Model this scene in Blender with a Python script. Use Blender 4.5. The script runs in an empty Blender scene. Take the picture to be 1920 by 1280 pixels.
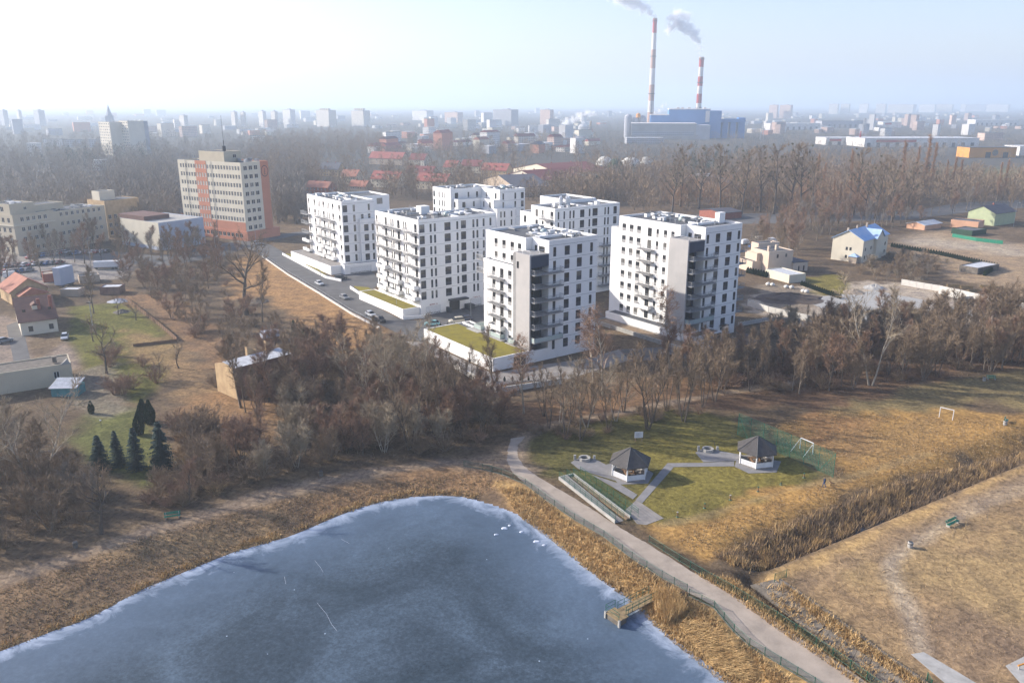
import bpy, math, random
import numpy as np
from mathutils import Vector, Matrix
random.seed(7)
S = bpy.context.scene
COL = S.collection
R = math.radians
# ------------------------------------------------------------------ camera
F = 1500.0; HC = 60.0; PIT = math.atan((640-195)/F)
cam = bpy.data.cameras.new('camera'); camo = bpy.data.objects.new('camera', cam); COL.objects.link(camo)
camo.location = (0, 0, HC); camo.rotation_euler = (math.pi/2-PIT, 0, 0)
cam.sensor_width = 36; cam.lens = 36*F/1920; cam.clip_start = 1; cam.clip_end = 80000
S.camera = camo
# ------------------------------------------------------------------ sky and sun
SUN_AZ, SUN_EL = -74.0, 25.0
W = bpy.data.worlds.new('World'); S.world = W; W.use_nodes = True
wn = W.node_tree; wn.nodes.clear()
sky = wn.nodes.new('ShaderNodeTexSky'); sky.sky_type = 'NISHITA'; sky.sun_disc = False
sky.sun_elevation = R(SUN_EL); sky.sun_rotation = R(SUN_AZ)
sky.altitude = 100; sky.air_density = 1.0; sky.dust_density = 1.7; sky.ozone_density = 2.0
bg = wn.nodes.new('ShaderNodeBackground'); bg.inputs[1].default_value = 0.15
wo = wn.nodes.new('ShaderNodeOutputWorld')
tint = wn.nodes.new('ShaderNodeMix'); tint.data_type = 'RGBA'; tint.blend_type = 'MULTIPLY'; tint.inputs[0].default_value = 1; tint.inputs[7].default_value = (1.03, 0.95, 1.04, 1)
wn.links.new(sky.outputs[0], tint.inputs[6]); wn.links.new(tint.outputs[2], bg.inputs[0]); wn.links.new(bg.outputs[0], wo.inputs[0])
SUNV = Vector((math.sin(R(SUN_AZ))*math.cos(R(SUN_EL)), math.cos(R(SUN_AZ))*math.cos(R(SUN_EL)), math.sin(R(SUN_EL))))
sl = bpy.data.lights.new('sun', 'SUN'); sl.energy = 5.0; sl.angle = R(0.6); sl.color = (1.0, 0.93, 0.83)
so = bpy.data.objects.new('sun', sl); COL.objects.link(so)
so.rotation_euler = (-SUNV).to_track_quat('-Z', 'Y').to_euler(); so.location = (-200, 60, 200)
S.view_settings.view_transform = 'Standard'; S.view_settings.look = 'None'
S.view_settings.exposure = 0.7; S.view_settings.gamma = 1; S.view_settings.use_curve_mapping = False
S.render.engine = 'CYCLES'
S.cycles.max_bounces = 7; S.cycles.diffuse_bounces = 2; S.cycles.glossy_bounces = 2
S.cycles.volume_bounces = 4; S.cycles.transparent_max_bounces = 64; S.cycles.transmission_bounces = 3

# ------------------------------------------------------------------ pixel -> place
CP, SP = math.cos(PIT), math.sin(PIT)
def ray(x, y):
    a = (x-960)/F; b = (640-y)/F
    return (a, CP+b*SP, -SP+b*CP)
def G(x, y, z=0.0):
    d = ray(x, y); t = (z-HC)/d[2]
    return (d[0]*t, d[1]*t)
def G3(x, y, z=0.0):
    p = G(x, y, z); return (p[0], p[1], z)
def at_depth(x, yb):            # ground point under a pixel
    return G(x, yb, 0)
def top_z(p, ytop):             # height of a point above p seen at pixel row ytop
    b = (640-ytop)/F; up = p[1]
    # solve fw,up: (Y*SP+dz*CP)/(Y*CP-dz*SP)=b
    dz = (b*up*CP-up*SP)/(CP+b*SP); return HC+dz
# ------------------------------------------------------------------ materials
MT = {}
def pm(name, c1, c2=None, scale=1.0, rough=0.85, bump=0.0, detail=5, metal=0.0, spec=0.3, c3=None, bscale=None, coords='Object'):
    if name in MT: return MT[name]
    m = bpy.data.materials.new(name); m.use_nodes = True; n = m.node_tree.nodes; l = m.node_tree.links
    b = n['Principled BSDF']; b.inputs['Roughness'].default_value = rough; b.inputs['Metallic'].default_value = metal
    b.inputs['Specular IOR Level'].default_value = spec
    if c2 is None: c2 = tuple(min(1, c*0.82) for c in c1)
    tc = n.new('ShaderNodeTexCoord'); nz = n.new('ShaderNodeTexNoise')
    nz.inputs['Scale'].default_value = scale; nz.inputs['Detail'].default_value = detail; nz.inputs['Roughness'].default_value = 0.62
    l.new(tc.outputs[coords], nz.inputs['Vector'])
    cr = n.new('ShaderNodeValToRGB'); l.new(nz.outputs['Fac'], cr.inputs[0])
    e = cr.color_ramp.elements; e[0].position = 0.33; e[1].position = 0.67
    e[0].color = (*c2, 1); e[1].color = (*c1, 1)
    if c3: k = e.new(0.52); k.color = (*c3, 1)
    l.new(cr.outputs[0], b.inputs['Base Color'])
    if bump:
        bp = n.new('ShaderNodeBump'); bp.inputs['Strength'].default_value = bump; bp.inputs['Distance'].default_value = 0.1
        n2 = n.new('ShaderNodeTexNoise'); n2.inputs['Scale'].default_value = bscale or scale*4; n2.inputs['Detail'].default_value = 4
        l.new(tc.outputs[coords], n2.inputs['Vector']); l.new(n2.outputs['Fac'], bp.inputs['Height']); l.new(bp.outputs[0], b.inputs['Normal'])
    MT[name] = m; return m
pm('white_render', (0.83, 0.82, 0.79), (0.78, 0.765, 0.735), 0.25, 0.9)
pm('grey_render', (0.43, 0.41, 0.39), (0.38, 0.365, 0.35), 0.3, 0.9)
pm('navy_panel', (0.035, 0.05, 0.085), (0.028, 0.04, 0.07), 0.5, 0.5)
pm('roof_felt', (0.13, 0.135, 0.14), (0.08, 0.083, 0.088), 0.15, 0.95)
pm('glass_dark', (0.03, 0.035, 0.042), (0.05, 0.045, 0.04), 0.35, 0.08, spec=0.6)
pm('glass_curtain', (0.22, 0.21, 0.19), (0.12, 0.115, 0.1), 0.6, 0.15, spec=0.6)
pm('frame_dark', (0.06, 0.058, 0.055), None, 2, 0.5)
pm('frame_white', (0.75, 0.75, 0.74), None, 2, 0.5)
pm('panel_grey', (0.33, 0.325, 0.315), None, 1, 0.6)
pm('panel_dark', (0.055, 0.06, 0.075), None, 1, 0.5)
pm('balcony_slab', (0.30, 0.295, 0.285), (0.22, 0.215, 0.21), 1, 0.9)
pm('metal_grey', (0.42, 0.43, 0.44), (0.3, 0.31, 0.32), 1.5, 0.4, metal=0.6)
pm('metal_dark', (0.07, 0.072, 0.075), None, 2, 0.5, metal=0.3)
pm('metal_white', (0.72, 0.73, 0.73), (0.6, 0.6, 0.6), 2, 0.45)
pm('glass_rail', (0.42, 0.50, 0.47), (0.36, 0.43, 0.41), 0.7, 0.12, spec=0.6)
pm('concrete', (0.42, 0.405, 0.375), (0.30, 0.29, 0.265), 0.8, 0.92, bump=0.2)
pm('concrete_dark', (0.20, 0.175, 0.145), (0.10, 0.088, 0.072), 0.9, 0.95, bump=0.3)
pm('asphalt', (0.135, 0.13, 0.125), (0.085, 0.083, 0.08), 0.25, 0.93, bump=0.1, bscale=6)
pm('paver', (0.30, 0.275, 0.245), (0.22, 0.2, 0.18), 0.6, 0.93, bump=0.2, bscale=5)
pm('paver_blue', (0.25, 0.24, 0.235), (0.19, 0.185, 0.18), 0.7, 0.9, bump=0.2, bscale=5)
pm('green_metal', (0.02, 0.12, 0.075), (0.014, 0.09, 0.055), 3, 0.45)
pm('wood_weathered', (0.32, 0.23, 0.12), (0.2, 0.15, 0.08), 2, 0.9)
pm('bark_dark', (0.14, 0.115, 0.09), (0.085, 0.068, 0.054), 3, 0.95)
pm('bark_pale', (0.46, 0.41, 0.33), (0.26, 0.22, 0.17), 1.2, 0.9)
pm('bark_mid', (0.25, 0.205, 0.155), (0.15, 0.12, 0.09), 2, 0.95)
pm('twig_brown', (0.31, 0.23, 0.15), (0.18, 0.13, 0.085), 0.6, 0.95)
pm('twig_red', (0.35, 0.225, 0.15), (0.21, 0.135, 0.09), 0.6, 0.95)
pm('twig_grey', (0.3, 0.255, 0.205), (0.19, 0.16, 0.13), 0.6, 0.95)
pm('twig_pale', (0.42, 0.345, 0.24), (0.27, 0.215, 0.145), 0.6, 0.95)
pm('twig_orange', (0.42, 0.25, 0.14), (0.27, 0.16, 0.095), 0.6, 0.95)
pm('needle_blue', (0.05, 0.085, 0.075), (0.025, 0.048, 0.042), 1.5, 0.9)
pm('needle_green', (0.035, 0.065, 0.03), (0.018, 0.035, 0.018), 1.5, 0.9)
pm('ivy', (0.04, 0.10, 0.03), (0.025, 0.06, 0.02), 1.5, 0.8)
pm('reed', (0.60, 0.42, 0.20), (0.42, 0.27, 0.12), 0.8, 0.95)
pm('reed_brown', (0.30, 0.215, 0.135), (0.18, 0.13, 0.085), 0.8, 0.95)
pm('dry_grass', (0.44, 0.31, 0.165), (0.28, 0.195, 0.105), 0.8, 0.95)
# ------------------------------------------------------------------ mesh builder
class MB:
    def __init__(s): s.v = []; s.f = []
    def add(s, vs, fs):
        o = len(s.v); s.v += [tuple(p) for p in vs]; s.f += [tuple(i+o for i in f) for f in fs]; return s
    def box(s, x0, x1, y0, y1, z0, z1):
        return s.add([(x0,y0,z0),(x1,y0,z0),(x1,y1,z0),(x0,y1,z0),(x0,y0,z1),(x1,y0,z1),(x1,y1,z1),(x0,y1,z1)],
                     [(0,3,2,1),(4,5,6,7),(0,1,5,4),(1,2,6,5),(2,3,7,6),(3,0,4,7)])
    def prism(s, poly, z0, z1):
        n = len(poly)
        a = sum(poly[i][0]*poly[(i+1)%n][1]-poly[(i+1)%n][0]*poly[i][1] for i in range(n))
        if a < 0: poly = poly[::-1]
        return s.add([(x,y,z0) for x,y in poly]+[(x,y,z1) for x,y in poly],
                     [tuple(range(n-1,-1,-1)), tuple(range(n,2*n))]+[(i,(i+1)%n,(i+1)%n+n,i+n) for i in range(n)])
    def quad(s, a, b, c, d): return s.add([a,b,c,d], [(0,1,2,3)])
    def tri(s, a, b, c): return s.add([a,b,c], [(0,1,2)])
    def tube(s, pts, rad, n=6, cap=True):
        pts = [Vector(p) for p in pts]; rings = []; o = len(s.v)
        if not isinstance(rad, (list, tuple)): rad = [rad]*len(pts)
        for i, p in enumerate(pts):
            d = (pts[min(i+1,len(pts)-1)]-pts[max(i-1,0)]).normalized()
            a = d.orthogonal().normalized() if abs(d.z) > 0.9 else Vector((0,0,1)).cross(d).normalized()
            b = d.cross(a)
            for k in range(n):
                t = 2*math.pi*k/n; s.v.append(tuple(p+(a*math.cos(t)+b*math.sin(t))*rad[i]))
        for i in range(len(pts)-1):
            for k in range(n):
                q = (k+1)%n; s.f.append((o+i*n+k, o+i*n+q, o+(i+1)*n+q, o+(i+1)*n+k))
        if cap:
            s.f.append(tuple(o+k for k in range(n-1,-1,-1))); m = o+(len(pts)-1)*n; s.f.append(tuple(m+k for k in range(n)))
        return s
    def lathe(s, prof, n=16, c=(0,0)):      # prof: (r,z) bottom to top
        o = len(s.v)
        for r, z in prof:
            for k in range(n):
                t = 2*math.pi*k/n; s.v.append((c[0]+r*math.cos(t), c[1]+r*math.sin(t), z))
        for i in range(len(prof)-1):
            for k in range(n):
                q = (k+1)%n; s.f.append((o+i*n+k, o+i*n+q, o+(i+1)*n+q, o+(i+1)*n+k))
        m = o+(len(prof)-1)*n; s.f.append(tuple(m+k for k in range(n))); s.f.append(tuple(o+k for k in range(n-1,-1,-1)))
        return s
    def mesh(s, name, mat, smooth=False):
        me = bpy.data.meshes.new(name); me.from_pydata(s.v, [], s.f); me.materials.append(MT[mat] if isinstance(mat, str) else mat)
        if smooth: me.polygons.foreach_set('use_smooth', [True]*len(me.polygons))
        return me
    def build(s, name, mat, parent=None, loc=None, rz=0, smooth=False):
        return link(name, s.mesh(name, mat, smooth), parent, loc, rz)
def link(name, me, parent=None, loc=None, rz=0, scale=None):
    o = bpy.data.objects.new(name, me); COL.objects.link(o)
    if parent is not None: o.parent = parent
    if loc is not None: o.location = loc
    if rz: o.rotation_euler = (0, 0, rz)
    if scale is not None: o.scale = scale
    return o
def thing(name, label, cat, loc=(0,0,0), rz=0, group=None):
    o = link(name, None, None, loc, rz); o.empty_display_size = 0.5
    return tag(o, label, cat, group)
def tag(o, label, cat, group=None, kind=None):
    if label: o['label'] = label
    if cat: o['category'] = cat
    if group: o['group'] = group
    if kind: o['kind'] = kind
    return o
def struct(name, mb, mat, label=None, cat=None, **k):
    o = mb.build(name, mat, **k); o['kind'] = 'structure'
    if label: o['label'] = label
    if cat: o['category'] = cat
    return o
def stuff(name, mb, mat, label, cat, **k):
    o = mb.build(name, mat, **k); return tag(o, label, cat, None, 'stuff')
def copy_tree(o, parent=None):
    c = o.copy(); COL.objects.link(c); c.parent = parent
    for ch in o.children: copy_tree(ch, c)
    return c
def sstep(x, a, b):
    t = np.clip((x-a)/(b-a), 0, 1); return t*t*(3-2*t)
def inpoly(X, Y, poly):
    ins = np.zeros(X.shape, bool); n = len(poly)
    for i in range(n):
        x0, y0 = poly[i][:2]; x1, y1 = poly[(i+1)%n][:2]
        if y0 == y1: continue
        c = ((y0 > Y) != (y1 > Y)) & (X < (x1-x0)*(Y-y0)/(y1-y0)+x0); ins ^= c
    return ins
def dline(X, Y, pts, closed=False):
    D = np.full(X.shape, 1e9); n = len(pts)
    for i in range(n if closed else n-1):
        x0, y0 = pts[i][:2]; x1, y1 = pts[(i+1)%n][:2]; dx, dy = x1-x0, y1-y0; L = dx*dx+dy*dy+1e-9
        t = np.clip(((X-x0)*dx+(Y-y0)*dy)/L, 0, 1); D = np.minimum(D, np.hypot(X-x0-t*dx, Y-y0-t*dy))
    return D
def resample(pts, step):
    out = []; 
    for a, b in zip(pts[:-1], pts[1:]):
        L = math.dist(a, b); n = max(1, int(round(L/step)))
        out += [tuple(a[k]+(b[k]-a[k])*i/n for k in range(len(a))) for i in range(n)]
    return out+[tuple(pts[-1])]
def smooth_line(pts, it=2):
    for _ in range(it):
        q = [pts[0]]
        for a, b in zip(pts[:-1], pts[1:]):
            q += [tuple(a[k]*.75+b[k]*.25 for k in range(2)), tuple(a[k]*.25+b[k]*.75 for k in range(2))]
        pts = q+[pts[-1]]
    return pts
def GP(pts, z=0.0): return [G(x, y, z) for x, y in pts]
# ================================================================== ground
ZI = -1.1
POND = GP([(-420,1360),(-150,1268),(0,1217),(80,1187),(180,1150),(255,1106),(330,1076),(420,1037),(490,1018),(560,998),(620,968),(700,941),(760,931),(820,926),(870,929),(930,946),(980,966),(1020,991),(1060,1026),(1100,1060),(1140,1092),(1185,1118),(1215,1145),(1240,1175),(1290,1214),(1340,1252),(1390,1290),(1450,1345),(1500,1420),(1300,1560),(-300,1560)], ZI)
POND = smooth_line(POND+[POND[0]], 2)[:-1]
DW0 = G(1425,1074,-2); DW1 = G(1990,838,-2)
_dl = math.dist(DW0, DW1); DDX, DDY = (DW1[0]-DW0[0])/_dl, (DW1[1]-DW0[1])/_dl
CHL = GP([(1330,1085),(1440,1165),(1560,1250),(1660,1330)]); CHR = GP([(1462,1082),(1545,1145),(1640,1215),(1745,1285),(1800,1325)])
CH = [( (a[0]+b[0])/2, (a[1]+b[1])/2 ) for a, b in zip(GP([(1400,1090),(1490,1165),(1585,1240),(1700,1325)]), GP([(1430,1085),(1510,1150),(1610,1225),(1720,1305)]))]
def height(X, Y):
    X = np.asarray(X, float); Y = np.asarray(Y, float); sh = X.shape
    X = X.ravel(); Y = Y.ravel(); Z = np.zeros(X.shape)
    m = (np.abs(X) < 150) & (Y > 20) & (Y < 190)
    if m.any():
        x, y = X[m], Y[m]; d = dline(x, y, POND, True); ins = inpoly(x, y, POND)
        w = np.where(x > 0, 4.6, 8.0)
        z = np.where(ins, ZI+0.04-0.7*sstep(d, 0.2, 2.0), (ZI+0.04)*(1-sstep(d, 0, w)))
        u = (x-DW0[0])*DDX+(y-DW0[1])*DDY; s = -(x-DW0[0])*DDY+(y-DW0[1])*DDX
        dd = np.where(s > 0, 1-sstep(s, 0.6, 8.5), 1-sstep(-s, 0.5, 2.4))
        z += -2.1*dd*sstep(u, -4.0, 1.5)
        c = dline(x, y, CH); z += -1.25*(1-sstep(c, 0.8, 3.0))
        Z[m] = z
    # low rise of the shore meadow and spoil
    return Z.reshape(sh)
def hz(x, y): return float(height(np.array([x]), np.array([y]))[0])
def axis(lo, hi, step, far):
    a = list(np.arange(lo, hi+step*.5, step)); s = step; v = hi
    while v < far: s *= 1.35; v += s; a.append(v)
    s = step; v = lo
    while v > -far*0.9: s *= 1.35; v -= s; a.insert(0, v)
    return np.array(a)
gx = axis(-150, 150, 0.8, 26000); gy = axis(48, 330, 0.8, 26000)
gy = gy[gy > -1500]; gy[0] = -1500
GX, GY = np.meshgrid(gx, gy); GZ = height(GX, GY)
rng = np.random.default_rng(3)
# gentle unevenness where nothing is paved
def vnoise(X, Y, s, seed):
    r = np.random.default_rng(seed); T = r.random((256, 256)); x = X/s; y = Y/s
    xi = np.floor(x).astype(int); yi = np.floor(y).astype(int); fx = x-xi; fy = y-yi
    fx = fx*fx*(3-2*fx); fy = fy*fy*(3-2*fy)
    g = lambda a, b: T[a % 256, b % 256]
    return (g(xi,yi)*(1-fx)+g(xi+1,yi)*fx)*(1-fy)+(g(xi,yi+1)*(1-fx)+g(xi+1,yi+1)*fx)*fy
base = np.array([0.135, 0.098, 0.062])
C = np.zeros(GX.shape+(3,)); C[:] = base
kf = sstep(GY, 420, 900)[..., None]; C = C*(1-kf)+np.array([0.085,0.080,0.068])*kf
n1 = vnoise(GX, GY, 9, 1); n2 = vnoise(GX, GY, 3, 2); n3 = vnoise(GX, GY, 28, 4)
C *= (0.75+0.5*n3)[..., None]
def wob(amt): return amt*((n1-.5)*1.4+(n2-.5)*.9)
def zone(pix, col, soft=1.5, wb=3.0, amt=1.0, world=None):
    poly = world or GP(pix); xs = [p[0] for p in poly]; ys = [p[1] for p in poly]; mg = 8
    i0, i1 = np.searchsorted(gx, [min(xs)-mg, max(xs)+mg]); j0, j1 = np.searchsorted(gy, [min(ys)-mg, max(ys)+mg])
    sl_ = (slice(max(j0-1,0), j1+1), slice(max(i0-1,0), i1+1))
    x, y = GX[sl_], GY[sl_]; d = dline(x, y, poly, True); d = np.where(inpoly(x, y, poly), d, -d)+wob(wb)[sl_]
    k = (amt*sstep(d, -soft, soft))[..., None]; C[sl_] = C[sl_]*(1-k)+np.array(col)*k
def trail(pix, col, w, soft=0.8, amt=0.85, wb=0.8):
    pts = smooth_line(GP(pix)); xs = [p[0] for p in pts]; ys = [p[1] for p in pts]; mg = w+6
    i0, i1 = np.searchsorted(gx, [min(xs)-mg, max(xs)+mg]); j0, j1 = np.searchsorted(gy, [min(ys)-mg, max(ys)+mg])
    sl_ = (slice(max(j0-1,0), j1+1), slice(max(i0-1,0), i1+1))
    d = dline(GX[sl_], GY[sl_], pts)+wob(wb)[sl_]; k = (amt*(1-sstep(d, w/2-soft, w/2+soft)))[..., None]
    C[sl_] = C[sl_]*(1-k)+np.array(col)*k
OLIVE = (0.185, 0.155, 0.042); GOLD = (0.36, 0.215, 0.075); TAN = (0.30, 0.205, 0.11); LEAF = (0.17, 0.105, 0.06); SOIL = (0.26, 0.20, 0.145)
zone([(-200,1240),(0,1100),(300,990),(640,905),(880,875),(960,885),(1040,960),(1000,960),(900,920),(800,915),(640,950),(300,1080),(0,1210)], (0.20,0.135,0.08), 2, 4)
zone([(200,1010),(420,985),(520,960),(500,1000),(330,1040),(240,1060)], (0.27,0.19,0.105), 3, 5, .7)
zone([(560,935),(760,890),(900,885),(960,905),(840,915),(700,930),(600,955)], (0.27,0.165,0.085), 2, 4, .8)
zone([(930,900),(985,912),(1077,978),(1185,1051),(1288,1114),(1338,1146),(1374,1188),(1463,1252),(1520,1300),(1360,1300),(1240,1180),(1150,1090),(1080,1040),(1020,985)], (0.40,0.26,0.11), 1, 2)
zone([(975,835),(1000,800),(1100,790),(1250,765),(1390,775),(1400,800),(1470,840),(1560,890),(1500,920),(1390,962),(1260,990),(1180,965),(1090,915),(1010,890)], (0.11,0.10,0.036), 2, 3)
zone([(1180,850),(1300,800),(1400,830),(1520,880),(1500,918),(1380,960),(1260,985),(1190,950),(1180,930),(1230,880)], OLIVE, 2.5, 3)  # sunlit part of the lawn, painted brighter and yellower than the rest
zone([(1420,800),(1560,770),(1740,760),(1920,775),(2100,790),(2100,800),(1920,830),(1700,905),(1560,945),(1430,1000),(1340,1050),(1260,1010),(1240,990),(1380,962),(1500,920),(1570,890),(1490,830)], GOLD, 2, 5)
zone([(1520,770),(1640,790),(1640,830),(1560,860),(1480,800)], (0.24,0.13,0.07), 3, 6, .6)
zone([(1640,790),(1760,800),(1720,860),(1600,880),(1560,860)], (0.30,0.19,0.08), 3, 6, .6)
zone([(1540,740),(1700,720),(1920,690),(2100,680),(2100,770),(1740,765),(1560,770)], (0.20,0.155,0.075), 3, 6)
zone([(1480,1070),(1700,960),(1920,870),(2200,760),(2300,1300),(1830,1290),(1700,1250),(1560,1150),(1470,1085)], TAN, 1.5, 2)
zone([(1640,1080),(1920,960),(2100,1000),(2100,1200),(1900,1180),(1750,1100)], (0.33,0.235,0.115), 4, 7, .7)
zone([(1720,1130),(1920,1180),(2050,1300),(1840,1290),(1740,1220)], (0.235,0.165,0.105), 3, 5, .8)
zone([(1420,1085),(1560,1030),(1720,955),(1920,872),(2000,840),(2000,855),(1920,885),(1730,965),(1570,1040),(1440,1095)], (0.42,0.28,0.125), .8, 1)
zone([(1390,1010),(1480,975),(1569,942),(1653,910),(1737,882),(1920,834),(1980,820),(1980,840),(1920,868),(1737,945),(1625,985),(1479,1052),(1400,1075),(1330,1060)], (0.12,0.09,0.06), 1, 1.5)
# gardens and meadows on the left
zone([(135,575),(235,565),(300,612),(330,650),(330,700),(260,760),(200,720),(160,690),(130,640)], (0.13,0.125,0.032), 2, 3)
zone([(230,620),(330,640),(420,720),(480,780),(330,760),(280,690)], (0.26,0.17,0.085), 3, 5, .8)
zone([(160,740),(260,770),(300,800),(310,870),(290,910),(180,890),(140,820)], (0.115,0.12,0.04), 2, 3)
zone([(360,740),(470,730),(520,790),(440,850),(330,800)], (0.25,0.15,0.075), 3, 5, .8)
zone([(470,475),(560,515),(640,560),(700,600),(730,640),(640,660),(560,610),(500,560),(440,560),(430,500)], (0.31,0.185,0.085), 3, 5)
zone([(220,535),(330,560),(430,640),(500,700),(420,700),(300,600),(220,560)], (0.23,0.14,0.075), 3, 6, .8)
zone([(140,700),(210,680),(240,770),(200,790),(140,770)], (0.20,0.17,0.13), 2, 2, .8)
zone([(20,470),(240,490),(250,520),(0,540),(-200,540),(-200,470)], (0.24,0.22,0.20), 3, 2)
zone([(0,590),(40,600),(60,690),(120,640),(140,660),(150,690),(60,720),(0,700),(-60,650)], (0.24,0.19,0.15), 1.5, 1.5)
# woodland floor
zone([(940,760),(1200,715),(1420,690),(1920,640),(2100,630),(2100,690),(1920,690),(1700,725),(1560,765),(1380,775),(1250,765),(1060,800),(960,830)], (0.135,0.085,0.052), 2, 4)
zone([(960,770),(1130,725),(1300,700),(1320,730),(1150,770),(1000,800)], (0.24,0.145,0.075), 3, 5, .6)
# building site and fields on the right
zone([(1395,560),(1420,535),(1560,530),(1700,530),(1860,580),(1900,610),(1760,610),(1600,610),(1480,605),(1420,590)], (0.37,0.31,0.24), 2, 5)
zone([(1400,535),(1480,530),(1560,560),(1500,590),(1440,580)], (0.20,0.16,0.115), 2, 5, .8)
zone([(1690,440),(1780,435),(1920,455),(2100,470),(2100,570),(1920,565),(1760,510)], (0.31,0.225,0.14), 2, 8)
zone([(1690,435),(1760,450),(1850,455),(1920,460),(1920,480),(1800,468),(1690,455)], (0.40,0.34,0.26), 2, 3, .8)
zone([(1500,520),(1580,515),(1600,548),(1540,560)], OLIVE, 2, 3)
zone([(1660,318),(1720,318),(1760,330),(1700,336)], (0.16,0.165,0.06), 5, 4)
zone([(1790,318),(1930,320),(1990,345),(1800,345)], (0.16,0.165,0.06), 5, 4)
zone([(1595,355),(1650,357),(1650,380),(1590,378)], (0.34,0.22,0.12), 5, 4)
# trodden tracks
LPATH = [(985,880),(930,866),(870,868),(800,870),(700,886),(620,902),(560,914),(480,936),(400,960),(330,982),(250,1007),(150,1042),(60,1070),(0,1088),(-200,1150)]
trail(LPATH, (0.27,0.205,0.145), 3.6, 1.2, .8, 1.2)
UTRAIL = [(970,860),(972,835),(990,812),(1040,795),(1110,783),(1200,766),(1300,746),(1400,730),(1500,716)]
trail(UTRAIL, (0.31,0.24,0.165), 2.6, .8, .8, .8)
zone([(900,850),(975,822),(985,850),(980,885),(930,880),(870,872)], (0.25,0.185,0.125), 2, 2.5, .8)
trail([(1990,880),(1920,912),(1850,937),(1780,975),(1710,1018),(1674,1045),(1670,1075),(1690,1115),(1712,1165),(1728,1215)], (0.42,0.345,0.25), 2.6, 1.1, .75, .9)
trail([(1480,1110),(1560,1075),(1650,1030),(1740,985),(1830,940),(1960,890)], (0.27,0.19,0.115), 3.0, 1.5, .6, 1.5)
trail([(1240,985),(1330,965),(1420,935),(1510,910),(1570,900),(1640,880),(1740,850)], (0.31,0.225,0.11), 1.6, .6, .6, .6)
me = bpy.data.meshes.new('ground'); ny, nx = GX.shape
me.vertices.add(nx*ny); me.vertices.foreach_set('co', np.stack([GX, GY, GZ], -1).astype(np.float32).ravel())
idx = np.arange(nx*ny).reshape(ny, nx); q = np.stack([idx[:-1,:-1], idx[:-1,1:], idx[1:,1:], idx[1:,:-1]], -1).reshape(-1, 4)
me.loops.add(q.size); me.loops.foreach_set('vertex_index', q.ravel().astype(np.int32)); me.polygons.add(len(q))
me.polygons.foreach_set('loop_start', np.arange(0, q.size, 4, dtype=np.int32)); me.polygons.foreach_set('use_smooth', np.ones(len(q), bool)); me.update()
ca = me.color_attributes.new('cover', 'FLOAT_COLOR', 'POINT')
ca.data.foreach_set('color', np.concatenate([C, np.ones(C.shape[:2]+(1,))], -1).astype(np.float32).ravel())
gm = bpy.data.materials.new('ground_cover'); gm.use_nodes = True; n = gm.node_tree.nodes; l = gm.node_tree.links; b = n['Principled BSDF']
b.inputs['Roughness'].default_value = 0.97; b.inputs['Specular IOR Level'].default_value = 0.1
at = n.new('ShaderNodeAttribute'); at.attribute_name = 'cover'; tc = n.new('ShaderNodeTexCoord')
def noise(nt, tcn, scale, detail=6, rough=0.65, dist=0.0):
    z = nt.nodes.new('ShaderNodeTexNoise'); z.inputs['Scale'].default_value = scale; z.inputs['Detail'].default_value = detail
    z.inputs['Roughness'].default_value = rough; z.inputs['Distortion'].default_value = dist; nt.links.new(tcn, z.inputs['Vector']); return z
def ramp(nt, src, stops):
    r = nt.nodes.new('ShaderNodeValToRGB'); nt.links.new(src, r.inputs[0]); e = r.color_ramp.elements
    e[0].position, e[0].color = stops[0][0], (*stops[0][1], 1); e[1].position, e[1].color = stops[1][0], (*stops[1][1], 1)
    for p, c in stops[2:]: k = e.new(p); k.color = (*c, 1)
    return r
def mixc(nt, mode, fac, a, bb):
    m = nt.nodes.new('ShaderNodeMix'); m.data_type = 'RGBA'; m.blend_type = mode; m.inputs['Factor'].default_value = fac
    nt.links.new(a, m.inputs[6]); nt.links.new(bb, m.inputs[7]); return m.outputs[2]
na = noise(gm.node_tree, tc.outputs['Object'], 1.3, 9, 0.72, 0.6); nb = noise(gm.node_tree, tc.outputs['Object'], 0.22, 6, 0.6, 0.8)
ra = ramp(gm.node_tree, na.outputs['Fac'], [(0.30, (0.42,0.40,0.40)), (0.70, (1.62,1.60,1.55)), (0.5, (1,1,1))])
rb = ramp(gm.node_tree, nb.outputs['Fac'], [(0.32, (0.68,0.68,0.74)), (0.68, (1.28,1.25,1.16))])
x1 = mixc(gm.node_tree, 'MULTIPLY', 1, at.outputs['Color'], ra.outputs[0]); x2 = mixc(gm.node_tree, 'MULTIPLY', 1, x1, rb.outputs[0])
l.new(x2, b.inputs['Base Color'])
bp = n.new('ShaderNodeBump'); bp.inputs['Strength'].default_value = 0.8; bp.inputs['Distance'].default_value = 0.25
l.new(na.outputs['Fac'], bp.inputs['Height']); l.new(bp.outputs[0], b.inputs['Normal'])
me.materials.append(gm); g = link('ground', me); g['kind'] = 'structure'; g['label'] = 'winter ground of dry grass, leaf litter and bare soil'
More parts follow.
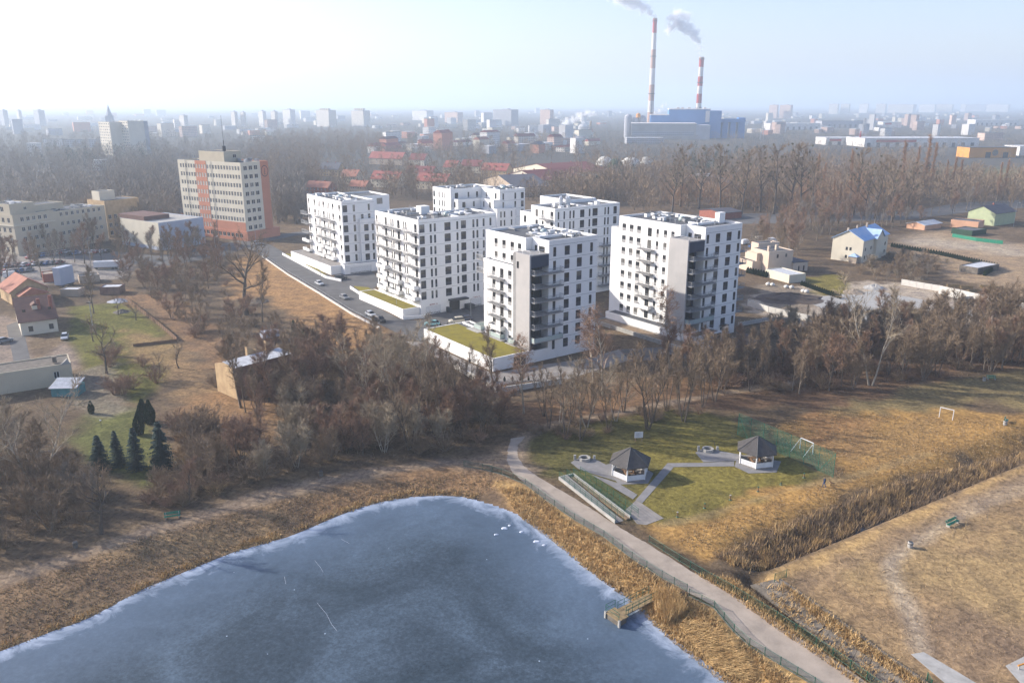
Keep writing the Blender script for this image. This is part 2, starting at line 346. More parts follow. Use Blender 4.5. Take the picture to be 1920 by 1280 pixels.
# ------------------------------------------------------------------ pond ice
px = np.arange(-95, 62, 1.0); pxs = np.array([p[0] for p in POND]); pys = np.array([p[1] for p in POND])
IX, IY = np.meshgrid(np.arange(pxs.min()-2, pxs.max()+2, 0.9), np.arange(pys.min()-2, pys.max()+2, 0.9))
Dp = dline(IX, IY, POND, True); ins = inpoly(IX, IY, POND); sd = np.where(ins, Dp, -Dp)
ok = sd > -1.6; ids = -np.ones(IX.shape, int); ids[ok] = np.arange(ok.sum())
vs = np.stack([IX[ok], IY[ok], np.full(ok.sum(), ZI)], -1)
qq = np.stack([ids[:-1,:-1], ids[:-1,1:], ids[1:,1:], ids[1:,:-1]], -1).reshape(-1, 4); qq = qq[(qq >= 0).all(1)]
me = bpy.data.meshes.new('pond'); me.from_pydata(vs.tolist(), [], qq.tolist())
aa = me.attributes.new('shore', 'FLOAT', 'POINT'); aa.data.foreach_set('value', np.clip(sd[ok], -2, 60).astype(np.float32))
im = bpy.data.materials.new('ice'); im.use_nodes = True; nt = im.node_tree; n = nt.nodes; l = nt.links; b = n['Principled BSDF']
tc = n.new('ShaderNodeTexCoord'); at = n.new('ShaderNodeAttribute'); at.attribute_name = 'shore'
na = noise(nt, tc.outputs['Object'], 2.2, 10, 0.78, 0.2); nb = noise(nt, tc.outputs['Object'], 0.05, 6, 0.62, 1.2); nc = noise(nt, tc.outputs['Object'], 0.3, 9, 0.7, 0.8)
ri = ramp(nt, nb.outputs['Fac'], [(0.3, (0.027,0.042,0.054)), (0.7, (0.080,0.114,0.150)), (0.5, (0.048,0.069,0.09))])
rf = ramp(nt, na.outputs['Fac'], [(0.3, (0.5,0.5,0.5)), (0.72, (1.75,1.75,1.75)), (0.5, (1,1,1))])
c1 = mixc(nt, 'MULTIPLY', 1, ri.outputs[0], rf.outputs[0])
ma = n.new('ShaderNodeMath'); ma.operation = 'MULTIPLY_ADD'; ma.inputs[1].default_value = 9.0; l.new(nc.outputs['Fac'], ma.inputs[0]); ma.inputs[2].default_value = -4.4
mb_ = n.new('ShaderNodeMath'); mb_.operation = 'ADD'; l.new(at.outputs['Fac'], mb_.inputs[0]); l.new(ma.outputs[0], mb_.inputs[1])
mr = n.new('ShaderNodeMapRange'); mr.inputs[1].default_value = 3.0; mr.inputs[2].default_value = 0.0; l.new(mb_.outputs[0], mr.inputs[0])
mf = n.new('ShaderNodeMix'); mf.data_type = 'RGBA'; l.new(mr.outputs[0], mf.inputs[0]); l.new(c1, mf.inputs[6]); mf.inputs[7].default_value = (0.45, 0.50, 0.58, 1)
# broad frost belt further out
mr2 = n.new('ShaderNodeMapRange'); mr2.inputs[1].default_value = 16; mr2.inputs[2].default_value = 2; mr2.inputs[3].default_value = 0; mr2.inputs[4].default_value = 0.34; l.new(mb_.outputs[0], mr2.inputs[0])
mg = n.new('ShaderNodeMix'); mg.data_type = 'RGBA'; l.new(mr2.outputs[0], mg.inputs[0]); l.new(mf.outputs[2], mg.inputs[6]); mg.inputs[7].default_value = (0.19, 0.27, 0.39, 1)
# white specks
vo = n.new('ShaderNodeTexVoronoi'); vo.inputs['Scale'].default_value = 0.33; l.new(tc.outputs['Object'], vo.inputs['Vector'])
sp = n.new('ShaderNodeMapRange'); sp.inputs[1].default_value = 0.036; sp.inputs[2].default_value = 0.02; l.new(vo.outputs['Distance'], sp.inputs[0])
mh = n.new('ShaderNodeMix'); mh.data_type = 'RGBA'; l.new(sp.outputs[0], mh.inputs[0]); l.new(mg.outputs[2], mh.inputs[6]); mh.inputs[7].default_value = (0.42, 0.5, 0.6, 1)
l.new(mh.outputs[2], b.inputs['Base Color'])
rr = ramp(nt, na.outputs['Fac'], [(0.3, (0.38,)*3), (0.7, (0.65,)*3)]); l.new(rr.outputs[0], b.inputs['Roughness']); b.inputs['Specular IOR Level'].default_value = 0.16
bp = n.new('ShaderNodeBump'); bp.inputs['Strength'].default_value = 0.25; bp.inputs['Distance'].default_value = 0.05; l.new(na.outputs['Fac'], bp.inputs['Height']); l.new(bp.outputs[0], b.inputs['Normal'])
me.materials.append(im); o = link('pond', me); o['kind'] = 'structure'; o['label'] = 'frozen pond with grey-blue ice and white frosted rim'
# skate scratches and lumps of ice
mb = MB()
for pts in ([(595,1130),(612,1150),(622,1170),(632,1182)],[(590,1050),(600,1062),(606,1072)],[(640,1010),(655,1018)],[(533,1080),(536,1094)]):
    w = GP(pts, ZI+0.012)
    for a, c in zip(w[:-1], w[1:]):
        d = Vector((c[0]-a[0], c[1]-a[1])).normalized(); nn = Vector((-d.y, d.x))*0.012
        mb.quad((a[0]-nn.x,a[1]-nn.y,ZI+.012),(c[0]-nn.x,c[1]-nn.y,ZI+.012),(c[0]+nn.x,c[1]+nn.y,ZI+.012),(a[0]+nn.x,a[1]+nn.y,ZI+.012))
pm('frost', (0.66,0.70,0.76), (0.5,0.55,0.62), 2, 0.8, bump=.3)
stuff('ice_scratches', mb, 'frost', 'thin white skate scratches on the pond ice', 'scratches')
for i, (x, y, r) in enumerate([(945,990,.8),(930,1002,.5),(1006,1015,.75),(978,997,.45),(955,985,.4),(1020,1022,.4)]):
    mb = MB(); c = G(x, y, ZI); k = 9; ring = [(c[0]+r*random.uniform(.5,1)*math.cos(t*6.283/k), c[1]+.6*r*random.uniform(.5,1)*math.sin(t*6.283/k)) for t in range(k)]
    mb.add([(a, bq, ZI) for a, bq in ring]+[(c[0]+(a-c[0])*.6, c[1]+(bq-c[1])*.6, ZI+.12) for a, bq in ring], [(j,(j+1)%k,k+(j+1)%k,k+j) for j in range(k)]+[tuple(range(k,2*k))])
    tag(mb.build('ice_lump', 'frost'), 'small white lump of ice lying near the pond shore below the reeds', 'ice', 'ice lumps')
# ------------------------------------------------------------------ made surfaces
def ribbon(name, pts, w, z, mat, label, jag=0.0, step=1.5, kind='structure'):
    pts = resample(pts, step); mb = MB(); L = []; Rr = []
    for i, p in enumerate(pts):
        a = pts[max(i-1,0)]; c = pts[min(i+1,len(pts)-1)]; d = Vector((c[0]-a[0], c[1]-a[1])).normalized(); nn = Vector((-d.y, d.x))
        wl = w/2+random.uniform(-jag, jag); wr = w/2+random.uniform(-jag, jag)
        L.append((p[0]+nn.x*wl, p[1]+nn.y*wl, z)); Rr.append((p[0]-nn.x*wr, p[1]-nn.y*wr, z))
    k = len(L); mb.add(L+Rr, [(k+i, k+i+1, i+1, i) for i in range(k-1)])
    o = struct(name, mb, mat); o['label'] = label; return o
def slab(name, pix, z, mat, label, world=None, thick=0.0):
    mb = MB(); mb.prism(world or GP(pix), z-max(thick, .02), z); o = struct(name, mb, mat); o['label'] = label; return o
PL = [(958,822),(952,842),(950,862),(962,886),(985,906),(1022,934),(1077,972),(1132,1005),(1185,1045),(1241,1081),(1290,1110),(1339,1137),(1378,1181),(1405,1208),(1463,1243),(1527,1282),(1600,1335)]
PR = [(984,818),(971,836),(970,852),(980,872),(1002,889),(1053,920),(1105,951),(1146,978),(1181,1000),(1215,1019),(1271,1055),(1314,1081),(1373,1115),(1454,1164),(1527,1213),(1591,1256),(1690,1325)]
wl, wr = GP(PL), GP(PR); mb = MB(); rl, rw = [], []
for i in range(len(wl)-1):
    for k in range(6):
        t = k/6; rl.append(tuple(wl[i][j]*(1-t)+wl[i+1][j]*t for j in (0,1))); rw.append(tuple(wr[i][j]*(1-t)+wr[i+1][j]*t for j in (0,1)))
k = len(rl); jj = [random.uniform(-.12,.12) for _ in range(k)]
mb.add([(p[0]+jj[i], p[1]+.02, .035) for i, p in enumerate(rl)]+[(p[0]-jj[(i*7)%k], p[1], .035) for i, p in enumerate(rw)], [(i, k+i, k+i+1, i+1) for i in range(k-1)])
pm('path_gravel', (0.40,0.335,0.27), (0.28,0.235,0.19), 0.35, .95, bump=.25, c3=(0.36,0.30,0.24), bscale=4)
struct('path', mb, 'path_gravel', 'pale paved promenade running along the pond railing')
slab('concrete_path', [(1708,1226),(1732,1222),(1800,1262),(1880,1310),(1820,1330),(1775,1283)], .04, 'concrete', 'pale concrete path at the bottom right corner')
slab('concrete_pad', [(1885,1248),(1925,1228),(1990,1260),(1930,1300)], .05, 'concrete', 'concrete pad with an orange bar in the right corner')
# plaza, gazebo walks
z4 = lambda pts: [(940+x/2.909, 700+y/2.909) for x, y in pts]
slab('plaza_paving', z4([(676,745),(735,692),(770,712),(886,790),(790,826),(740,820)]), .05, 'paver', 'grey paved landing at the foot of the ramp')
slab('walk_paving', z4([(905,490),(940,511),(768,708),(733,690)]), .045, 'paver_blue', 'paved walk leading up from the ramp landing to the gazebos')
slab('walk_paving', z4([(905,489),(1100,487),(1270,478),(1270,506),(941,510)]), .041, 'paver_blue', 'paved walk between the two gazebos')
slab('terrace_paving', z4([(1058,432),(1105,404),(1190,422),(1290,440),(1290,476),(1102,484)]), .046, 'paver_blue', 'grey paved terrace around the fire ring by the right gazebo')
slab('terrace_paving', z4([(1290,440),(1526,480),(1500,540),(1350,545),(1272,508)]), .052, 'paver_blue', 'grey paved base under the right gazebo')
slab('terrace_paving', z4([(378,486),(432,455),(520,470),(610,520),(640,590),(500,548),(420,520)]), .046, 'paver_blue', 'grey paved terrace around the fire ring by the left gazebo')
slab('terrace_paving', z4([(560,500),(700,470),(830,545),(800,600),(640,606)]), .052, 'paver_blue', 'grey paved base under the left gazebo')
slab('walk_paving', z4([(492,552),(640,600),(742,662),(718,686)]), .058, 'paver_blue', 'paved strip from the left gazebo down to the landing')
# access road, yards
AR = [(452,448),(480,462),(520,490),(560,512),(600,535),(650,562),(700,590),(745,608),(800,622)]
road = GP([(440,452),(470,445),(500,462),(540,482),(575,502),(612,518),(660,538),(690,540),(700,556),(680,560),(668,540),(652,545),(700,578),(745,600),(790,608),(840,606),(900,600),(960,585),(980,560),(960,540),(860,560),(830,575),(800,590),(960,620),(930,640),(800,626),(795,640),(850,668),(918,712),(940,722),(935,730),(880,708),(790,660),(760,635),(720,615),(660,590),(600,552),(540,515),(490,482)])
slab('road', None, .03, 'asphalt', 'grey access road past the white apartment blocks', GP([(440,452),(468,440),(505,458),(545,480),(585,500),(640,528),(668,545),(700,572),(745,596),(790,602),(790,640),(760,632),(720,612),(660,585),(600,548),(540,511),(490,480)]))
slab('courtyard', None, .026, 'asphalt', 'asphalt courtyard between the white apartment blocks', GP([(789,602),(800,592),(860,575),(960,545),(1100,560),(1140,600),(1060,650),(1000,640),(905,622),(795,641),(789,640)]))
slab('driveway', None, .034, 'asphalt', 'asphalt driveway to the garage of the leftmost white block', GP([(640,527),(636,512),(690,503),(720,530),(690,545),(668,546)]))
slab('pavement', None, .028, 'paver', 'pale paved walk around the grass-roofed podium', GP([(760,640),(795,641),(924,700),(1000,686),(1100,672),(1160,655),(1180,675),(1060,712),(960,716),(930,726),(860,692)]))
slab('service_road', None, .024, 'asphalt', 'shaded service road in front of the right white block', GP([(1160,655),(1250,650),(1330,640),(1400,625),(1420,640),(1330,668),(1180,678)]))
slab('street', None, .027, 'asphalt', 'street and car park in front of the orange office block', GP([(20,470),(240,495),(300,500),(420,480),(470,460),(560,440),(640,436),(640,424),(520,440),(440,452),(300,480),(120,462)]))
slab('yard', None, .027, 'concrete', 'bare concrete building yard beyond the right thicket', GP([(1500,560),(1640,545),(1720,560),(1850,590),(1760,604),(1600,604)]))
slab('street', None, .022, 'asphalt', 'far street passing the green gabled house', GP([(1200,405),(1500,398),(1700,398),(1800,380),(2000,372),(2000,384),(1830,396),(1700,412),(1400,420)]))
slab('street', None, .02, 'asphalt', 'courtyard drive beside the garden house', GP([(12,610),(40,600),(56,670),(60,690),(30,700)]))
# ================================================================== building kit
WC = {}
def win_meshes(w, h, kind, mat):
    k = (round(w,2), round(h,2), kind, mat)
    if k in WC: return WC[k]
    f = MB(); t = 0.07; pb = min(0.95, h*.42) if kind in ('panel', 'darkpanel', 'whitepanel') else 0
    for a in ((0,w,0,t),(0,w,h-t,h),(0,t,t,h-t),(w-t,w,t,h-t)): f.box(a[0],a[1],-.05,.03,a[2],a[3])
    if w > 1.05: f.box(w/2-.04, w/2+.04, -.04, .03, pb+t if pb else t, h-t)
    if pb: f.box(t, w-t, -.04, .03, pb, pb+.07)
    if w > 2.2: f.box(w*.25-.03, w*.25+.03, -.035, .03, pb+t if pb else t, h-t)
    p = MB().quad((t*.5,.01,(pb or t*.5)),(w-t*.5,.01,(pb or t*.5)),(w-t*.5,.01,h-t*.5),(t*.5,.01,h-t*.5))
    q = MB().box(t*.6, w-t*.6, -.075, -.005, 0.03, pb) if pb else None
    pc = p.mesh('pane', 'glass_curtain')
    WC[k] = (f.mesh('window', mat), p.mesh('pane', 'glass_dark'), pc, q.mesh('panel', {'panel':'panel_grey','darkpanel':'panel_dark','whitepanel':'metal_white'}[kind]) if q else None)
    return WC[k]
class Bld:
    def __init__(s, name, label, cat, loc, rz, group=None, frame='frame_dark', wall='white_render', curtain=0.15):
        s.root = thing(name, label, cat, (loc[0], loc[1], loc[2] if len(loc) > 2 else 0), rz, group); s.frame = frame; s.wallmat = wall; s.curtain = curtain
    def window(s, p, d, z, w, h, kind='plain', depth=.2, name='window'):
        f, g1, g2, q = win_meshes(w, h, kind, s.frame); nx, ny = -d[1], d[0]
        o = link(name, f, s.root, (p[0]+nx*depth*.6, p[1]+ny*depth*.6, z), math.atan2(d[1], d[0]))
        link('pane', g2 if random.random() < s.curtain else g1, o)
        if q: link('panel', q, o)
        return o
    def wall(s, mb, p0, p1, z0, z1, ops=(), depth=.2, wins=True, top=None):
        L = math.dist(p0, p1); d = ((p1[0]-p0[0])/L, (p1[1]-p0[1])/L); nrm = (-d[1], d[0])   # inward
        ops = [o for o in ops if o[0] > 0.02 and o[1] < L-0.02 and o[2] >= z0 and o[3] <= z1-.02]
        P = lambda a, z, k=0: (p0[0]+d[0]*a+nrm[0]*k, p0[1]+d[1]*a+nrm[1]*k, z)
        if not ops: mb.quad(P(0,z0),P(L,z0),P(L,z1),P(0,z1)); return
        zs = sorted({z0, z1}|{round(o[2],3) for o in ops}|{round(o[3],3) for o in ops})
        for b0, b1 in zip(zs[:-1], zs[1:]):
            m = (b0+b1)/2; row = sorted([(o[0], o[1]) for o in ops if o[2] < m < o[3]]); a = 0
            for q0, q1 in row:
                if q0 > a+1e-4: mb.quad(P(a,b0),P(q0,b0),P(q0,b1),P(a,b1))
                a = max(a, q1)
            if a < L: mb.quad(P(a,b0),P(L,b0),P(L,b1),P(a,b1))
        for o in ops:
            a0, a1, b0, b1 = o[:4]; kind = o[4] if len(o) > 4 else 'plain'; dp = depth if kind != 'door' else .35
            mb.quad(P(a0,b0),P(a0,b1),P(a0,b1,dp),P(a0,b0,dp)); mb.quad(P(a1,b0),P(a1,b0,dp),P(a1,b1,dp),P(a1,b1))
            mb.quad(P(a0,b0),P(a0,b0,dp),P(a1,b0,dp),P(a1,b0)); mb.quad(P(a0,b1),P(a1,b1),P(a1,b1,dp),P(a0,b1,dp))
            if kind in ('door', 'garage', 'gap'):
                g = MB(); mt = {'door':'frame_dark','garage':'metal_white','gap':'frame_dark'}[kind]  # a gap is an open portal closed by a flat dark sheet
                g.quad(P(a0,b0,dp-.01),P(a1,b0,dp-.01),P(a1,b1,dp-.01),P(a0,b1,dp-.01)); dr = g.build({'garage':'garage_door'}.get(kind, 'door'), mt, s.root)
                if kind == 'garage':
                    v = MB(); nn = int((a1-a0)/.55)
                    for i in range(nn): 
                        xa = a0+.15+i*(a1-a0-.3)/nn; v.quad(P(xa,b0+.12,dp-.03),P(xa+.36,b0+.12,dp-.03),P(xa+.36,b0+.42,dp-.03),P(xa,b0+.42,dp-.03))
                    v.build('vent_row', 'frame_dark', dr)
            elif wins: s.window(P(a0,b0)[:2], d, b0, a1-a0, b1-b0, kind, depth)
    def block(s, mb, x0, x1, y0, y1, z0, z1, left=(), right=(), back=(), parapet=.55, roof='roof_felt', thick=.3, floor=False, cap=True):
        lo = [(y1-max(o[0],o[1]), y1-min(o[0],o[1]), *o[2:]) for o in left]
        ro = [(o[0]-x0, o[1]-x0, *o[2:]) for o in right]
        s.wall(mb, (x0,y1), (x0,y0), z0, z1, lo); s.wall(mb, (x0,y0), (x1,y0), z0, z1, ro)
        s.wall(mb, (x1,y0), (x1,y1), z0, z1, back); s.wall(mb, (x1,y1), (x0,y1), z0, z1)
        if not cap: return
        if parapet:
            t = thick; a, b_, c, d = x0+t, x1-t, y0+t, y1-t; zr = z1-parapet
            mb.add([(x0,y0,z1),(x1,y0,z1),(x1,y1,z1),(x0,y1,z1),(a,c,z1),(b_,c,z1),(b_,d,z1),(a,d,z1),(a,c,zr),(b_,c,zr),(b_,d,zr),(a,d,zr)],
                   [(0,1,5,4),(1,2,6,5),(2,3,7,6),(3,0,4,7),(4,5,9,8),(5,6,10,9),(6,7,11,10),(7,4,8,11)])
            MB().quad((a,c,zr+.004),(b_,c,zr+.004),(b_,d,zr+.004),(a,d,zr+.004)).build('roof', roof, s.root)
        else: mb.quad((x0,y0,z1),(x1,y0,z1),(x1,y1,z1),(x0,y1,z1))
    def part(s, name, mb, mat, parent=None, **k): return mb.build(name, mat, parent or s.root, **k)
def rows(tops, cols, h, kind='plain'):
    return [(min(a,b), max(a,b), t-h, t, kind) for t in tops for a, b in cols]
BALC = {}
def balcony(bld, x0, x1, y0, y1, z, sides, style='bars', slabmat='balcony_slab', fascia='balcony_slab'):
    o = MB().box(x0, x1, y0, y1, z-.22, z).build('balcony', slabmat, bld.root)
    h = 1.1; r = MB(); g = MB()
    seg = {'-x':((x0+.04,y1),(x0+.04,y0)), '-y':((x0,y0+.04),(x1,y0+.04)), '+x':((x1-.04,y0),(x1-.04,y1)), '+y':((x0,y1-.04),(x1,y1-.04))}
    for sd in sides:
        a, c = seg[sd]; L = math.dist(a, c); d = ((c[0]-a[0])/L, (c[1]-a[1])/L); r.tube([(*a,z+h),(*c,z+h)], .035, 4)
        if style == 'solid':
            n = (-d[1]*.04, d[0]*.04); g.add([(a[0]-n[0],a[1]-n[1],z-.2),(c[0]-n[0],c[1]-n[1],z-.2),(c[0]-n[0],c[1]-n[1],z+h-.04),(a[0]-n[0],a[1]-n[1],z+h-.04),(a[0]+n[0],a[1]+n[1],z-.2),(c[0]+n[0],c[1]+n[1],z-.2),(c[0]+n[0],c[1]+n[1],z+h-.04),(a[0]+n[0],a[1]+n[1],z+h-.04)],[(0,1,2,3),(5,4,7,6),(3,2,6,7),(0,4,5,1)])
        elif style == 'glass':
            n = (-d[1]*.02, d[0]*.02); g.add([(a[0]-n[0],a[1]-n[1],z),(c[0]-n[0],c[1]-n[1],z),(c[0]-n[0],c[1]-n[1],z+h-.06),(a[0]-n[0],a[1]-n[1],z+h-.06)],[(0,1,2,3)])
            for i in range(int(L/1.4)+2):
                t = min(1, i*1.4/L); r.box(a[0]+d[0]*L*t-.025,a[0]+d[0]*L*t+.025,a[1]+d[1]*L*t-.025,a[1]+d[1]*L*t+.025,z,z+h)
        else:
            nb = int(L/.22)
            for i in range(nb+1):
                t = i/nb; w = .03 if i % 6 == 0 else .012; cx, cy = a[0]+d[0]*L*t, a[1]+d[1]*L*t; r.box(cx-w,cx+w,cy-w,cy+w,z,z+h)
    r.build('railing', 'metal_grey' if style != 'dark' else 'metal_dark', o)
    if g.v: g.build('parapet_panel', 'white_render' if style == 'solid' else 'glass_rail', o)
    return o
def roof_kit(bld, x0, x1, y0, y1, z, n, seed, dish=True):
    r = random.Random(seed)
    for i in range(n):
        x = r.uniform(x0+.8, x1-2.2); y = r.uniform(y0+.8, y1-2.2); k = r.random()
        if k < .45:
            w, d, h = r.uniform(.8,1.6), r.uniform(.8,1.6), r.uniform(.5,1.1)
            o = MB().box(x,x+w,y,y+d,z,z+h).build('roof_vent', r.choice(['metal_white','white_render','metal_grey']), bld.root)
            MB().box(x-.12,x+w+.12,y-.12,y+d+.12,z+h,z+h+.14).build('vent_cap', r.choice(['metal_white','metal_dark']), o)
        elif k < .7:
            L = r.uniform(2,4.5); h = r.uniform(.35,.6); m = MB()
            if r.random() < .5: m.box(x,min(x+L,x1-.3),y,y+.6,z+.25,z+.25+h)
            else: m.box(x,x+.6,y,min(y+L,y1-.3),z+.25,z+.25+h)
            m.box(x+.1,x+.25,y+.1,y+.25,z,z+.25).build('air_duct', r.choice(['metal_grey','metal_white']), bld.root)
        elif k < .85:
            MB().lathe([(.18,z),(.18,z+.8),(.32,z+.82),(.32,z+1.0),(.05,z+1.1)], 8, (x,y)).build('vent_pipe', 'metal_grey', bld.root)
        else:
            m = MB().tube([(x,y,z),(x,y,z+2.6)], .03, 4)
            for q in range(4): m.tube([(x-.5,y,z+1.6+q*.25),(x+.5,y,z+1.6+q*.25)], .02, 3)
            m.build('antenna', 'metal_grey', bld.root)
    if dish:
        x = (x0+x1)/2; y = (y0+y1)/2
        MB().lathe([(1.0,z),(1.0,z+.5),(.92,z+.85),(.7,z+1.12),(.35,z+1.3),(.05,z+1.36)], 14, (x,y)).build('skylight_dome', 'glass_rail', bld.root, smooth=True)
def joints(bld, segs, zs):
    m = MB()
    for (p0, p1) in segs:
        L = math.dist(p0, p1); d = ((p1[0]-p0[0])/L, (p1[1]-p0[1])/L); n = (d[1]*.012, -d[0]*.012)
        for z in zs: m.quad((p0[0]+n[0],p0[1]+n[1],z),(p1[0]+n[0],p1[1]+n[1],z),(p1[0]+n[0],p1[1]+n[1],z+.09),(p0[0]+n[0],p0[1]+n[1],z+.09))
    m.build('joint_lines', 'panel_grey', bld.root)
GA = R(36)
def off(o, x, y): return (o[0]+math.cos(GA)*x-math.sin(GA)*y, o[1]+math.sin(GA)*x+math.cos(GA)*y)
def white(name_label, o): return Bld('apartment_building', name_label, 'apartment block', o, GA, 'white apartment blocks')
# ------------------------------------------------------------------ front white block with grass-roofed podium
P5 = G(924.3, 696.8); b5 = white('white apartment block on a grass-roofed podium, nearest to the pond', P5); m = MB()
T5 = [27.5-3.28*k for k in range(8)]
WR5 = [(17.6,18.5),(21.1,22.7),(25.0,26.6),(29.2,30.1)]
b5.block(m, 16.3, 31.5, 0, 6.6, 0, 29.2, right=rows(T5, WR5, 2.25, 'darkpanel'), left=rows(T5[:1], [(4.6,5.6)], 2.2)+rows(T5[:1], [(1.6,3.9)], 1.7), parapet=.6)
b5.block(m, 14.4, 31.5, 6.6, 23.6, 0, 29.2, left=rows(T5[:2], [(19.8,18.4),(16.4,14.9),(12.9,11.4),(9.8,8.4)], 2.2, 'panel'), parapet=.6)
lw = rows(T5[2:], [(17.4,16.0),(10.6,9.1)], 2.15, 'panel')+rows(T5[2:], [(14.0,12.5)], 2.4)+rows(T5[2:], [(7.4,6.2)], 2.0, 'panel')
lw = [(a,b_,max(c,3.0),d,k) for a,b_,c,d,k in lw]
b5.block(m, 12.0, 14.4, 5.4, 21.3, 2.9, 22.4, left=lw, parapet=.3)
b5.part('body', m, 'white_render')
m = MB(); b5.wall(m, (10.6,5.4), (10.6,0.0), 2.95, 26.3, rows([T5[k] for k in (1,)], [(.3,1.2)], 1.7)); m.quad((10.6,0,2.95),(11.0,0,2.95),(11.0,0,26.3),(10.6,0,26.3)); m.quad((11.0,0,2.95),(11.0,5.4,2.95),(11.0,5.4,26.3),(11.0,0,26.3)); m.quad((10.6,0,26.3),(11,0,26.3),(11,5.4,26.3),(10.6,5.4,26.3)); m.quad((10.6,5.4,2.95),(10.6,5.4,26.3),(12.0,5.4,26.3),(12.0,5.4,2.95))
b5.part('grey_side_wall', m, 'grey_render')
m = MB(); b5.wall(m, (11.0,2.6), (16.3,2.6), 2.95, 25.9, rows(T5[1:], [(1.2,4.6)], 2.3)); m.quad((11,0,25.9),(16.3,0,25.9),(16.3,2.6,25.9),(11,2.6,25.9)); m.quad((11.0,.02,23.2),(16.3,.02,23.2),(16.3,.02,25.9),(11.0,.02,25.9))
b5.part('recess_wall', m, 'navy_panel')
m = MB().box(10.7,16.29,.05,6.58,25.92,26.2); m.box(10.6,14.4,5.4,6.6,3,25.9); b5.part('terrace_deck', m, 'balcony_slab')
b5.part('terrace_railing', MB().tube([(10.8,6.5,27.2),(10.8,.1,27.2),(16.2,.1,27.2)], .04, 4).tube([(10.8,.1,26.2),(10.8,.1,27.2)], .04, 4).tube([(13.5,.1,26.2),(13.5,.1,27.2)], .04, 4).tube([(10.8,3,26.2),(10.8,3,27.2)], .04, 4), 'metal_white')
for k in range(1, 7): balcony(b5, 11.0, 19.8, -1.5, -.01, T5[k]-2.5, ('-x','-y','+x'), 'glass' if k == 6 else 'bars', 'balcony_slab')
for k in range(1, 7): MB().box(11.0, 16.28, 0, 2.58, T5[k]-2.72, T5[k]-2.5).build('loggia_floor', 'balcony_slab', b5.root)
for k in range(2, 8): balcony(b5, 10.5, 11.99, 11.9, 17.6, max(T5[k]-2.5, 3.35), ('-x','-y','+y'), 'solid' if k == 6 else ('glass' if k == 7 else 'bars'))
balcony(b5, 10.2, 11.99, 5.6, 8.2, 3.4, ('-x','-y','+y'), 'glass'); balcony(b5, 11.0, 14.38, 21.4, 24.8, 3.4, ('-x','-y','+y'), 'glass')
for k in (1, 2): balcony(b5, 12.4, 14.39, 22.0, 25.2, T5[k]-2.5, ('-x','-y','+y'), 'bars')
joints(b5, [((16.3,0),(31.5,0))], [t+.42 for t in T5]); roof_kit(b5, 16.8, 31, .5, 23, 28.65, 26, 5)
m = MB(); b5.block(m, 0, 11.98, 0, 32, 0, 3.2, right=[(6.0,9.7,0.02,2.5,'gap')], parapet=.3); b5.block(m, 11.98, 16.28, 0, .3, 0, 2.95, parapet=0); b5.block(m, 11.98, 14.4, 23.6, 32, 0, 3.2, parapet=.3); b5.part('podium', m, 'white_render')
pm('sedum', (0.22,0.19,0.022), (0.155,0.135,0.022), .5, .95, bump=.6, c3=(0.20,0.165,0.02), bscale=6)
b5.part('grass_roof', MB().box(.35, 10.2, .35, 31.6, 2.9, 3.06), 'sedum')
for x0, x1, y0, y1 in ((9.9,11.98,4.9,9.2),(9.9,11.98,10.8,18.4),(9.4,11.98,20.6,26)): b5.part('stone_edging', MB().box(x0,x1,y0,y1,3.0,3.16), 'concrete')
# ------------------------------------------------------------------ right white block
o6 = off(G(1381.6,622.7), -16, 0); b6 = white('white apartment block at the right, with a grey corner wall and dark balconies', o6); m = MB()
T6 = [28.0-3.3*k for k in range(8)]; WR6 = [(1.5,2.4),(5.0,6.7),(9.3,11.2),(13.7,14.7)]; L6 = [(28.6,27.1),(25.7,24.2),(22.8,21.3),(18.7,17.2),(12.8,11.6),(10.2,9.0)]
b6.block(m, .9, 15.3, .5, 7.0, 0, 30, right=rows(T6, WR6, 2.25, 'darkpanel')+[(9.4,10.5,.02,2.3,'door')], left=rows(T6[:1], [(5.0,6.2)], 2.1)+rows(T6[:1], [(1.8,4.2)], 1.7), parapet=.6)
b6.block(m, -1.2, 15.3, 7.0, 29.9, 0, 30, left=rows(T6, L6[:3]+L6[4:], 2.0, 'panel')+rows(T6, L6[3:4], 2.35)+rows(T6, [(15.5,14.6)], 2.2, 'panel'), parapet=.6)
b6.block(m, -1.2, 8, 29.9, 33.0, 0, 26.6, parapet=.5)
b6.part('body', m, 'white_render')
m = MB(); b6.wall(m, (-5.2,7.0), (-5.2,.5), 3, 27.2, rows([T6[k]-.2 for k in (1,2,3,5)], [(5.0,5.9)], 1.6)); m.box(-5.199,-4.8,.5,6.99,3,27.2); m.quad((-5.2,7.0,3),(-5.2,7.0,27.2),(-1.2,7.0,27.2),(-1.2,7.0,3))
b6.part('grey_side_wall', m, 'grey_render')
m = MB(); b6.wall(m, (-4.8,3.1), (.9,3.1), 3, 26.6, rows(T6[1:], [(1.2,4.9)], 2.3)); m.quad((-4.8,.52,24.0),(.9,.52,24.0),(.9,.52,26.6),(-4.8,.52,26.6)); b6.part('recess_wall', m, 'navy_panel')
b6.part('terrace_deck', MB().box(-5.1,.88,.55,6.98,26.62,26.9), 'balcony_slab')
b6.part('terrace_railing', MB().tube([(-5,6.9,28),(-5,.6,28),(.8,.6,28)], .04, 4).tube([(-5,.6,26.9),(-5,.6,28)], .04, 4).tube([(-2,.6,26.9),(-2,.6,28)], .04, 4), 'metal_white')
for k in range(1, 7): balcony(b6, -4.8, 4.6, -1.1, .49, T6[k]-2.5, ('-x','-y','+x'), 'glass' if k >= 6 else 'bars'); MB().box(-4.8,.88,.51,3.08,T6[k]-2.72,T6[k]-2.5).build('loggia_floor', 'balcony_slab', b6.root)
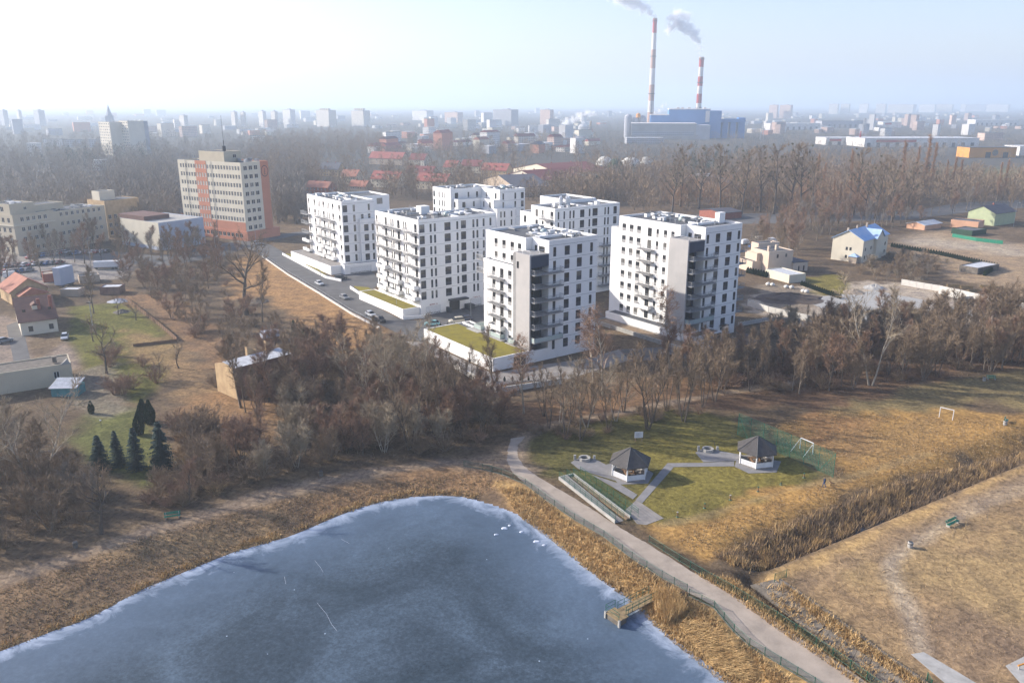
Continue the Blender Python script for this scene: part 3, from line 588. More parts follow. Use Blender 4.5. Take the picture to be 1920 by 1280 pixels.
for k in range(1, 7): balcony(b6, -2.7, -1.21, 15.9, 21.2, T6[k]-2.5, ('-x','-y','+y'), 'solid' if k == 6 else 'bars')
for k in range(1, 8):
    if k < 7: balcony(b6, 15.31, 18.2, .5, 6, T6[k]-2.5, ('-y','+x'), 'bars', 'balcony_slab')
b6.part('side_block', MB().box(15.31,17.0,3,9,3,26), 'navy_panel')
joints(b6, [((.9,.5),(15.3,.5))], [t+.42 for t in T6]); roof_kit(b6, 1.5, 15, 1, 29.5, 29.45, 30, 6)
b6.part('stair_head', MB().box(12.5,14.8,6,7.5,29.4,32.2), 'white_render')
m = MB(); b6.block(m, -5.2, 5.4, -3.5, .48, 0, 3.0, right=[(2.0,5.2,0.02,2.6,'gap')], parapet=.3); b6.block(m, -5.2, -1.22, .5, 30, 0, 2.95, parapet=.2); b6.part('podium', m, 'white_render')
m = MB(); b6.block(m, -9.5, -5.22, -3.5, 30, 0, 1.1, parapet=.2, roof='reed_brown'); b6.part('garden_terrace', m, 'concrete')
b6.part('entrance_canopy', MB().box(9.0,11.4,-.9,.49,2.9,3.05), 'metal_dark')
# ------------------------------------------------------------------ middle-left white block with garage doors
o2 = off(G(798.2,590.5), -1.5, 0); b2 = white('long white apartment block with two garage doors and a black entrance', o2); m = MB()
T2 = [26.8-3.29*k for k in range(7)]
r2 = rows(T2, [(.3,2.0),(8.7,10.8),(14.7,16.5)], 2.35, 'darkpanel')+rows(T2, [(3.7,4.4),(5.1,5.8),(12.8,13.5),(18.8,19.5),(20.2,20.9),(22.5,23.2),(25.0,25.7)], 2.35, 'darkpanel')
b2.block(m, 0, 14.0, 0, 27.2, 0, 28.2, right=[q for q in r2 if q[1] < 14]+[(1.6,6.8,.02,2.5,'garage'),(9.8,13.6,.02,2.9,'door')], left=rows(T2, [(20.8,19.4),(12.8,11.3),(2.5,1.0)], 2.4)+rows(T2, [(26.7,25.6)], 2.0, 'panel')+rows(T2, [(17.0,16.4),(15.8,15.1),(9.0,8.4),(7.8,7.1)], 2.2), parapet=.6)
b2.block(m, 14.0, 27.2, .45, 14, 0, 28.2, right=[q for q in r2 if q[0] > 14]+[(17.6,21.8,.02,2.5,'garage')], parapet=.6)
b2.part('body', m, 'white_render'); joints(b2, [((0,0),(14,0)),((14,.45),(27.2,.45))], [t+.42 for t in T2])
for k in range(0, 7):
    z = T2[k]-2.55
    for y0, y1 in ((18.7,24.7),(10.6,16.9),(.7,6.5)): balcony(b2, -1.7, -.01, y0, y1, z, ('-x','-y','+y'), 'solid' if (k >= 5 or (k == 4 and y0 > 15)) else 'bars')
b2.part('entrance_canopy', MB().box(9.4,15.6,-2.0,-.01,3.3,3.75), 'metal_dark'); b2.part('side_wall', MB().box(8.6,9.3,-2.4,-.01,0,1.5), 'metal_dark'); b2.part('side_wall', MB().box(15.2,17.4,-2.4,-.01,0,1.5), 'metal_dark')
roof_kit(b2, 1, 26.5, 1, 13, 27.65, 26, 2); roof_kit(b2, 1, 13, 13, 26, 27.65, 8, 12, False); b2.part('stair_head', MB().box(9,12,14,17,27.6,30), 'white_render')
m = MB(); b2.block(m, -5.6, -.01, .8, 30, 0, 2.6, parapet=.25); b2.part('podium', m, 'white_render'); b2.part('grass_roof', MB().box(-5.3,-.05,1.1,29.6,2.3,2.46), 'sedum')
pm('garage_sign', (0.35,0.10,0.09), None, 2, .6)
# ------------------------------------------------------------------ leftmost white block
o1 = off(G(640.9,513.7), 2.6, 2.6); b1 = white('leftmost white apartment block, six storeys with stacked balconies', o1); m = MB()
T1 = [24.5-3.66*k for k in range(6)]
l1 = rows(T1, [(31.3,30.0),(25.7,24.2),(17.2,15.7),(8.6,7.1),(2.8,1.3)], 2.3, 'panel')+rows(T1, [(21.7,21.1),(20.3,19.7),(13.2,12.6),(11.7,11.0)], 2.3)
b1.block(m, 0, 6.5, 0, 32.1, 0, 26, left=l1, right=rows(T1, [(.4,2.2)], 2.5, 'darkpanel')+rows(T1, [(4.4,5.3)], 2.5), parapet=.6)
b1.block(m, 6.5, 13.1, .01, 32.1, 0, 26, right=rows(T1[:1], [(10.5,11.3)], 2.4)+rows(T1[1:2], [(7.6,8.6),(10.4,11.4)], 2.3), parapet=.6)
b1.block(m, 6.5, 13.2, -1.2, 0.0, 0, 19.2, right=rows(T1[2:], [(8.0,9.8)], 2.5, 'darkpanel')+rows(T1[2:], [(11.1,12.0)], 2.5), parapet=.2)
b1.block(m, 13.1, 27, 14.5, 32.1, 0, 25.6, right=rows(T1[:1], [(15.5,17),(21.5,24)], 2.3), parapet=.6); b1.block(m, 13.2, 26.5, 11, 14.4, 0, 19.5, parapet=.4)
b1.part('body', m, 'white_render'); joints(b1, [((0,0),(13.1,0))], [t+.5 for t in T1[:2]]); joints(b1, [((6.5,-1.2),(13.2,-1.2)),((0,0),(6.5,0))], [t+.5 for t in T1[2:]])
for k in range(1, 6):
    z = T1[k]-2.6
    for y0, y1 in ((29.5,36.0),(15.0,21.8),(6.4,13.2)): balcony(b1, -1.7, -.01, y0, y1, z, ('-x','-y','+y'), 'solid' if k >= 4 else 'bars')
roof_kit(b1, 1, 12.5, 1, 31, 25.45, 26, 1)
b1.part('terrace_railing', MB().tube([(6.6,-1.1,20.2),(13.1,-1.1,20.2)], .04, 4).tube([(6.6,-1.1,19.1),(6.6,-1.1,20.2)], .04, 4).tube([(9.8,-1.1,19.1),(9.8,-1.1,20.2)], .04, 4), 'metal_white')
m = MB(); b1.block(m, -6.5, -.01, -2.0, 37, 0, 3.2, parapet=.3); b1.block(m, -2.2, 12, -4.5, -1.25, 0, 3.6, right=[(.0,8.6,.02,2.5,'garage')], parapet=.3); b1.part('podium', m, 'white_render')
b1.part('terrace_floor', MB().box(-6.1,-.05,-1.7,36.5,2.85,3.02), 'paver'); b1.part('ramp_wall', MB().box(12.1,12.6,-16,-1.3,0,1.8), 'white_render')
# ------------------------------------------------------------------ rear centre white block with stepped terraces
o3 = G(936.5,355.7,28); b3 = white('rear white apartment block with stepped terraces, behind the long block', o3); m = MB()
T3 = [26.4-3.3*k for k in range(8)]
b3.block(m, -14.5, 6.0, 12.8, 26.4, 0, 28, left=rows(T3, [(26.0,24.7)], 2.3)+rows(T3, [(21.9,21.1),(19.4,18.7),(17.9,17.3)], 2.3), right=rows(T3[:2], [(-12.5,-10.9),(-6.5,-5.7),(-2.5,-1.5)], 2.2), parapet=.6)
b3.block(m, 0, 12.3, -.2, 12.79, 0, 28, right=rows(T3, [(1.3,2.0),(7.1,7.9)], 2.4)+rows(T3, [(10.3,11.7)], 2.4, 'darkpanel')+rows(T3[2:], [(3.2,3.9),(4.7,5.4)], 2.3), left=rows(T3[:1], [(9.5,8.8),(3.2,2.0)], 2.3), parapet=.6)
b3.block(m, -13.5, -.01, 9.0, 12.79, 0, 24.2, right=rows(T3[1:3], [(-11.5,-10),(-6.5,-5.7),(-3,-2.2)], 2.1), left=rows(T3[1:4], [(12,10.8)], 2.2), parapet=.5); b3.block(m, -3.0, -.01, -.2, 8.99, 0, 24.2, left=rows(T3[1:2], [(7,6.2),(3,1.6)], 2.2), parapet=.5)
b3.block(m, -12.5, -3.01, 2.5, 8.99, 0, 20.5, right=rows(T3[2:4], [(-10,-9),(-6,-5)], 2.1), parapet=.5); b3.block(m, -3.0, 6.0, -2.6, -.21, 0, 20.9, right=rows(T3[2:], [(-1.5,-.8),(.2,.9),(3.6,4.3)], 2.3), parapet=.5)
b3.part('body', m, 'white_render'); joints(b3, [((0,-.2),(12.3,-.2))], [t+.42 for t in T3[:4]])
for pts, z in (([(-13.3,9.2),(-3,9.2),(-3,0)],24.2),([(-12.3,2.7),(-3,2.7)],20.5),([(-2.8,-2.4),(5.9,-2.4)],20.9)):
    t = MB().tube([(*p,z+.9) for p in pts], .045, 4)
    for p in pts: t.tube([(*p,z-.1),(*p,z+.9)], .035, 4)
    b3.part('terrace_railing', t, 'metal_white')
roof_kit(b3, .5, 12, 0, 12, 27.45, 12, 3); roof_kit(b3, -14, 5.5, 13.2, 26, 27.45, 14, 31, False)
# ------------------------------------------------------------------ rear right white block
o4 = G(1040.5,391.4,29); b4 = white('white apartment block behind, half hidden between the front and right blocks', o4); m = MB()
T4 = [27.9-3.29*k for k in range(8)]; c4 = [(1.2,1.8),(3.5,4.1),(5.9,6.5),(7.3,8.0),(14.2,14.9),(20.9,21.6),(22.3,23.0)]
r4 = rows(T4, c4, 2.4)+rows(T4, [(10.3,12.1),(15.8,18.0),(24.9,26.4)], 2.4, 'darkpanel')
b4.block(m, 0, 13.0, 0, 12.1, 0, 29, right=[q for q in r4 if q[1] < 13], left=rows(T4, [(9.8,8.5)], 2.2)+rows(T4, [(6.5,5.6),(2.2,.7)], 2.3, 'panel'), parapet=.6)
b4.block(m, 13.0, 27.6, .3, 12.1, 0, 29, right=[q for q in r4 if q[0] > 13], parapet=.6); b4.block(m, 16.0, 27.6, 12.11, 28, 0, 29.5, parapet=.6); b4.block(m, 3, 15.99, 12.11, 22, 0, 26, left=rows(T4[1:], [(20,18.6),(15.5,14)], 2.2), parapet=.5)
b4.part('body', m, 'white_render'); joints(b4, [((0,0),(13,0)),((13,.3),(27.6,.3))], [t+.42 for t in T4])
for k in range(0, 8): balcony(b4, -1.6, -.01, 1.0, 6.0, T4[k]-2.5, ('-x','-y','+y'), 'bars')
for k in range(3, 8): balcony(b4, 19, 26, -1.6, .29, T4[k]-2.5, ('-x','-y','+x'), 'bars', 'balcony_slab')
roof_kit(b4, 1, 27, 1, 11.5, 28.45, 14, 4, False)
pp = MB()
for x, y in ((6,5),(7.2,6),(9,5.4),(10.5,6.2)): pp.tube([(x,y,28.4),(x,y,31),(x+.5,y+.4,31.6),(x+1,y+.6,31),(x+1.1,y+.7,28.4)], .32, 8)
pp.box(5.4,11,6.8,8.2,28.4,29.8); b4.part('ventilation_plant', pp, 'metal_white')
# faint red lettering strokes over the garage doors
for x0, y in ((3.0,-.02),(18.6,.43)):
    t = MB(); r = random.Random(int(x0))
    for i in range(9):
        if i != 6: xx = x0+i*.3; t.box(xx,xx+.06,y-.02,y,2.72,3.1).box(xx,xx+.2,y-.025,y,r.choice((2.72,2.88,3.04)),r.choice((2.78,2.94,3.1))+.02)
    b2.part('lettering', t, 'garage_sign')
KEEP = []       # footprints where nothing grows
def blocked(x, y): return any(inpoly(np.array([x]), np.array([y]), p)[0] for p in KEEP)
def foot(bo, rz, x0, x1, y0, y1): c, s = math.cos(rz), math.sin(rz); return [(bo[0]+c*x-s*y, bo[1]+s*x+c*y) for x, y in ((x0,y0),(x1,y0),(x1,y1),(x0,y1))]
KEEP += [foot(P5, GA, -6, 33, -6, 34), foot(o6, GA, -11, 19, -7, 34), foot(o2, GA, -12, 29, -8, 34), foot(o1, GA, -12, 28, -10, 38), foot(o3, GA, -16, 14, -4, 28), foot(o4, GA, -3, 29, -3, 30),
         GP([(430,455),(480,440),(800,600),(800,645),(760,640),(480,490)]), GP([(1370,625),(1420,600),(1560,560),(1700,560),(1880,590),(1700,606),(1480,612),(1400,640)])]
rt = random.Random(99)
# ================================================================== other buildings
for nm, c1, c2, sc in (('cream_render',(0.56,0.49,0.36),(0.48,0.42,0.31),.2),('cream_light',(0.66,0.60,0.47),(0.58,0.53,0.42),.2),('orange_render',(0.52,0.225,0.14),(0.46,0.195,0.12),.2),('salmon',(0.55,0.26,0.18),(0.48,0.22,0.15),.3),
    ('roof_red',(0.33,0.105,0.085),(0.24,0.075,0.06),.5),('roof_orange',(0.38,0.16,0.105),(0.29,0.12,0.08),.5),('roof_maroon',(0.19,0.055,0.05),(0.14,0.045,0.04),.5),('roof_slate',(0.10,0.10,0.115),(0.07,0.07,0.085),.5),('roof_brown',(0.16,0.085,0.065),(0.11,0.06,0.05),.6),
    ('roof_blue',(0.16,0.36,0.66),(0.42,0.52,0.66),.12),('brick_red',(0.34,0.12,0.08),(0.24,0.085,0.06),.8),('old_yellow',(0.55,0.40,0.22),(0.40,0.27,0.15),.5),('old_brick',(0.26,0.17,0.13),(0.16,0.10,0.08),.6),('pale_blue_wall',(0.42,0.47,0.55),(0.36,0.40,0.48),.3),
    ('corrugated',(0.60,0.61,0.62),(0.40,0.41,0.42),1.2),('teal_wall',(0.08,0.26,0.28),(0.05,0.18,0.2),.8),('green_wall',(0.42,0.47,0.28),(0.36,0.4,0.25),.3),('peach',(0.66,0.38,0.24),(0.56,0.32,0.2),.3),('dark_green',(0.025,0.06,0.035),None,1),('beige_house',(0.62,0.50,0.39),(0.56,0.45,0.35),.3),
    ('tan_wall',(0.45,0.36,0.27),(0.36,0.29,0.22),.4),('steel_blue',(0.10,0.24,0.48),(0.08,0.20,0.42),.05),('hall_grey',(0.40,0.39,0.37),(0.32,0.31,0.30),.05),('tower_cream',(0.68,0.62,0.50),(0.60,0.55,0.45),.1),('tower_white',(0.72,0.70,0.66),(0.62,0.6,0.57),.1),('tower_grey',(0.40,0.41,0.44),(0.34,0.35,0.38),.1),('chim_red',(0.44,0.07,0.06),(0.36,0.06,0.055),.05),('chim_white',(0.70,0.66,0.62),(0.6,0.56,0.52),.05),('chim_brown',(0.50,0.33,0.26),(0.42,0.27,0.21),.05),('mall_orange',(0.66,0.30,0.05),(0.56,0.25,0.05),.1),('tent_white',(0.68,0.66,0.60),(0.6,0.58,0.52),.3)): pm(nm, c1, c2, sc, .85)
def facade(name, wall, dark, w, h):
    m = pm(name, wall, tuple(c*.88 for c in wall), .1, .85); nt = m.node_tree; b = nt.nodes['Principled BSDF']; src = b.inputs['Base Color'].links[0].from_socket
    br = nt.nodes.new('ShaderNodeTexBrick'); br.offset = 0; br.inputs['Scale'].default_value = 1; br.inputs['Brick Width'].default_value = w; br.inputs['Row Height'].default_value = h; br.inputs['Mortar Size'].default_value = .28*h; br.inputs['Mortar Smooth'].default_value = 0
    tc = nt.nodes.new('ShaderNodeTexCoord'); sx = nt.nodes.new('ShaderNodeSeparateXYZ'); ad = nt.nodes.new('ShaderNodeMath'); cx = nt.nodes.new('ShaderNodeCombineXYZ')
    nt.links.new(tc.outputs['Object'], sx.inputs[0]); nt.links.new(sx.outputs[0], ad.inputs[0]); nt.links.new(sx.outputs[1], ad.inputs[1]); nt.links.new(ad.outputs[0], cx.inputs[0]); nt.links.new(sx.outputs[2], cx.inputs[1]); nt.links.new(cx.outputs[0], br.inputs['Vector'])
    mx = nt.nodes.new('ShaderNodeMix'); mx.data_type = 'RGBA'; nt.links.new(br.outputs['Fac'], mx.inputs[0]); mx.inputs[6].default_value = (*dark, 1); nt.links.new(src, mx.inputs[7]); nt.links.new(mx.outputs[2], b.inputs['Base Color'])
facade('far_facade', (0.64,0.60,0.53), (0.14,0.14,0.15), 3.2, 3.0); facade('far_facade_white', (0.72,0.70,0.66), (0.2,0.2,0.21), 2.6, 3.0); facade('far_facade_pink', (0.62,0.46,0.38), (0.16,0.14,0.14), 3.0, 3.0); facade('far_facade_grey', (0.38,0.39,0.42), (0.13,0.13,0.15), 3.4, 3.2)
def fit2(C_, R_): a, b = G(*C_), G(*R_); return a, math.atan2(b[1]-a[1], b[0]-a[0]), math.dist(a, b)
def fit3(L_, C_, R_, z=0):
    l, c, r = G(*L_, z), G(*C_, z), G(*R_, z); ax = math.atan2(r[1]-c[1], r[0]-c[0]); ay = math.atan2(l[1]-c[1], l[0]-c[0])-math.pi/2; wx, wy = math.dist(c, r), math.dist(c, l)
    dd = (ay-ax+math.pi) % (2*math.pi)-math.pi; return c, ax+dd*wy/(wx+wy), wx, wy
def gcols(L, n, w, m=.8): s = (L-2*m-w)/max(1, n-1) if n > 1 else 0; return [(m+i*s, m+i*s+w) for i in range(n)]
def house(label, o, rz, lx, ly, he, hr, ridge='x', wall='cream_render', roof='roof_red', wl=(), wr=(), chim=(), dorm=0, name='house', over=.45, group=None, frame='frame_white', dz=0):
    b = Bld(name, label, 'house', (o[0], o[1], dz), rz, group, frame, wall, .2); m = MB()
    lo = [(a0, a1, z0, z1, 'plain') for a0, a1, z0, z1 in wl]; ro = [(a0, a1, z0, z1, 'plain') for a0, a1, z0, z1 in wr]
    b.block(m, 0, lx, 0, ly, 0, he, left=[(ly-a0, ly-a1, z0, z1, 'plain') for a0, a1, z0, z1 in wl], right=ro, parapet=0)
    t = .18; rf = MB(); e = over
    if ridge == 'x':
        k = (hr-he)/(ly/2); m.tri((0,ly,he),(0,0,he),(0,ly/2,hr)); m.tri((lx,0,he),(lx,ly,he),(lx,ly/2,hr)); x0, x1 = -e, lx+e
        for y0, s in ((-e,0),(ly+e,1)):
            ze = he-k*e; A = [(x0,y0,ze),(x1,y0,ze),(x1,ly/2,hr),(x0,ly/2,hr)]
            vs = [(x,y,z+.03) for x,y,z in A]+[(x,y,z+.03+t) for x,y,z in A]; rf.add(vs, [(0,3,2,1),(4,5,6,7),(0,1,5,4),(1,2,6,5),(2,3,7,6),(3,0,4,7)])
    else:
        k = (hr-he)/(lx/2); m.tri((0,0,he),(lx,0,he),(lx/2,0,hr)); m.tri((lx,ly,he),(0,ly,he),(lx/2,ly,hr)); y0, y1 = -e, ly+e
        for x0 in (-e, lx+e):
            ze = he-k*e; A = [(x0,y0,ze),(x0,y1,ze),(lx/2,y1,hr),(lx/2,y0,hr)]
            vs = [(x,y,z+.03) for x,y,z in A]+[(x,y,z+.03+t) for x,y,z in A]; rf.add(vs, [(0,3,2,1),(4,5,6,7),(0,1,5,4),(1,2,6,5),(2,3,7,6),(3,0,4,7)])
    b.part('wall', m, wall); ro_ = b.part('roof', rf, roof)
    for (x, y, h) in chim: MB().box(x-.4,x+.4,y-.3,y+.3,he,hr+h).build('chimney', 'brick_red' if roof != 'roof_blue' else 'tan_wall', ro_)
    for i in range(dorm):      # dormers on the camera-side slope
        x = lx*(i+1)/(dorm+1); yb = ly*.22; z = he+k*yb if ridge == 'x' else he
        d = MB().box(x-.8, x+.8, yb-.2, yb+2.2, z-.2, z+1.3); dm = d.build('dormer', wall, ro_); MB().box(x-.55,x+.55,yb-.26,yb-.205,z+.1,z+1.1).build('dormer_window', 'glass_dark', dm) if False else None
        MB().add([(x-1.1,yb-.5,z+1.25),(x+1.1,yb-.5,z+1.25),(x+1.1,yb+2.6,z+1.25),(x-1.1,yb+2.6,z+1.25),(x,yb-.5,z+2.0),(x,yb+2.6,z+2.0)], [(0,4,5,3),(1,2,5,4),(0,1,4),(2,3,5)]).build('dormer_roof', roof, ro_)
    return b
# ------------------------------------------------------------------ orange and cream office block
C_o = G(464, 452); ho = top_z(C_o, 305.3); _, rz, lx, ly = fit3((330.7,299.5), (454,305.3), (510,301.6), ho)
bo = Bld('office_building', 'tall cream and orange office slab with rows of windows', 'office block', C_o, rz, None, 'frame_white', 'cream_light', .1); m = MB(); fh = (ho-4.6)/8
tops = [ho-1.6-fh*k for k in range(8)]; LL = ly; cw = (LL-1.6)/22
lc = [(.9+cw*i, .9+cw*i+cw*.62) for i in range(22)]; oc = range(12, 16)
bo.block(m, 0, lx*.7, 0, ly, 4.2, ho, left=rows(tops, [c for i, c in enumerate(lc) if i not in oc], fh*.5), right=rows(tops, gcols(lx*.7, 3, 2.0, 1.6), fh*.5), parapet=.5)
bo.part('body', m, 'cream_light')
m = MB(); bo.block(m, lx*.7, lx, 0, ly, 4.2, ho+.02, parapet=.5); bo.part('orange_end_bay', m, 'orange_render')
m = MB(); bo.block(m, -.6, lx+3, -1.0, ly*.98, 0, 4.2, left=rows([3.2], gcols(ly, 14, 2, 2), 1.8), parapet=0); bo.part('ground_floor', m, 'orange_render')
m = MB(); y0, y1 = lc[12][0]-.4, lc[15][1]+.4; bo.wall(m, (-.12,y1), (-.12,y0), 4.25, ho+.05, [(y1-b_, y1-a, c, d, 'plain') for a, b_, c, d, _ in rows(tops, [lc[i] for i in oc], fh*.5)]); m.quad((-.12,y0,4.25),(0,y0,4.25),(0,y0,ho),(-.12,y0,ho)); m.quad((-.12,y1,4.25),(-.12,y1,ho),(0,y1,ho),(0,y1,4.25)); bo.part('orange_strip', m, 'orange_render')
m = MB().box(-.14,-.01,.1,y0-.2,4.25,4.2+fh*1.05); [m.box(-.2,-.16,a,b_,4.9,4.2+fh*.8) for a, b_ in lc[:12]]; bo.part('lower_orange_band', MB().box(-.1,-.01,.05,y0-.3,4.25,tops[6]-fh*.6), 'orange_render')
for yy in (y0-.35-cw*1.6, y1+cw*3.6): bo.part('downpipe', MB().tube([(-.18,yy,4.3),(-.18,yy,ho)], .09, 6), 'metal_grey')
m = MB(); bo.block(m, lx*.18, lx*.8, ly*.32, ly*.72, ho-.4, ho+4.2, right=[(lx*.5,lx*.62,ho+1.2,ho+2.8,'plain')], parapet=.2); bo.part('roof_house', m, 'cream_render')
for x, y, w in ((.3,2,1.2),(.75,3,1.8),(.5,5,1),(.85,9,1.4),(.6,12,1.2)): bo.part('roof_vent', MB().box(lx*x,lx*x+w,y,y+w,ho-.5,ho+1), 'metal_grey')
bo.part('antenna_mast', MB().tube([(lx*.5,ly*.45,ho+4),(lx*.5,ly*.45,ho+9)], .2, 5).tube([(lx*.5,ly*.45,ho+9),(lx*.5,ly*.45,ho+20)], .07, 4).box(lx*.5-.8,lx*.5+.8,ly*.45-.3,ly*.45+.3,ho+4.2,ho+6.5), 'metal_dark')
ring = MB(); cx, cz = lx*.85, ho-4.5
for i in range(24):
    a, b_ = 2*math.pi*i/24, 2*math.pi*(i+1)/24; ring.quad((cx+2.1*math.cos(a),-.03,cz+2.6*math.sin(a)),(cx+2.1*math.cos(b_),-.03,cz+2.6*math.sin(b_)),(cx+1.8*math.cos(b_),-.03,cz+2.25*math.sin(b_)),(cx+1.8*math.cos(a),-.03,cz+2.25*math.sin(a)))
ring.box(cx-.15,cx+.15,-.04,-.02,cz-1.4,cz+1.2).box(cx-.5,cx+.5,-.04,-.02,cz-1.5,cz-1.3); bo.part('wall_emblem', ring, 'panel_dark')
KEEP.append(foot(C_o, rz, -4, lx+8, -5, ly+2))
# ------------------------------------------------------------------ cream public building on the left
oc_, rz, lx = fit2((36,480), (205,451)); hc = top_z(oc_, 384); bc = Bld('public_building', 'long cream public building with terraces and rooftop plant at the left edge', 'public building', oc_, rz, None, 'frame_white', 'cream_render', .1); f_ = hc/5.2; m = MB()
tc_ = [f_*(k+.75)+.3 for k in range(5)]; w1 = lx*.42
bc.block(m, 0, w1, 0, 16, 0, f_*4.15, right=rows(tc_[:4], gcols(w1, 5, 1.5, 3.2), f_*.42), left=rows(tc_[:4], gcols(16, 4, 1.6, 2), f_*.5), parapet=.4)
bc.block(m, w1*.02, w1*.62, 1.5, 15, f_*4.1, hc, right=[(w1*.35,w1*.42,f_*4.5,f_*4.8,'plain')], left=rows([hc-1.2], gcols(13, 3, 2, 1.5), 2), parapet=.5)
bc.block(m, w1+.01, lx, 0, 16, 0, f_*4.0, right=rows(tc_[:4], [(w1+1.5+a, w1+1.5+b_) for a, b_ in gcols(lx*.52, 8, 1.3, 1.2)], f_*.4), parapet=.4); bc.block(m, w1*.6, lx*.62, 5, 15, f_*4.05, f_*4.75, parapet=.3)
bc.part('body', m, 'cream_render'); roof_kit(bc, 1, w1*.6, 2, 14.5, hc-.5, 18, 44, False); roof_kit(bc, w1, lx-1, 1, 15, f_*3.9, 16, 45, False)
bc.part('cornice', MB().box(-.3,w1,-.35,-.01,f_*3.0,f_*3.0+.4).box(-.35,-.01,-.35,16,f_*3.0,f_*3.0+.4), 'cream_light'); KEEP.append(foot(oc_, rz, -3, lx+2, -3, 20))
def flat(label, o, rz, lx, ly, h, wall, roofm='roof_felt', wl=(), wr=(), name='building', cat='building', group=None, frame='frame_white', keep=False):
    b = Bld(name, label, cat, o, rz, group, frame, wall, .15); m = MB(); b.block(m, 0, lx, 0, ly, 0, h, left=[(ly-a1, ly-a0, z0, z1, 'plain') for a0, a1, z0, z1 in wl], right=[(a0, a1, z0, z1, 'plain') for a0, a1, z0, z1 in wr], parapet=.25, roof=roofm, thick=.2); b.part('wall', m, wall)
    if keep: KEEP.append(foot(o, rz, -1.5, lx+1.5, -1.5, ly+1.5))
    return b
def wgrid(L, n, w, zs, h, m=1.0): return [(a, b_, z, z+h) for z in zs for a, b_ in gcols(L, n, w, m)]
o, rz, lx = fit2((205,445),(268,436)); b = flat('ochre three-storey building with a square stair tower, beside the cream building', o, rz, lx, 14, top_z(o,377), 'old_yellow', wr=wgrid(lx, 6, 1.5, (1,4.6,8.4), 1.9)); hh = top_z(o,377); m = MB(); b.block(m, 1, lx*.5, 5, 11, hh-.3, hh+4, parapet=.3); b.part('stair_tower', m, 'cream_light')
o, rz, lx, ly = fit3((252,455),(303,470),(370,455)); h = top_z(o, 418); b = flat('old workshop with pale blank gable wall and flat roof below the office block', o, rz, lx, ly, h, 'pale_blue_wall', 'concrete', keep=True); b.part('rendered_end_wall', MB().quad((-.02,ly,1.5),(-.02,0,1.5),(-.02,0,h),(-.02,ly,h)), 'cream_light'); b.part('upper_roof', MB().box(1,lx*.6,ly*.4,ly+2,h-.2,h+1.6), 'roof_brown')
o, rz, lx = fit2((305,412),(338,420)); flat('low pink annex joined to the office block', o, rz, lx, 12, 5.5, 'salmon', wr=wgrid(lx, 5, 1.3, (2.6,), 1.6))
# ------------------------------------------------------------------ houses on the left
C_, L_, R_ = (41.6,630), (25.5,601), (110.5,622); o, rz, lx, ly = fit3(L_, C_, R_); he = top_z(o, 604.5)
b = house('white cottage with dark tiled roof and a gabled dormer', o, rz, lx, max(ly, 8.5), he, he+4.6, 'x', 'cream_light', 'roof_brown', wr=[(lx*.2,lx*.2+1.1,.9,2.4),(lx*.76,lx*.76+1.1,.9,2.4)], chim=((lx*.93,4.0,1.0),(lx*.6,4.4,.4)), dorm=1, frame='frame_dark'); KEEP.append(foot(o, rz, -2, lx+2, -2, 10))
for x in (.12,.82): b.part('roof_window', MB().box(lx*x,lx*x+.8,2.0,2.1,he+2.2,he+2.9), 'glass_dark')
o, rz, lx, ly = fit3((8,553),(24,572),(88,560)); b = house('red-roofed yellow house behind the dark-roofed cottage', o, rz, lx, 13, 4.2, 7.6, 'y', 'old_yellow', 'roof_orange', over=.6); o2_ = (o[0]+2.0, o[1]-3.2)
b.part('porch_wall', MB().prism([(1.5,-4),(lx*.9,-4),(lx*.9,-.01),(1.5,-.01)], 0, 3.4), 'old_yellow'); b.part('porch_roof', MB().add([(1,-4.6,3.2),(lx*.95,-4.6,3.2),(lx*.95,-.4,3.2),(1,-.4,3.2),(lx*.47,-4.6,5.4),(lx*.47,-.4,5.4)], [(0,4,5,3),(1,2,5,4),(0,1,4),(2,3,5)]), 'roof_orange'); KEEP.append(foot(o, rz, -2, lx+2, -5, 14))
o, rz, lx = fit2((-75,752),(139,718)); h = top_z(G(139,718), 680); b = flat('long old cream building with flat felt roof at the left edge', o, rz, lx, 8, h, 'cream_render', 'concrete_dark', wr=[(lx*.83,lx*.83+1.1,h*.35,h*.35+1.6)], keep=True); b.part('parapet_gable', MB().add([(lx*.9,-.05,h-.2),(lx*.995,-.05,h-.2),(lx*.97,-.05,h+1.0),(lx*.9,.5,h-.2),(lx*.995,.5,h-.2),(lx*.97,.5,h+1.0)], [(0,1,2),(3,5,4),(0,2,5,3),(1,4,5,2)]), 'concrete'); b.part('chimney', MB().box(lx*.84,lx*.88,2,3,h,h+1.3), 'concrete_dark')
o, rz, lx = fit2((94,745),(147,744)); b = Bld('shed', 'shed with white corrugated roof and teal side wall beside the old cream building', 'shed', o, rz); b.part('wall', MB().box(.2,lx-.2,.3,4,0,2.0), 'teal_wall'); rf = MB()
for i in range(14): x = lx*i/14; rf.add([(x,-.3,2.05),(x+lx/28,-.3,2.13),(x+lx/14,-.3,2.05),(x,4.3,3.0),(x+lx/28,4.3,3.08),(x+lx/14,4.3,3.0)], [(0,1,4,3),(1,2,5,4)])
b.part('roof', rf, 'corrugated'); KEEP.append(foot(o, rz, -1, lx+1, -2, 6))
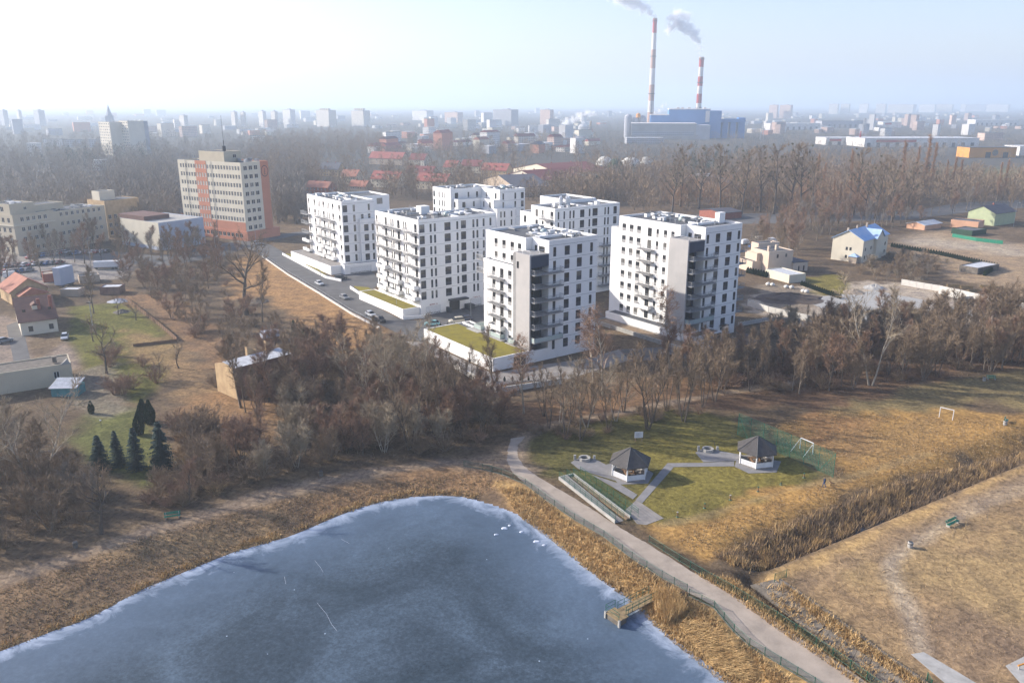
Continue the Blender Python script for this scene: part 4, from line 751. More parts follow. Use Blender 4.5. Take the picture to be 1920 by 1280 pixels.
# sheds, trailers behind the gardens
for lab, pl, pr, d, h, wm, rm, nm in (('low garden shed with weathered grey roof nearest the white cottage',(114,556),(148,556),4,2.4,'tan_wall','corrugated','shed'),('garden shed with mossy grey roof and lean-to by the upper lawn',(188,553),(226,552),5,2.6,'old_brick','corrugated','shed'),('long low shed with pale roof edge behind the garden sheds',(150,532),(188,528),5,2.6,'tan_wall','roof_felt','shed'),('small brick garage behind the red-roofed house',(82,530),(112,527),6,3,'brick_red','tan_wall','garage')):
    o, rz, lx = fit2(pl, pr); flat(lab, o, rz, lx, d, h, wm, rm, name=nm, cat=nm, keep=True)
def trailer(label, px, yb, yt, L, w, rz, mat):
    o = G(px, yb); b = Bld('box_trailer', label, 'trailer', o, rz); h = max(2.6, top_z(o, yt)); b.part('box', MB().box(0,L,0,w,.9,h), mat); b.part('chassis', MB().box(.2,L-.2,.2,w-.2,.55,.88), 'metal_dark')
    for x in (1.0, L-2.2, L-1.1): b.part('wheel', MB().tube([(x,0.02,.48),(x,.3,.48)], .48, 10), 'metal_dark')
trailer('long white box trailer parked behind the gardens', 176, 506, 491, 9, 2.6, R(10), 'metal_white'); trailer('short pale blue trailer standing end-on by the sheds', 116, 540, 503, 6, 2.8, R(75), 'pale_blue_wall'); trailer('pale box trailer parked behind the ruined building', 494, 642, 632, 4.5, 2.4, R(36), 'pale_blue_wall')
# ------------------------------------------------------------------ ruin
o, rz, lx, ly = fit3((423.5,729),(445.4,749),(538,716)); h = top_z(o, 690); b = Bld('ruined_building', 'ruined brick building with sunlit yellow end wall and fallen roof', 'ruin', o, rz, None, 'frame_dark', 'old_brick'); m = MB(); b.wall(m, (0,0), (lx,0), 0, h, [(lx*.45,lx*.45+1.2,h*.4,h*.4+1.8,'plain')]); m.quad((lx,0,0),(lx,ly,0),(lx,ly,h),(lx,0,h)); m.quad((lx,ly,0),(0,ly,0),(0,ly,h*.8),(lx,ly,h*.8)); b.part('brick_wall', m, 'old_brick')
m = MB().add([(0,ly,0),(0,0,0),(0,0,h),(0,ly*.5,h+.3),(0,ly,h*.9),(.35,ly,0),(.35,0,0),(.35,0,h),(.35,ly*.5,h+.3),(.35,ly,h*.9)], [(0,1,2,3,4),(9,8,7,6,5),(2,7,8,3),(3,8,9,4)]); b.part('yellow_end_wall', m, 'old_yellow'); b.part('roof', MB().quad((-.2,-.3,h+.05),(lx+.3,-.3,h+.05),(lx+.3,ly*.55,h+.5),(-.2,ly*.55,h+.5)), 'corrugated')
for x0, x1, hh in ((.45,.6,2.2),(.6,.72,1.2),(.8,.95,2.6)): b.part('broken_wall', MB().add([(lx*x0,ly*.6,h*.3),(lx*x1,ly*.6,h*.3),(lx*x1,ly*.6,h+hh*.5),(lx*x0,ly*.6,h+hh),(lx*x0,ly*.7,h*.3),(lx*x1,ly*.7,h*.3),(lx*x1,ly*.7,h+hh*.4),(lx*x0,ly*.7,h+hh)], [(0,1,2,3),(5,4,7,6),(3,2,6,7),(1,5,6,2),(4,0,3,7)]), 'old_yellow')
KEEP.append(foot(o, rz, -1, lx+1, -1, ly+1))
# ------------------------------------------------------------------ houses on the right
o, rz, lx, ly = fit3((1554.5,487),(1614.7,493.5),(1668.8,479)); he = top_z(o, 451.5); hr = he+3.4
wl = [(ly*.45,ly*.45+.9,z,z+1.3) for z in (1.2,4.4,7.6) if z+1.4 < he]+[(ly*.57,ly*.57+.9,z,z+1.3) for z in (1.2,4.4,7.6) if z+1.4 < he]
b = house('white three-storey house with blue roof and chimneys', o, rz, lx, ly, he, hr, 'x', 'cream_light', 'roof_blue', wl=wl, wr=[(lx*f,lx*f+1.1,z,z+1.4) for f in (.08,.3,.7,.88) for z in (1.2,4.4)], chim=((lx*.3,ly*.5,1.3),(lx*.62,ly*.45,1.5),(lx*.1,ly*.62,.6)), frame='frame_dark')
b.part('cross_gable', MB().add([(lx*.42,-1.2,0),(lx*.68,-1.2,0),(lx*.68,-1.2,he),(lx*.42,-1.2,he),(lx*.55,-1.2,hr-.6),(lx*.42,0,0),(lx*.68,0,0),(lx*.68,0,he),(lx*.42,0,he)], [(0,1,2,4,3),(1,6,7,2),(5,0,3,8)]), 'cream_light'); b.part('cross_gable_roof', MB().add([(lx*.38,-1.5,he-.3),(lx*.55,-1.5,hr-.3),(lx*.55,ly*.45,hr-.3),(lx*.38,1,he-.1),(lx*.72,-1.5,he-.3),(lx*.72,1,he-.1)], [(0,1,2,3),(1,4,5,2)]), 'roof_blue')
b.part('porch', MB().prism([(-2.6,1),(-.01,1),(-.01,4),(-2.6,4)], 0, 2.6), 'tan_wall'); b.part('porch_roof', MB().add([(-3,.6,2.6),(0,.6,2.6),(0,4.4,2.6),(-3,4.4,2.6),(-1.4,2.5,3.9)], [(0,1,4),(1,2,4),(2,3,4),(3,0,4)]), 'roof_blue'); KEEP.append(foot(o, rz, -3, lx+2, -3, ly+2))
o, rz, lx, ly = fit3((1405,500),(1438.7,512.5),(1505.5,505)); ht = top_z(o, 472); b = Bld('modern_house', 'modern beige flat-roofed house with stepped volumes', 'house', o, rz, None, 'frame_dark', 'beige_house', .1); m = MB()
b.block(m, 0, lx*.62, 0, ly*.75, 0, ht, right=[(lx*.12,lx*.12+.9,.6,1.9,'plain'),(lx*.3,lx*.3+1,.8,2.1,'plain'),(lx*.2,lx*.2+.9,ht-2.6,ht-1.2,'plain'),(lx*.42,lx*.42+.9,ht-2.4,ht-1.2,'plain')], parapet=.3); b.block(m, lx*.15, lx*.7, ly*.76, ly*1.1, 0, ht+1.4, parapet=.3); b.block(m, -4, -.01, ly*.3, ly, 0, ht*.5, parapet=.3); b.block(m, -1.8, -.01, ly*.35, ly*.9, ht*.48, ht*.85, parapet=.3); b.block(m, lx*.62+.01, lx, -.8, ly*.6, 0, ht*.42, right=[(lx*.75,lx*.75+.8,.05,2,'door'),(lx*.88,lx*.88+.8,.05,2,'door')], parapet=.1); b.part('body', m, 'beige_house')
b.part('lean_to_roof', MB().box(lx*.6,lx+.3,-1.1,ly*.62,ht*.42+.02,ht*.42+.2), 'roof_slate')
for x, y in ((lx*.1,ly*.2),(lx*.35,ly*.3),(lx*.55,ly*.85)): b.part('chimney', MB().box(x-.4,x+.4,y-.4,y+.4,ht-.3,ht+1.6), 'beige_house')
KEEP.append(foot(o, rz, -5, lx+2, -3, ly+2)); o, rz, lx, ly = fit3((1441,518),(1478.8,531),(1503,526)); flat('white flat-roofed garage in front of the modern beige house', o, rz, lx, ly, 2.9, 'cream_light', 'corrugated', name='garage', cat='garage', keep=True)
o, rz, lx, ly = fit3((1821.7,417),(1863.3,424),(1887,417)); he = top_z(o, 401); house('pale green gabled house by the far street', o, rz, lx, ly, he, he+3.2, 'x', 'green_wall', 'roof_slate', chim=((lx*.5,ly*.5,1.0),))
o, rz, lx, ly = fit3((1781.6,425),(1833,430),(1843,426)); flat('peach garage block beside the green gabled house', o, rz, lx, ly, top_z(o,416), 'peach', name='garage', cat='garage')
o, rz, lx, ly = fit3((1706,427),(1733,432),(1754,426)); house('small orange shack with patched grey roof', o, rz, lx, ly, 2.4, 3.6, 'x', 'peach', 'corrugated', name='shack')
o, rz, lx, ly = fit3((1814,508),(1832,515),(1850,504)); flat('low white-roofed shed in the hedged garden on the right', o, rz, lx, ly, 2.5, 'concrete_dark', 'corrugated', name='shed', cat='shed', keep=True)
o, rz, lx, ly = fit3((1790,437),(1822,443),(1838,438)); flat('dark green shed with ivy by the green fence', o, rz, lx, ly, 2.6, 'dark_green', name='shed', cat='shed')
o, rz, lx, ly = fit3((1333,404),(1353,412),(1367,406)); house('brick red outbuilding behind the right white block', o, rz, lx, ly, 3.4, 4.6, 'x', 'brick_red', 'roof_slate', name='outbuilding')
# ------------------------------------------------------------------ red-roofed estate
def estate(label, xl, xr, ye, he, hr, depth, yaw, wall, roof, dorm=0, chim=2, n=6, group='houses of the red-roofed estate'):
    o = G(xl, ye, he); e = G(xr, ye, he); W0 = math.dist(o, e); rz = R(60+yaw); ly = W0*.86/math.sin(rz); o = (o[0]+(e[0]-o[0])*.86, o[1])
    b = house(label, o, rz, depth, ly, he, hr, 'y', wall, roof, wl=wgrid(ly, n, 1.1, (.9,3.6), 1.4, 1.5), wr=wgrid(depth, 2, 1.1, (.9,3.6), 1.4, 2), chim=[(depth*.5, ly*(i+.7)/(chim+.4), .9) for i in range(chim)], group=group); k = (hr-he)/(depth/2)
    KEEP.append(foot(o, rz, -20, depth+2, -8, ly+4))
    for i in range(dorm): y = ly*(i+1)/(dorm+1); x = depth*.2; z = he+k*x; d = b.part('dormer', MB().box(x-.1,x+2,y-.8,y+.8,z-.2,z+1.2), wall); MB().box(x-.5,x+2.4,y-1,y+1,z+1.21,z+1.45).build('dormer_roof', roof, d)
    return b
estate('white house with bright pink-red roof and four dormers', 690, 755, 337, 6.2, 11.5, 11, 4, 'cream_light', 'roof_red', 4)
estate('house with red roof right of the four-dormer house', 776, 846, 341, 6.2, 11.2, 11, 3, 'cream_render', 'roof_red', 3)
estate('house with dull maroon roof behind the red-roofed pair', 757, 818, 326, 6.2, 11.5, 11, 3, 'cream_render', 'roof_maroon', 2)
estate('farthest long house with pale red roof, left of the estate', 686, 764, 298, 6.5, 12.5, 12, 2, 'tan_wall', 'roof_red', 0); estate('house with dull red roof and white gable behind the estate', 764, 800, 300, 6.5, 12, 12, 3, 'cream_light', 'roof_maroon')
estate('house with light red roof in the middle of the estate', 830, 858, 314, 6.2, 11.5, 12, 3, 'cream_render', 'roof_red', 1); estate('ochre house with red roof and three dormers', 900, 957, 320, 6.2, 11.5, 12, 2, 'old_yellow', 'roof_red', 3); estate('red-roofed house with rear wing at the centre right of the estate', 862, 905, 312, 6.2, 11.2, 12, 3, 'cream_render', 'roof_maroon')
estate('yellow house with dark roof at the left end of the estate', 594, 640, 318, 6.2, 11.5, 11, 6, 'old_yellow', 'roof_slate', 0); estate('orange-roofed house at the left end of the estate', 635, 672, 331, 6.0, 10.5, 11, 6, 'cream_render', 'roof_orange')
estate('low orange-red house peeping over the leftmost white block', 566, 622, 352, 5.5, 9, 10, 5, 'brick_red', 'roof_orange', 0); estate('small red-roofed house just behind the leftmost white block', 650, 690, 350, 5.5, 9, 9, 4, 'tan_wall', 'roof_orange')
for lab, L_, C_, R_, he, wall, roof, n in (('house with dark slate roof and cream gable end',(947,336),(966,352),(1004,346),6.2,'tan_wall','roof_slate',5),('white-gabled house with maroon roof',(994,329),(1016,339),(1042,330),6.4,'cream_light','roof_maroon',6),('long white-gabled house with maroon roof, rightmost of the estate',(1028,314),(1052,326),(1084,317),6.4,'cream_light','roof_maroon',7)):
    o, rz, lx, ly = fit3(L_, C_, R_, he); KEEP.append(foot(o, rz, -14, lx+2, -14, ly+2)); house(lab, o, rz, lx, ly, he, he+5.8, 'x', wall, roof, wl=wgrid(ly, 2, 1.1, (.8,3.6), 1.4, 2.5), wr=wgrid(lx, n, 1.1, (.8,3.6), 1.4, 1.5), chim=((lx*.3,ly*.5,1),(lx*.7,ly*.5,1)), group='houses of the red-roofed estate')
# ------------------------------------------------------------------ halls and tents in the wood
o = G(1258,352); b = Bld('arched_hall', 'grey barrel-roofed sports hall among the trees', 'hall', o, R(-20)); m = MB(); n = 12; W_, D_ = 42, 24
vs = [(0+W_*i/n, 0, 4+5.5*math.sin(math.pi*i/n)) for i in range(n+1)]; m.add([(0,0,0),(W_,0,0)]+vs, [tuple([0,1]+list(range(n+2,1,-1)))]); m.quad((0,D_,0),(0,0,0),(0,0,4),(0,D_,4)); m.quad((W_,0,0),(W_,D_,0),(W_,D_,4),(W_,0,4)); b.part('wall', m, 'tan_wall'); rf = MB(); rf.add([(x,-.5,z+.05) for x, y, z in vs]+[(x,D_,z+.05) for x, y, z in vs], [(i,i+1,n+2+i,n+1+i) for i in range(n)]); b.part('roof', rf, 'hall_grey')
for i in range(7): b.part('window', MB().box(4+i*5,6.2+i*5,-.06,-.01,2.4,4.2), 'glass_curtain')
for lab, x0, x1, yb, yt, mt_ in (('left white domed sports tent',1118,1152,312,294,'tent_white'),('middle white domed sports tent',1164,1206,313,296,'tent_white'),('right white domed sports tent',1198,1228,308,295,'tent_white'),('dark green domed tent between the white ones',1140,1172,318,298,'dark_green')):
    a = G(x0, yb); c = G(x1, yb); w = math.dist(a, c); h = top_z(a, yt); b = Bld('dome_tent', lab, 'tent', a, 0, 'domed tents in the wood'); m = MB(); L = w*1.1; nn, ns = 10, 8; vs = []
    for j in range(ns+1):
        k = math.sin(math.pi*(j+.35)/(ns+.7))**.5; yy = L*j/ns
        vs += [(w/2-w/2*k*math.cos(math.pi*i/nn), yy, h*k*math.sin(math.pi*i/nn)) for i in range(nn+1)]
    m.add(vs, [(j*(nn+1)+i, (j+1)*(nn+1)+i, (j+1)*(nn+1)+i+1, j*(nn+1)+i+1) for j in range(ns) for i in range(nn)]+[tuple(range(nn+1))]); b.part('canopy', m, mt_, smooth=True); b.part('skirt', MB().box(.2,w-.2,.05,.2,0,1), 'metal_grey')
# ------------------------------------------------------------------ power station
def chimney(label, px, yb, yt, r0, r1, bands):
    p = G(px, yb); h = top_z(p, yt); b = Bld('chimney_stack', label, 'chimney', p, 0); z = 0
    for i, (f, mt_) in enumerate(bands):
        z1 = h*f; ra, rb_ = r0+(r1-r0)*z/h, r0+(r1-r0)*z1/h; b.part('band', MB().lathe([(ra,z+.02),(rb_,z1)], 20), mt_, smooth=False); z = z1
    for f in (.36,.68,.975): rr = r0+(r1-r0)*f; b.part('gallery', MB().lathe([(rr+1.2,h*f),(rr+1.2,h*f+1.3)], 16), 'metal_dark')
    b.part('rim', MB().lathe([(r1+.35,h-2),(r1+.35,h+.6)], 16), 'chim_brown'); b.part('ladder', MB().box(-.3,.3,-r0-.2,-r0+.1,2,h*.35), 'metal_dark'); return p, h, r1
CH1 = chimney('tallest chimney of the power station, faded red and white bands', 1218, 253, 35, 6.6, 3.9, [(.2,'chim_brown'),(.3,'chim_white'),(.44,'chim_brown'),(.58,'chim_white'),(.74,'chim_brown'),(.88,'chim_white'),(1,'chim_red')])
CH2 = chimney('shorter chimney with crisp red and white bands', 1306.5, 254, 108, 5.8, 4.4, [(.14,'chim_red'),(.3,'chim_red'),(.42,'chim_white'),(.54,'chim_red'),(.64,'chim_white'),(.76,'chim_red'),(.88,'chim_white'),(1,'chim_red')])
p = G(1304,262); b = Bld('power_station', 'blue and grey power station halls at the foot of the chimneys', 'power station', p, R(-8)); h1 = top_z(p, 233)
def hall(name, x0, x1, d, z1, mt_, y0=0, trim=True, z0=0):
    b.part(name, MB().box(x0,x1,y0,y0+d,z0,z1), mt_)
    if trim: b.part('roof_trim', MB().box(x0-.6,x1+.6,y0-.6,y0+d,z1+.02,z1+1.4), 'chim_white')
hall('grey_hall', -112, 0, 60, h1, 'hall_grey'); hall('grey_hall_wing', 0.05, 24, 60, h1-1.8, 'tower_grey', 0, False); hall('blue_hall', -78, -45, 50, h1+14, 'steel_blue', 61); hall('blue_boiler_house', -44.9, 28, 60, h1+24, 'steel_blue', 62); hall('blue_side_block', 28.05, 48, 60, h1+22, 'steel_blue', 58, False)
for i, (x0, x1, z) in enumerate(((52,62,18),(66,76,20),(80,92,26))): hall('blue_annex', x0, x1, 30, z+10, 'steel_blue', 70, False)
hall('blue_annex_roof', 48.1, 92, 34, 34, 'steel_blue', 68, False, 28); b.part('window_band', MB().box(-110,-3,-.35,-.05,h1*.25,h1*.5), 'far_facade_grey'); b.part('white_panel', MB().box(20,27.5,61.4,61.9,h1+2,h1+22), 'chim_white')
for x, r, h in ((-118,7,38),(-104,6,34),(-92,6,36)): b.part('silo', MB().lathe([(r,0),(r,h),(r*.6,h+3),(.3,h+4.5)], 14, (x,70)), 'tower_grey')
b.part('silo_cap', MB().lathe([(4,36),(4,42),(1,44)], 10, (-100,66)), 'mall_orange')
for x in (-30,-22,-10,5,18): b.part('roof_plant', MB().box(x,x+5,90,96,h1+24,h1+28), 'chim_white')
p = G(1352,266); b = Bld('works_tank', 'white storage tank and steam plant left of the power station', 'industrial plant', G(1093,258), 0); b.part('tank', MB().lathe([(9,0),(9,20),(6,24),(.5,26)], 18), 'tower_white'); b.part('shed', MB().box(-22,20,6,26,0,9), 'tower_white'); b.part('column', MB().lathe([(2.2,0),(2.2,28),(1,30)], 10, (14,2)), 'tan_wall')
# ------------------------------------------------------------------ far towers
def tower(label, x0, x1, yt, yb, mt_, deep=14, shade='tower_grey', yaw=0, group='far tower blocks', cap=True):
    a = G(x0, yb); c = G(x1, yb); W0 = math.dist(a, c); th = R(48); ly = W0*.72/math.sin(th); w = W0*.28/math.cos(th); deep = ly; a = (a[0]+(c[0]-a[0])*.72, a[1]); h = top_z(a, yt); b = Bld('tower_block', label, 'tower block', a, th, group); b.part('wall', MB().box(0,w,0,deep,0,h), mt_)
    if cap: b.part('roof_house', MB().box(w*.3,w*.7,deep*.3,deep*.6,h+.5,h+3.2), shade)
    b.part('roof', MB().box(-.3,w+.3,-.3,deep+.3,h+.02,h+.5), shade); return b
# twin slab on the left with its own windows
for lab, x0, x1, yt, nc in (('left half of the pale twin tower block below the church spire',180,213,229,5),('right half of the pale twin tower block below the church spire',222,247,227,4)):
    a = G(x0, 292); c = G(x1, 292); th = R(52); w = math.dist(a, c)/math.sin(th); a = c; h = top_z(a, yt); b = Bld('tower_block', lab, 'tower block', a, th, 'pale twin tower block', 'frame_white', 'tower_cream', .3); m = MB(); b.block(m, 0, 20, 0, w, 0, h, left=rows([h-1.6-3.3*k for k in range(int(h/3.3)-1)], gcols(w, nc+1, 2.0, 1.2), 1.5), parapet=.4); b.part('wall', m, 'tower_cream'); b.part('side_block', MB().box(20.02,26,1.5,w-1,0,h-.5), 'tower_grey'); w = 18; roof_kit(b, 1, w-1, 1, 14, h-.3, 6, nc, False)  # grey block on the right: shaded side of the slab put into its colour
p = G(207,252); h = top_z(p, 196); b = Bld('church', 'hazy church with a tall pointed spire on the left skyline', 'church', p, 0); b.part('tower', MB().box(-6,6,0,12,0,h*.62), 'tower_grey'); b.part('spire', MB().lathe([(7,h*.62),(4,h*.75),(2,h*.88),(.2,h)], 8, (0,6)), 'tower_grey'); b.part('nave', MB().add([(6,0,0),(52,0,0),(52,16,0),(6,16,0),(6,0,16),(52,0,16),(52,16,16),(6,16,16),(6,8,26),(52,8,26)],[(0,1,5,4),(2,3,7,6),(4,5,9,8),(6,7,8,9),(5,6,9),(1,2,6,5),(3,0,4,8,7)]), 'tower_grey')
for lab, x0, x1, yt, yb, mt_ in (('hazy grey tower block at the far left',57,83,207,236,'far_facade_grey'),('faint tower block at the left edge',-4,15,207,236,'far_facade_grey'),('faint narrow tower left of the grey one',30,42,207,234,'far_facade'),
    ('pale tower left of the antenna mast',333,352,217,240,'far_facade'),('leftmost of the slim pale pair',432,446,210,238,'far_facade'),('right one of the slim pale pair',450,462,211,238,'far_facade'),('pale tower right of the slim pair',483,499,209,237,'far_facade_white'),('pale slim tower in the middle of the left cluster',507,521,209,236,'far_facade'),('stepped pale tower right in the left cluster',527,553,206,236,'far_facade_white'),('wide cream slab with serrated roof',588,629,207,238,'far_facade'),('wide cream slab right of the serrated one',655,693,208,238,'far_facade'),
    ('long grey slab with a white end, left of the salmon tower',924,972,206,236,'far_facade_grey'),('salmon-coloured tower block left of the steam plant',1013,1038,206,236,'far_facade_pink'),('long low pale slab on the centre skyline',770,812,208,226,'far_facade_white'),('low brownish slab on the centre skyline',832,868,211,230,'far_facade_pink'),
    ('first of two pale towers right of the chimneys',1444,1460,197,222,'far_facade_pink'),('second of two pale towers right of the chimneys',1465,1487,197,222,'far_facade_pink'),('small tower at the start of the right skyline row',1557,1574,195,214,'far_facade'),('second small tower of the right skyline row',1579,1595,195,214,'far_facade'),('third small tower of the right skyline row',1614,1630,195,212,'far_facade_white'),('fourth small tower of the right skyline row',1646,1664,195,212,'far_facade'),('long cream slab of the right skyline row',1677,1724,196,212,'far_facade'),('pale green slab of the right skyline row',1731,1759,196,211,'far_facade_white'),('second pale slab of the right skyline row',1762,1792,196,211,'far_facade'),('slim tower near the right edge of the skyline',1803,1812,196,210,'far_facade_white'),('broad hazy block at the right edge of the skyline',1862,1900,196,210,'far_facade_white'),('hazy grey slab near the right edge of the skyline',1818,1858,196,209,'far_facade_grey')): 
    b = tower(lab, x0, x1, yt, yb, mt_)
    if 'serrated' in lab:
        for i in range(5): b.part('roof_fin', MB().box(1,9,3+i*9,6+i*9,top_z(G(588,238),207)+.5,top_z(G(588,238),207)+5), 'tower_cream')
# ------------------------------------------------------------------ retail sheds and low town buildings
for lab, x0, x1, yt, yb, mt_, d in (('long white retail hall behind the poplars',1620,1840,260,276,'tower_white',60),('white supermarket with red sign band',1548,1612,259,272,'tower_white',40),('low white hall with red front',1655,1690,229,240,'tower_white',30),('orange retail building with dark doorway',1816,1906,277,296,'mall_orange',26),('pale pink block with windows above the retail halls',1845,1882,250,264,'far_facade_pink',20),('white low hall at the right edge',1910,1990,275,292,'tower_white',30),('white billboard-topped hall in front of the grey power hall',1175,1245,259,270,'far_facade_grey',20),('white low office left of the steam plant',992,1030,236,248,'far_facade_white',18),('pale school block behind the estate',1060,1088,243,254,'far_facade_white',16),('cream block among trees behind the office slab',470,494,255,272,'far_facade',12),('white two-part house with red corner on the left',54,72,269,294,'far_facade_white',10),('pale flat block left of the twin towers',82,116,261,275,'far_facade_white',14),('low grey slab left of the twin towers',118,180,262,276,'far_facade_grey',14),('white house in the trees below the twin towers',172,192,301,320,'far_facade_white',10),('salmon tower-like block near the right retail halls',1783,1792,216,234,'far_facade_pink',12),('white industrial hall on the right horizon',1828,1912,225,236,'far_facade_white',40),('low blue-roofed works right of the power station',1540,1640,227,240,'far_facade_grey',40),('white works with blue roof right of the power station',1440,1540,232,244,'far_facade_white',40)):
    a = G(x0, yb); c = G(x1, yb); w = math.dist(a, c); h = max(3.5, top_z(a, yt)); b = Bld('low_building', lab, 'building', a, R(rt.uniform(1,5))); b.part('wall', MB().box(0,w,0,d,0,h), mt_); b.part('roof', MB().box(-.4,w+.4,-.4,d+.4,h+.02,h+.5), 'corrugated' if 'white' in lab else 'roof_felt')
    if 'red sign' in lab or 'red front' in lab or 'long white' in lab: b.part('sign_band', MB().box(w*.1,w*.45,-.6,-.05,h*.55,h*.85), 'chim_red')
    if 'orange' in lab: [b.part('doorway', MB().box(w*f,w*f+6,-.3,-.02,0,h*.55), 'glass_dark') for f in (.35,.72)]; b.part('arch_window', MB().tube([(w*.55,-.1,h*.5),(w*.55,-.4,h*.5)], h*.3, 16), 'glass_curtain')
    if d > 30:
        for i in range(int(w/14)): b.part('loading_door', MB().box(4+i*14,9+i*14,-.3,-.02,0,h*.5), 'roof_felt')
rl = random.Random(17); LOWSPOT = []
zones_ = (('small pale building in the hazy town on the left',0,560,214,258,60),('small pale house in the villa quarter behind the estate',700,1120,236,290,85),('small building in the hazy town at the centre',560,1180,212,236,55),('small building in the industrial quarter on the right',1350,1920,216,256,110))
for lab, x0, x1, y0, y1, n in zones_:
    for i in range(n):
        x = rl.uniform(x0, x1); y = y0+(y1-y0)*rl.random()**1.3; p = G(x, y); far = p[1]/1000; h = rl.uniform(5,9)+rl.random()**4*14*min(far,2); w = rl.uniform(9,20)*(1+.5*min(far,3)); d = rl.uniform(9,14)
        mt_ = rl.choice(['tower_cream','tower_white','tower_white','cream_light','far_facade','far_facade_white','salmon','tower_grey','far_facade_pink']); lb = {'tower_cream':'cream','tower_white':'white','cream_light':'pale cream','far_facade':'windowed beige','far_facade_white':'windowed white','salmon':'salmon','tower_grey':'grey','far_facade_pink':'windowed pinkish'}[mt_]+lab.replace('small pale','').replace('small',''); b = Bld('low_building', lb, 'building', p, rl.uniform(.55,1.1), lab.replace('small pale ','').replace('small ','')); LOWSPOT.append((p[0], p[1], w))
        b.part('wall', MB().box(0,w,0,d,0,h), mt_)
        if far < 1.3 and rl.random() < .6: k = rl.uniform(2.5,4); b.part('roof', MB().add([(-.5,-.5,h),(w+.5,-.5,h),(w+.5,d+.5,h),(-.5,d+.5,h),(-.5,d/2,h+k),(w+.5,d/2,h+k)],[(0,1,5,4),(2,3,4,5),(1,2,5),(3,0,4)]), rl.choice(['roof_red','roof_maroon','roof_slate','roof_brown','roof_orange']))
        else: b.part('roof', MB().box(-.2,w+.2,-.2,d+.2,h+.02,h+.4), rl.choice(['corrugated','roof_felt','corrugated']))
def mast(label, px, yb, yt, w, mt_, cat='mast'):
    p = G(px, yb); h = top_z(p, yt); b = Bld('lattice_mast', label, cat, p, 0); t = MB()
    for sx in (-1,1):
        for sy in (-1,1): t.tube([(sx*w,sy*w,0),(sx*w*.15,sy*w*.15,h)], .35, 4)
    n = 9
    for i in range(n):
        z = h*i/n; k = w*(1-.85*i/n); z2 = h*(i+1)/n; k2 = w*(1-.85*(i+1)/n)
        for a, c in (((-k,-k),(k2,-k2)),((k,-k),(-k2,-k2)),((k,-k),(k2,k2)),((-k,k),(-k2,-k2))): t.tube([(*a,z),(*c,z2)], .16, 3)
    b.part('lattice', t, mt_); arms = MB(); [arms.tube([(-7*f,0,h*z),(7*f,0,h*z)], .2, 4) for z, f in ((.72,1),(.82,.8),(.92,.6))]; b.part('cross_arm', arms, mt_)
mast('grey lattice pylon behind the retail halls', 1617, 272, 222, 4, 'metal_grey', 'pylon'); mast('red lattice mast beside the pylon', 1611, 274, 246, 1.5, 'chim_red')
mast('thin pylon left of the power annex', 1428, 262, 228, 3, 'metal_grey', 'pylon')
# distant ridge
ridge = MB(); xs = [-26000+1300*i for i in range(41)]
ridge.add([(x, 23500, 0) for x in xs]+[(x, 24000, 40+60*math.sin(x*.00021+1)**2+ (60 if x > 2000 else 0)*sstep(np.array(float(x)),2000,9000)+35*math.sin(x*.0011)) for x in xs]+[(x, 25500, 0) for x in xs], [(i,i+1,42+i,41+i) for i in range(40)]+[(41+i,42+i,83+i,82+i) for i in range(40)])
struct('hills', ridge, 'bark_mid', 'low hazy wooded hills on the horizon')
# ------------------------------------------------------------------ the far wood and town trees
def farmass(name, label, spots, mat, seed, tris=150):
    r = np.random.default_rng(seed); V = []; nT = 0; allv = []
    for (x, y, h, w) in spots:
        k = tris; u = r.random(k); a = r.random(k)*6.283; rad = w*np.sqrt(r.random(k))*np.sin(np.pi*np.clip(.12+u*.86,0,1))**.7; cz = h*(.16+.84*u)
        c = np.stack([x+rad*np.cos(a), y+rad*np.sin(a), cz], -1); d = np.stack([np.cos(a)*.5+r.normal(0,.3,k), np.sin(a)*.5+r.normal(0,.3,k), np.full(k,.9)], -1); d /= np.linalg.norm(d, axis=1)[:,None]
        s = np.stack([r.normal(0,1,k), r.normal(0,1,k), r.normal(0,1,k)*.3], -1); s /= np.linalg.norm(s, axis=1)[:,None]; sc = h*.0085*r.uniform(.7,1.5,k); L = h*r.uniform(.10,.2,k)
        t = np.stack([c-s*sc[:,None], c+s*sc[:,None], c+d*L[:,None]], 1); allv.append(t.reshape(-1,3))
        q = h*.02; allv.append(np.array([[x-q,y,0],[x+q,y,0],[x,y,h*.8],[x,y-q,0],[x,y+q,0],[x,y,h*.8]]))
    A = np.concatenate(allv).astype(np.float32); n = len(A); me = bpy.data.meshes.new(name); me.vertices.add(n); me.vertices.foreach_set('co', A.ravel()); me.loops.add(n); me.loops.foreach_set('vertex_index', np.arange(n, dtype=np.int32)); me.polygons.add(n//3); me.polygons.foreach_set('loop_start', np.arange(0, n, 3, dtype=np.int32)); me.update(); me.materials.append(MT[mat])
    return tag(link(name, me), label, 'trees', None, 'stuff')
def spots(pix, n, hr, wr, seed, world=False):
    r = random.Random(seed); out = []; tries = 0
    P = [((x0,x1),(y0,y1)) for x0,x1,y0,y1 in pix]
    while len(out) < n and tries < n*30:
        tries += 1; (xa, xb), (ya, yb) = P[r.randrange(len(P))]; p = G(r.uniform(xa, xb), r.uniform(ya, yb))
        if blocked(*p) or any(abs(p[0]-a-w*.4) < w*.7+2 and -14 < p[1]-b_ < w+6 for a, b_, w in LOWSPOT): continue
        out.append((p[0], p[1], r.uniform(*hr), r.uniform(*wr)))
    return out
farmass('far_wood', 'grey-brown bare wood behind the office block on the left', spots([(-60,330,300,440),(-60,330,300,440),(230,330,330,430),(0,560,262,330),(0,560,262,330),(520,570,330,420)], 1150, (11,19), (3.2,6), 1), 'twig_grey', 1, 190)
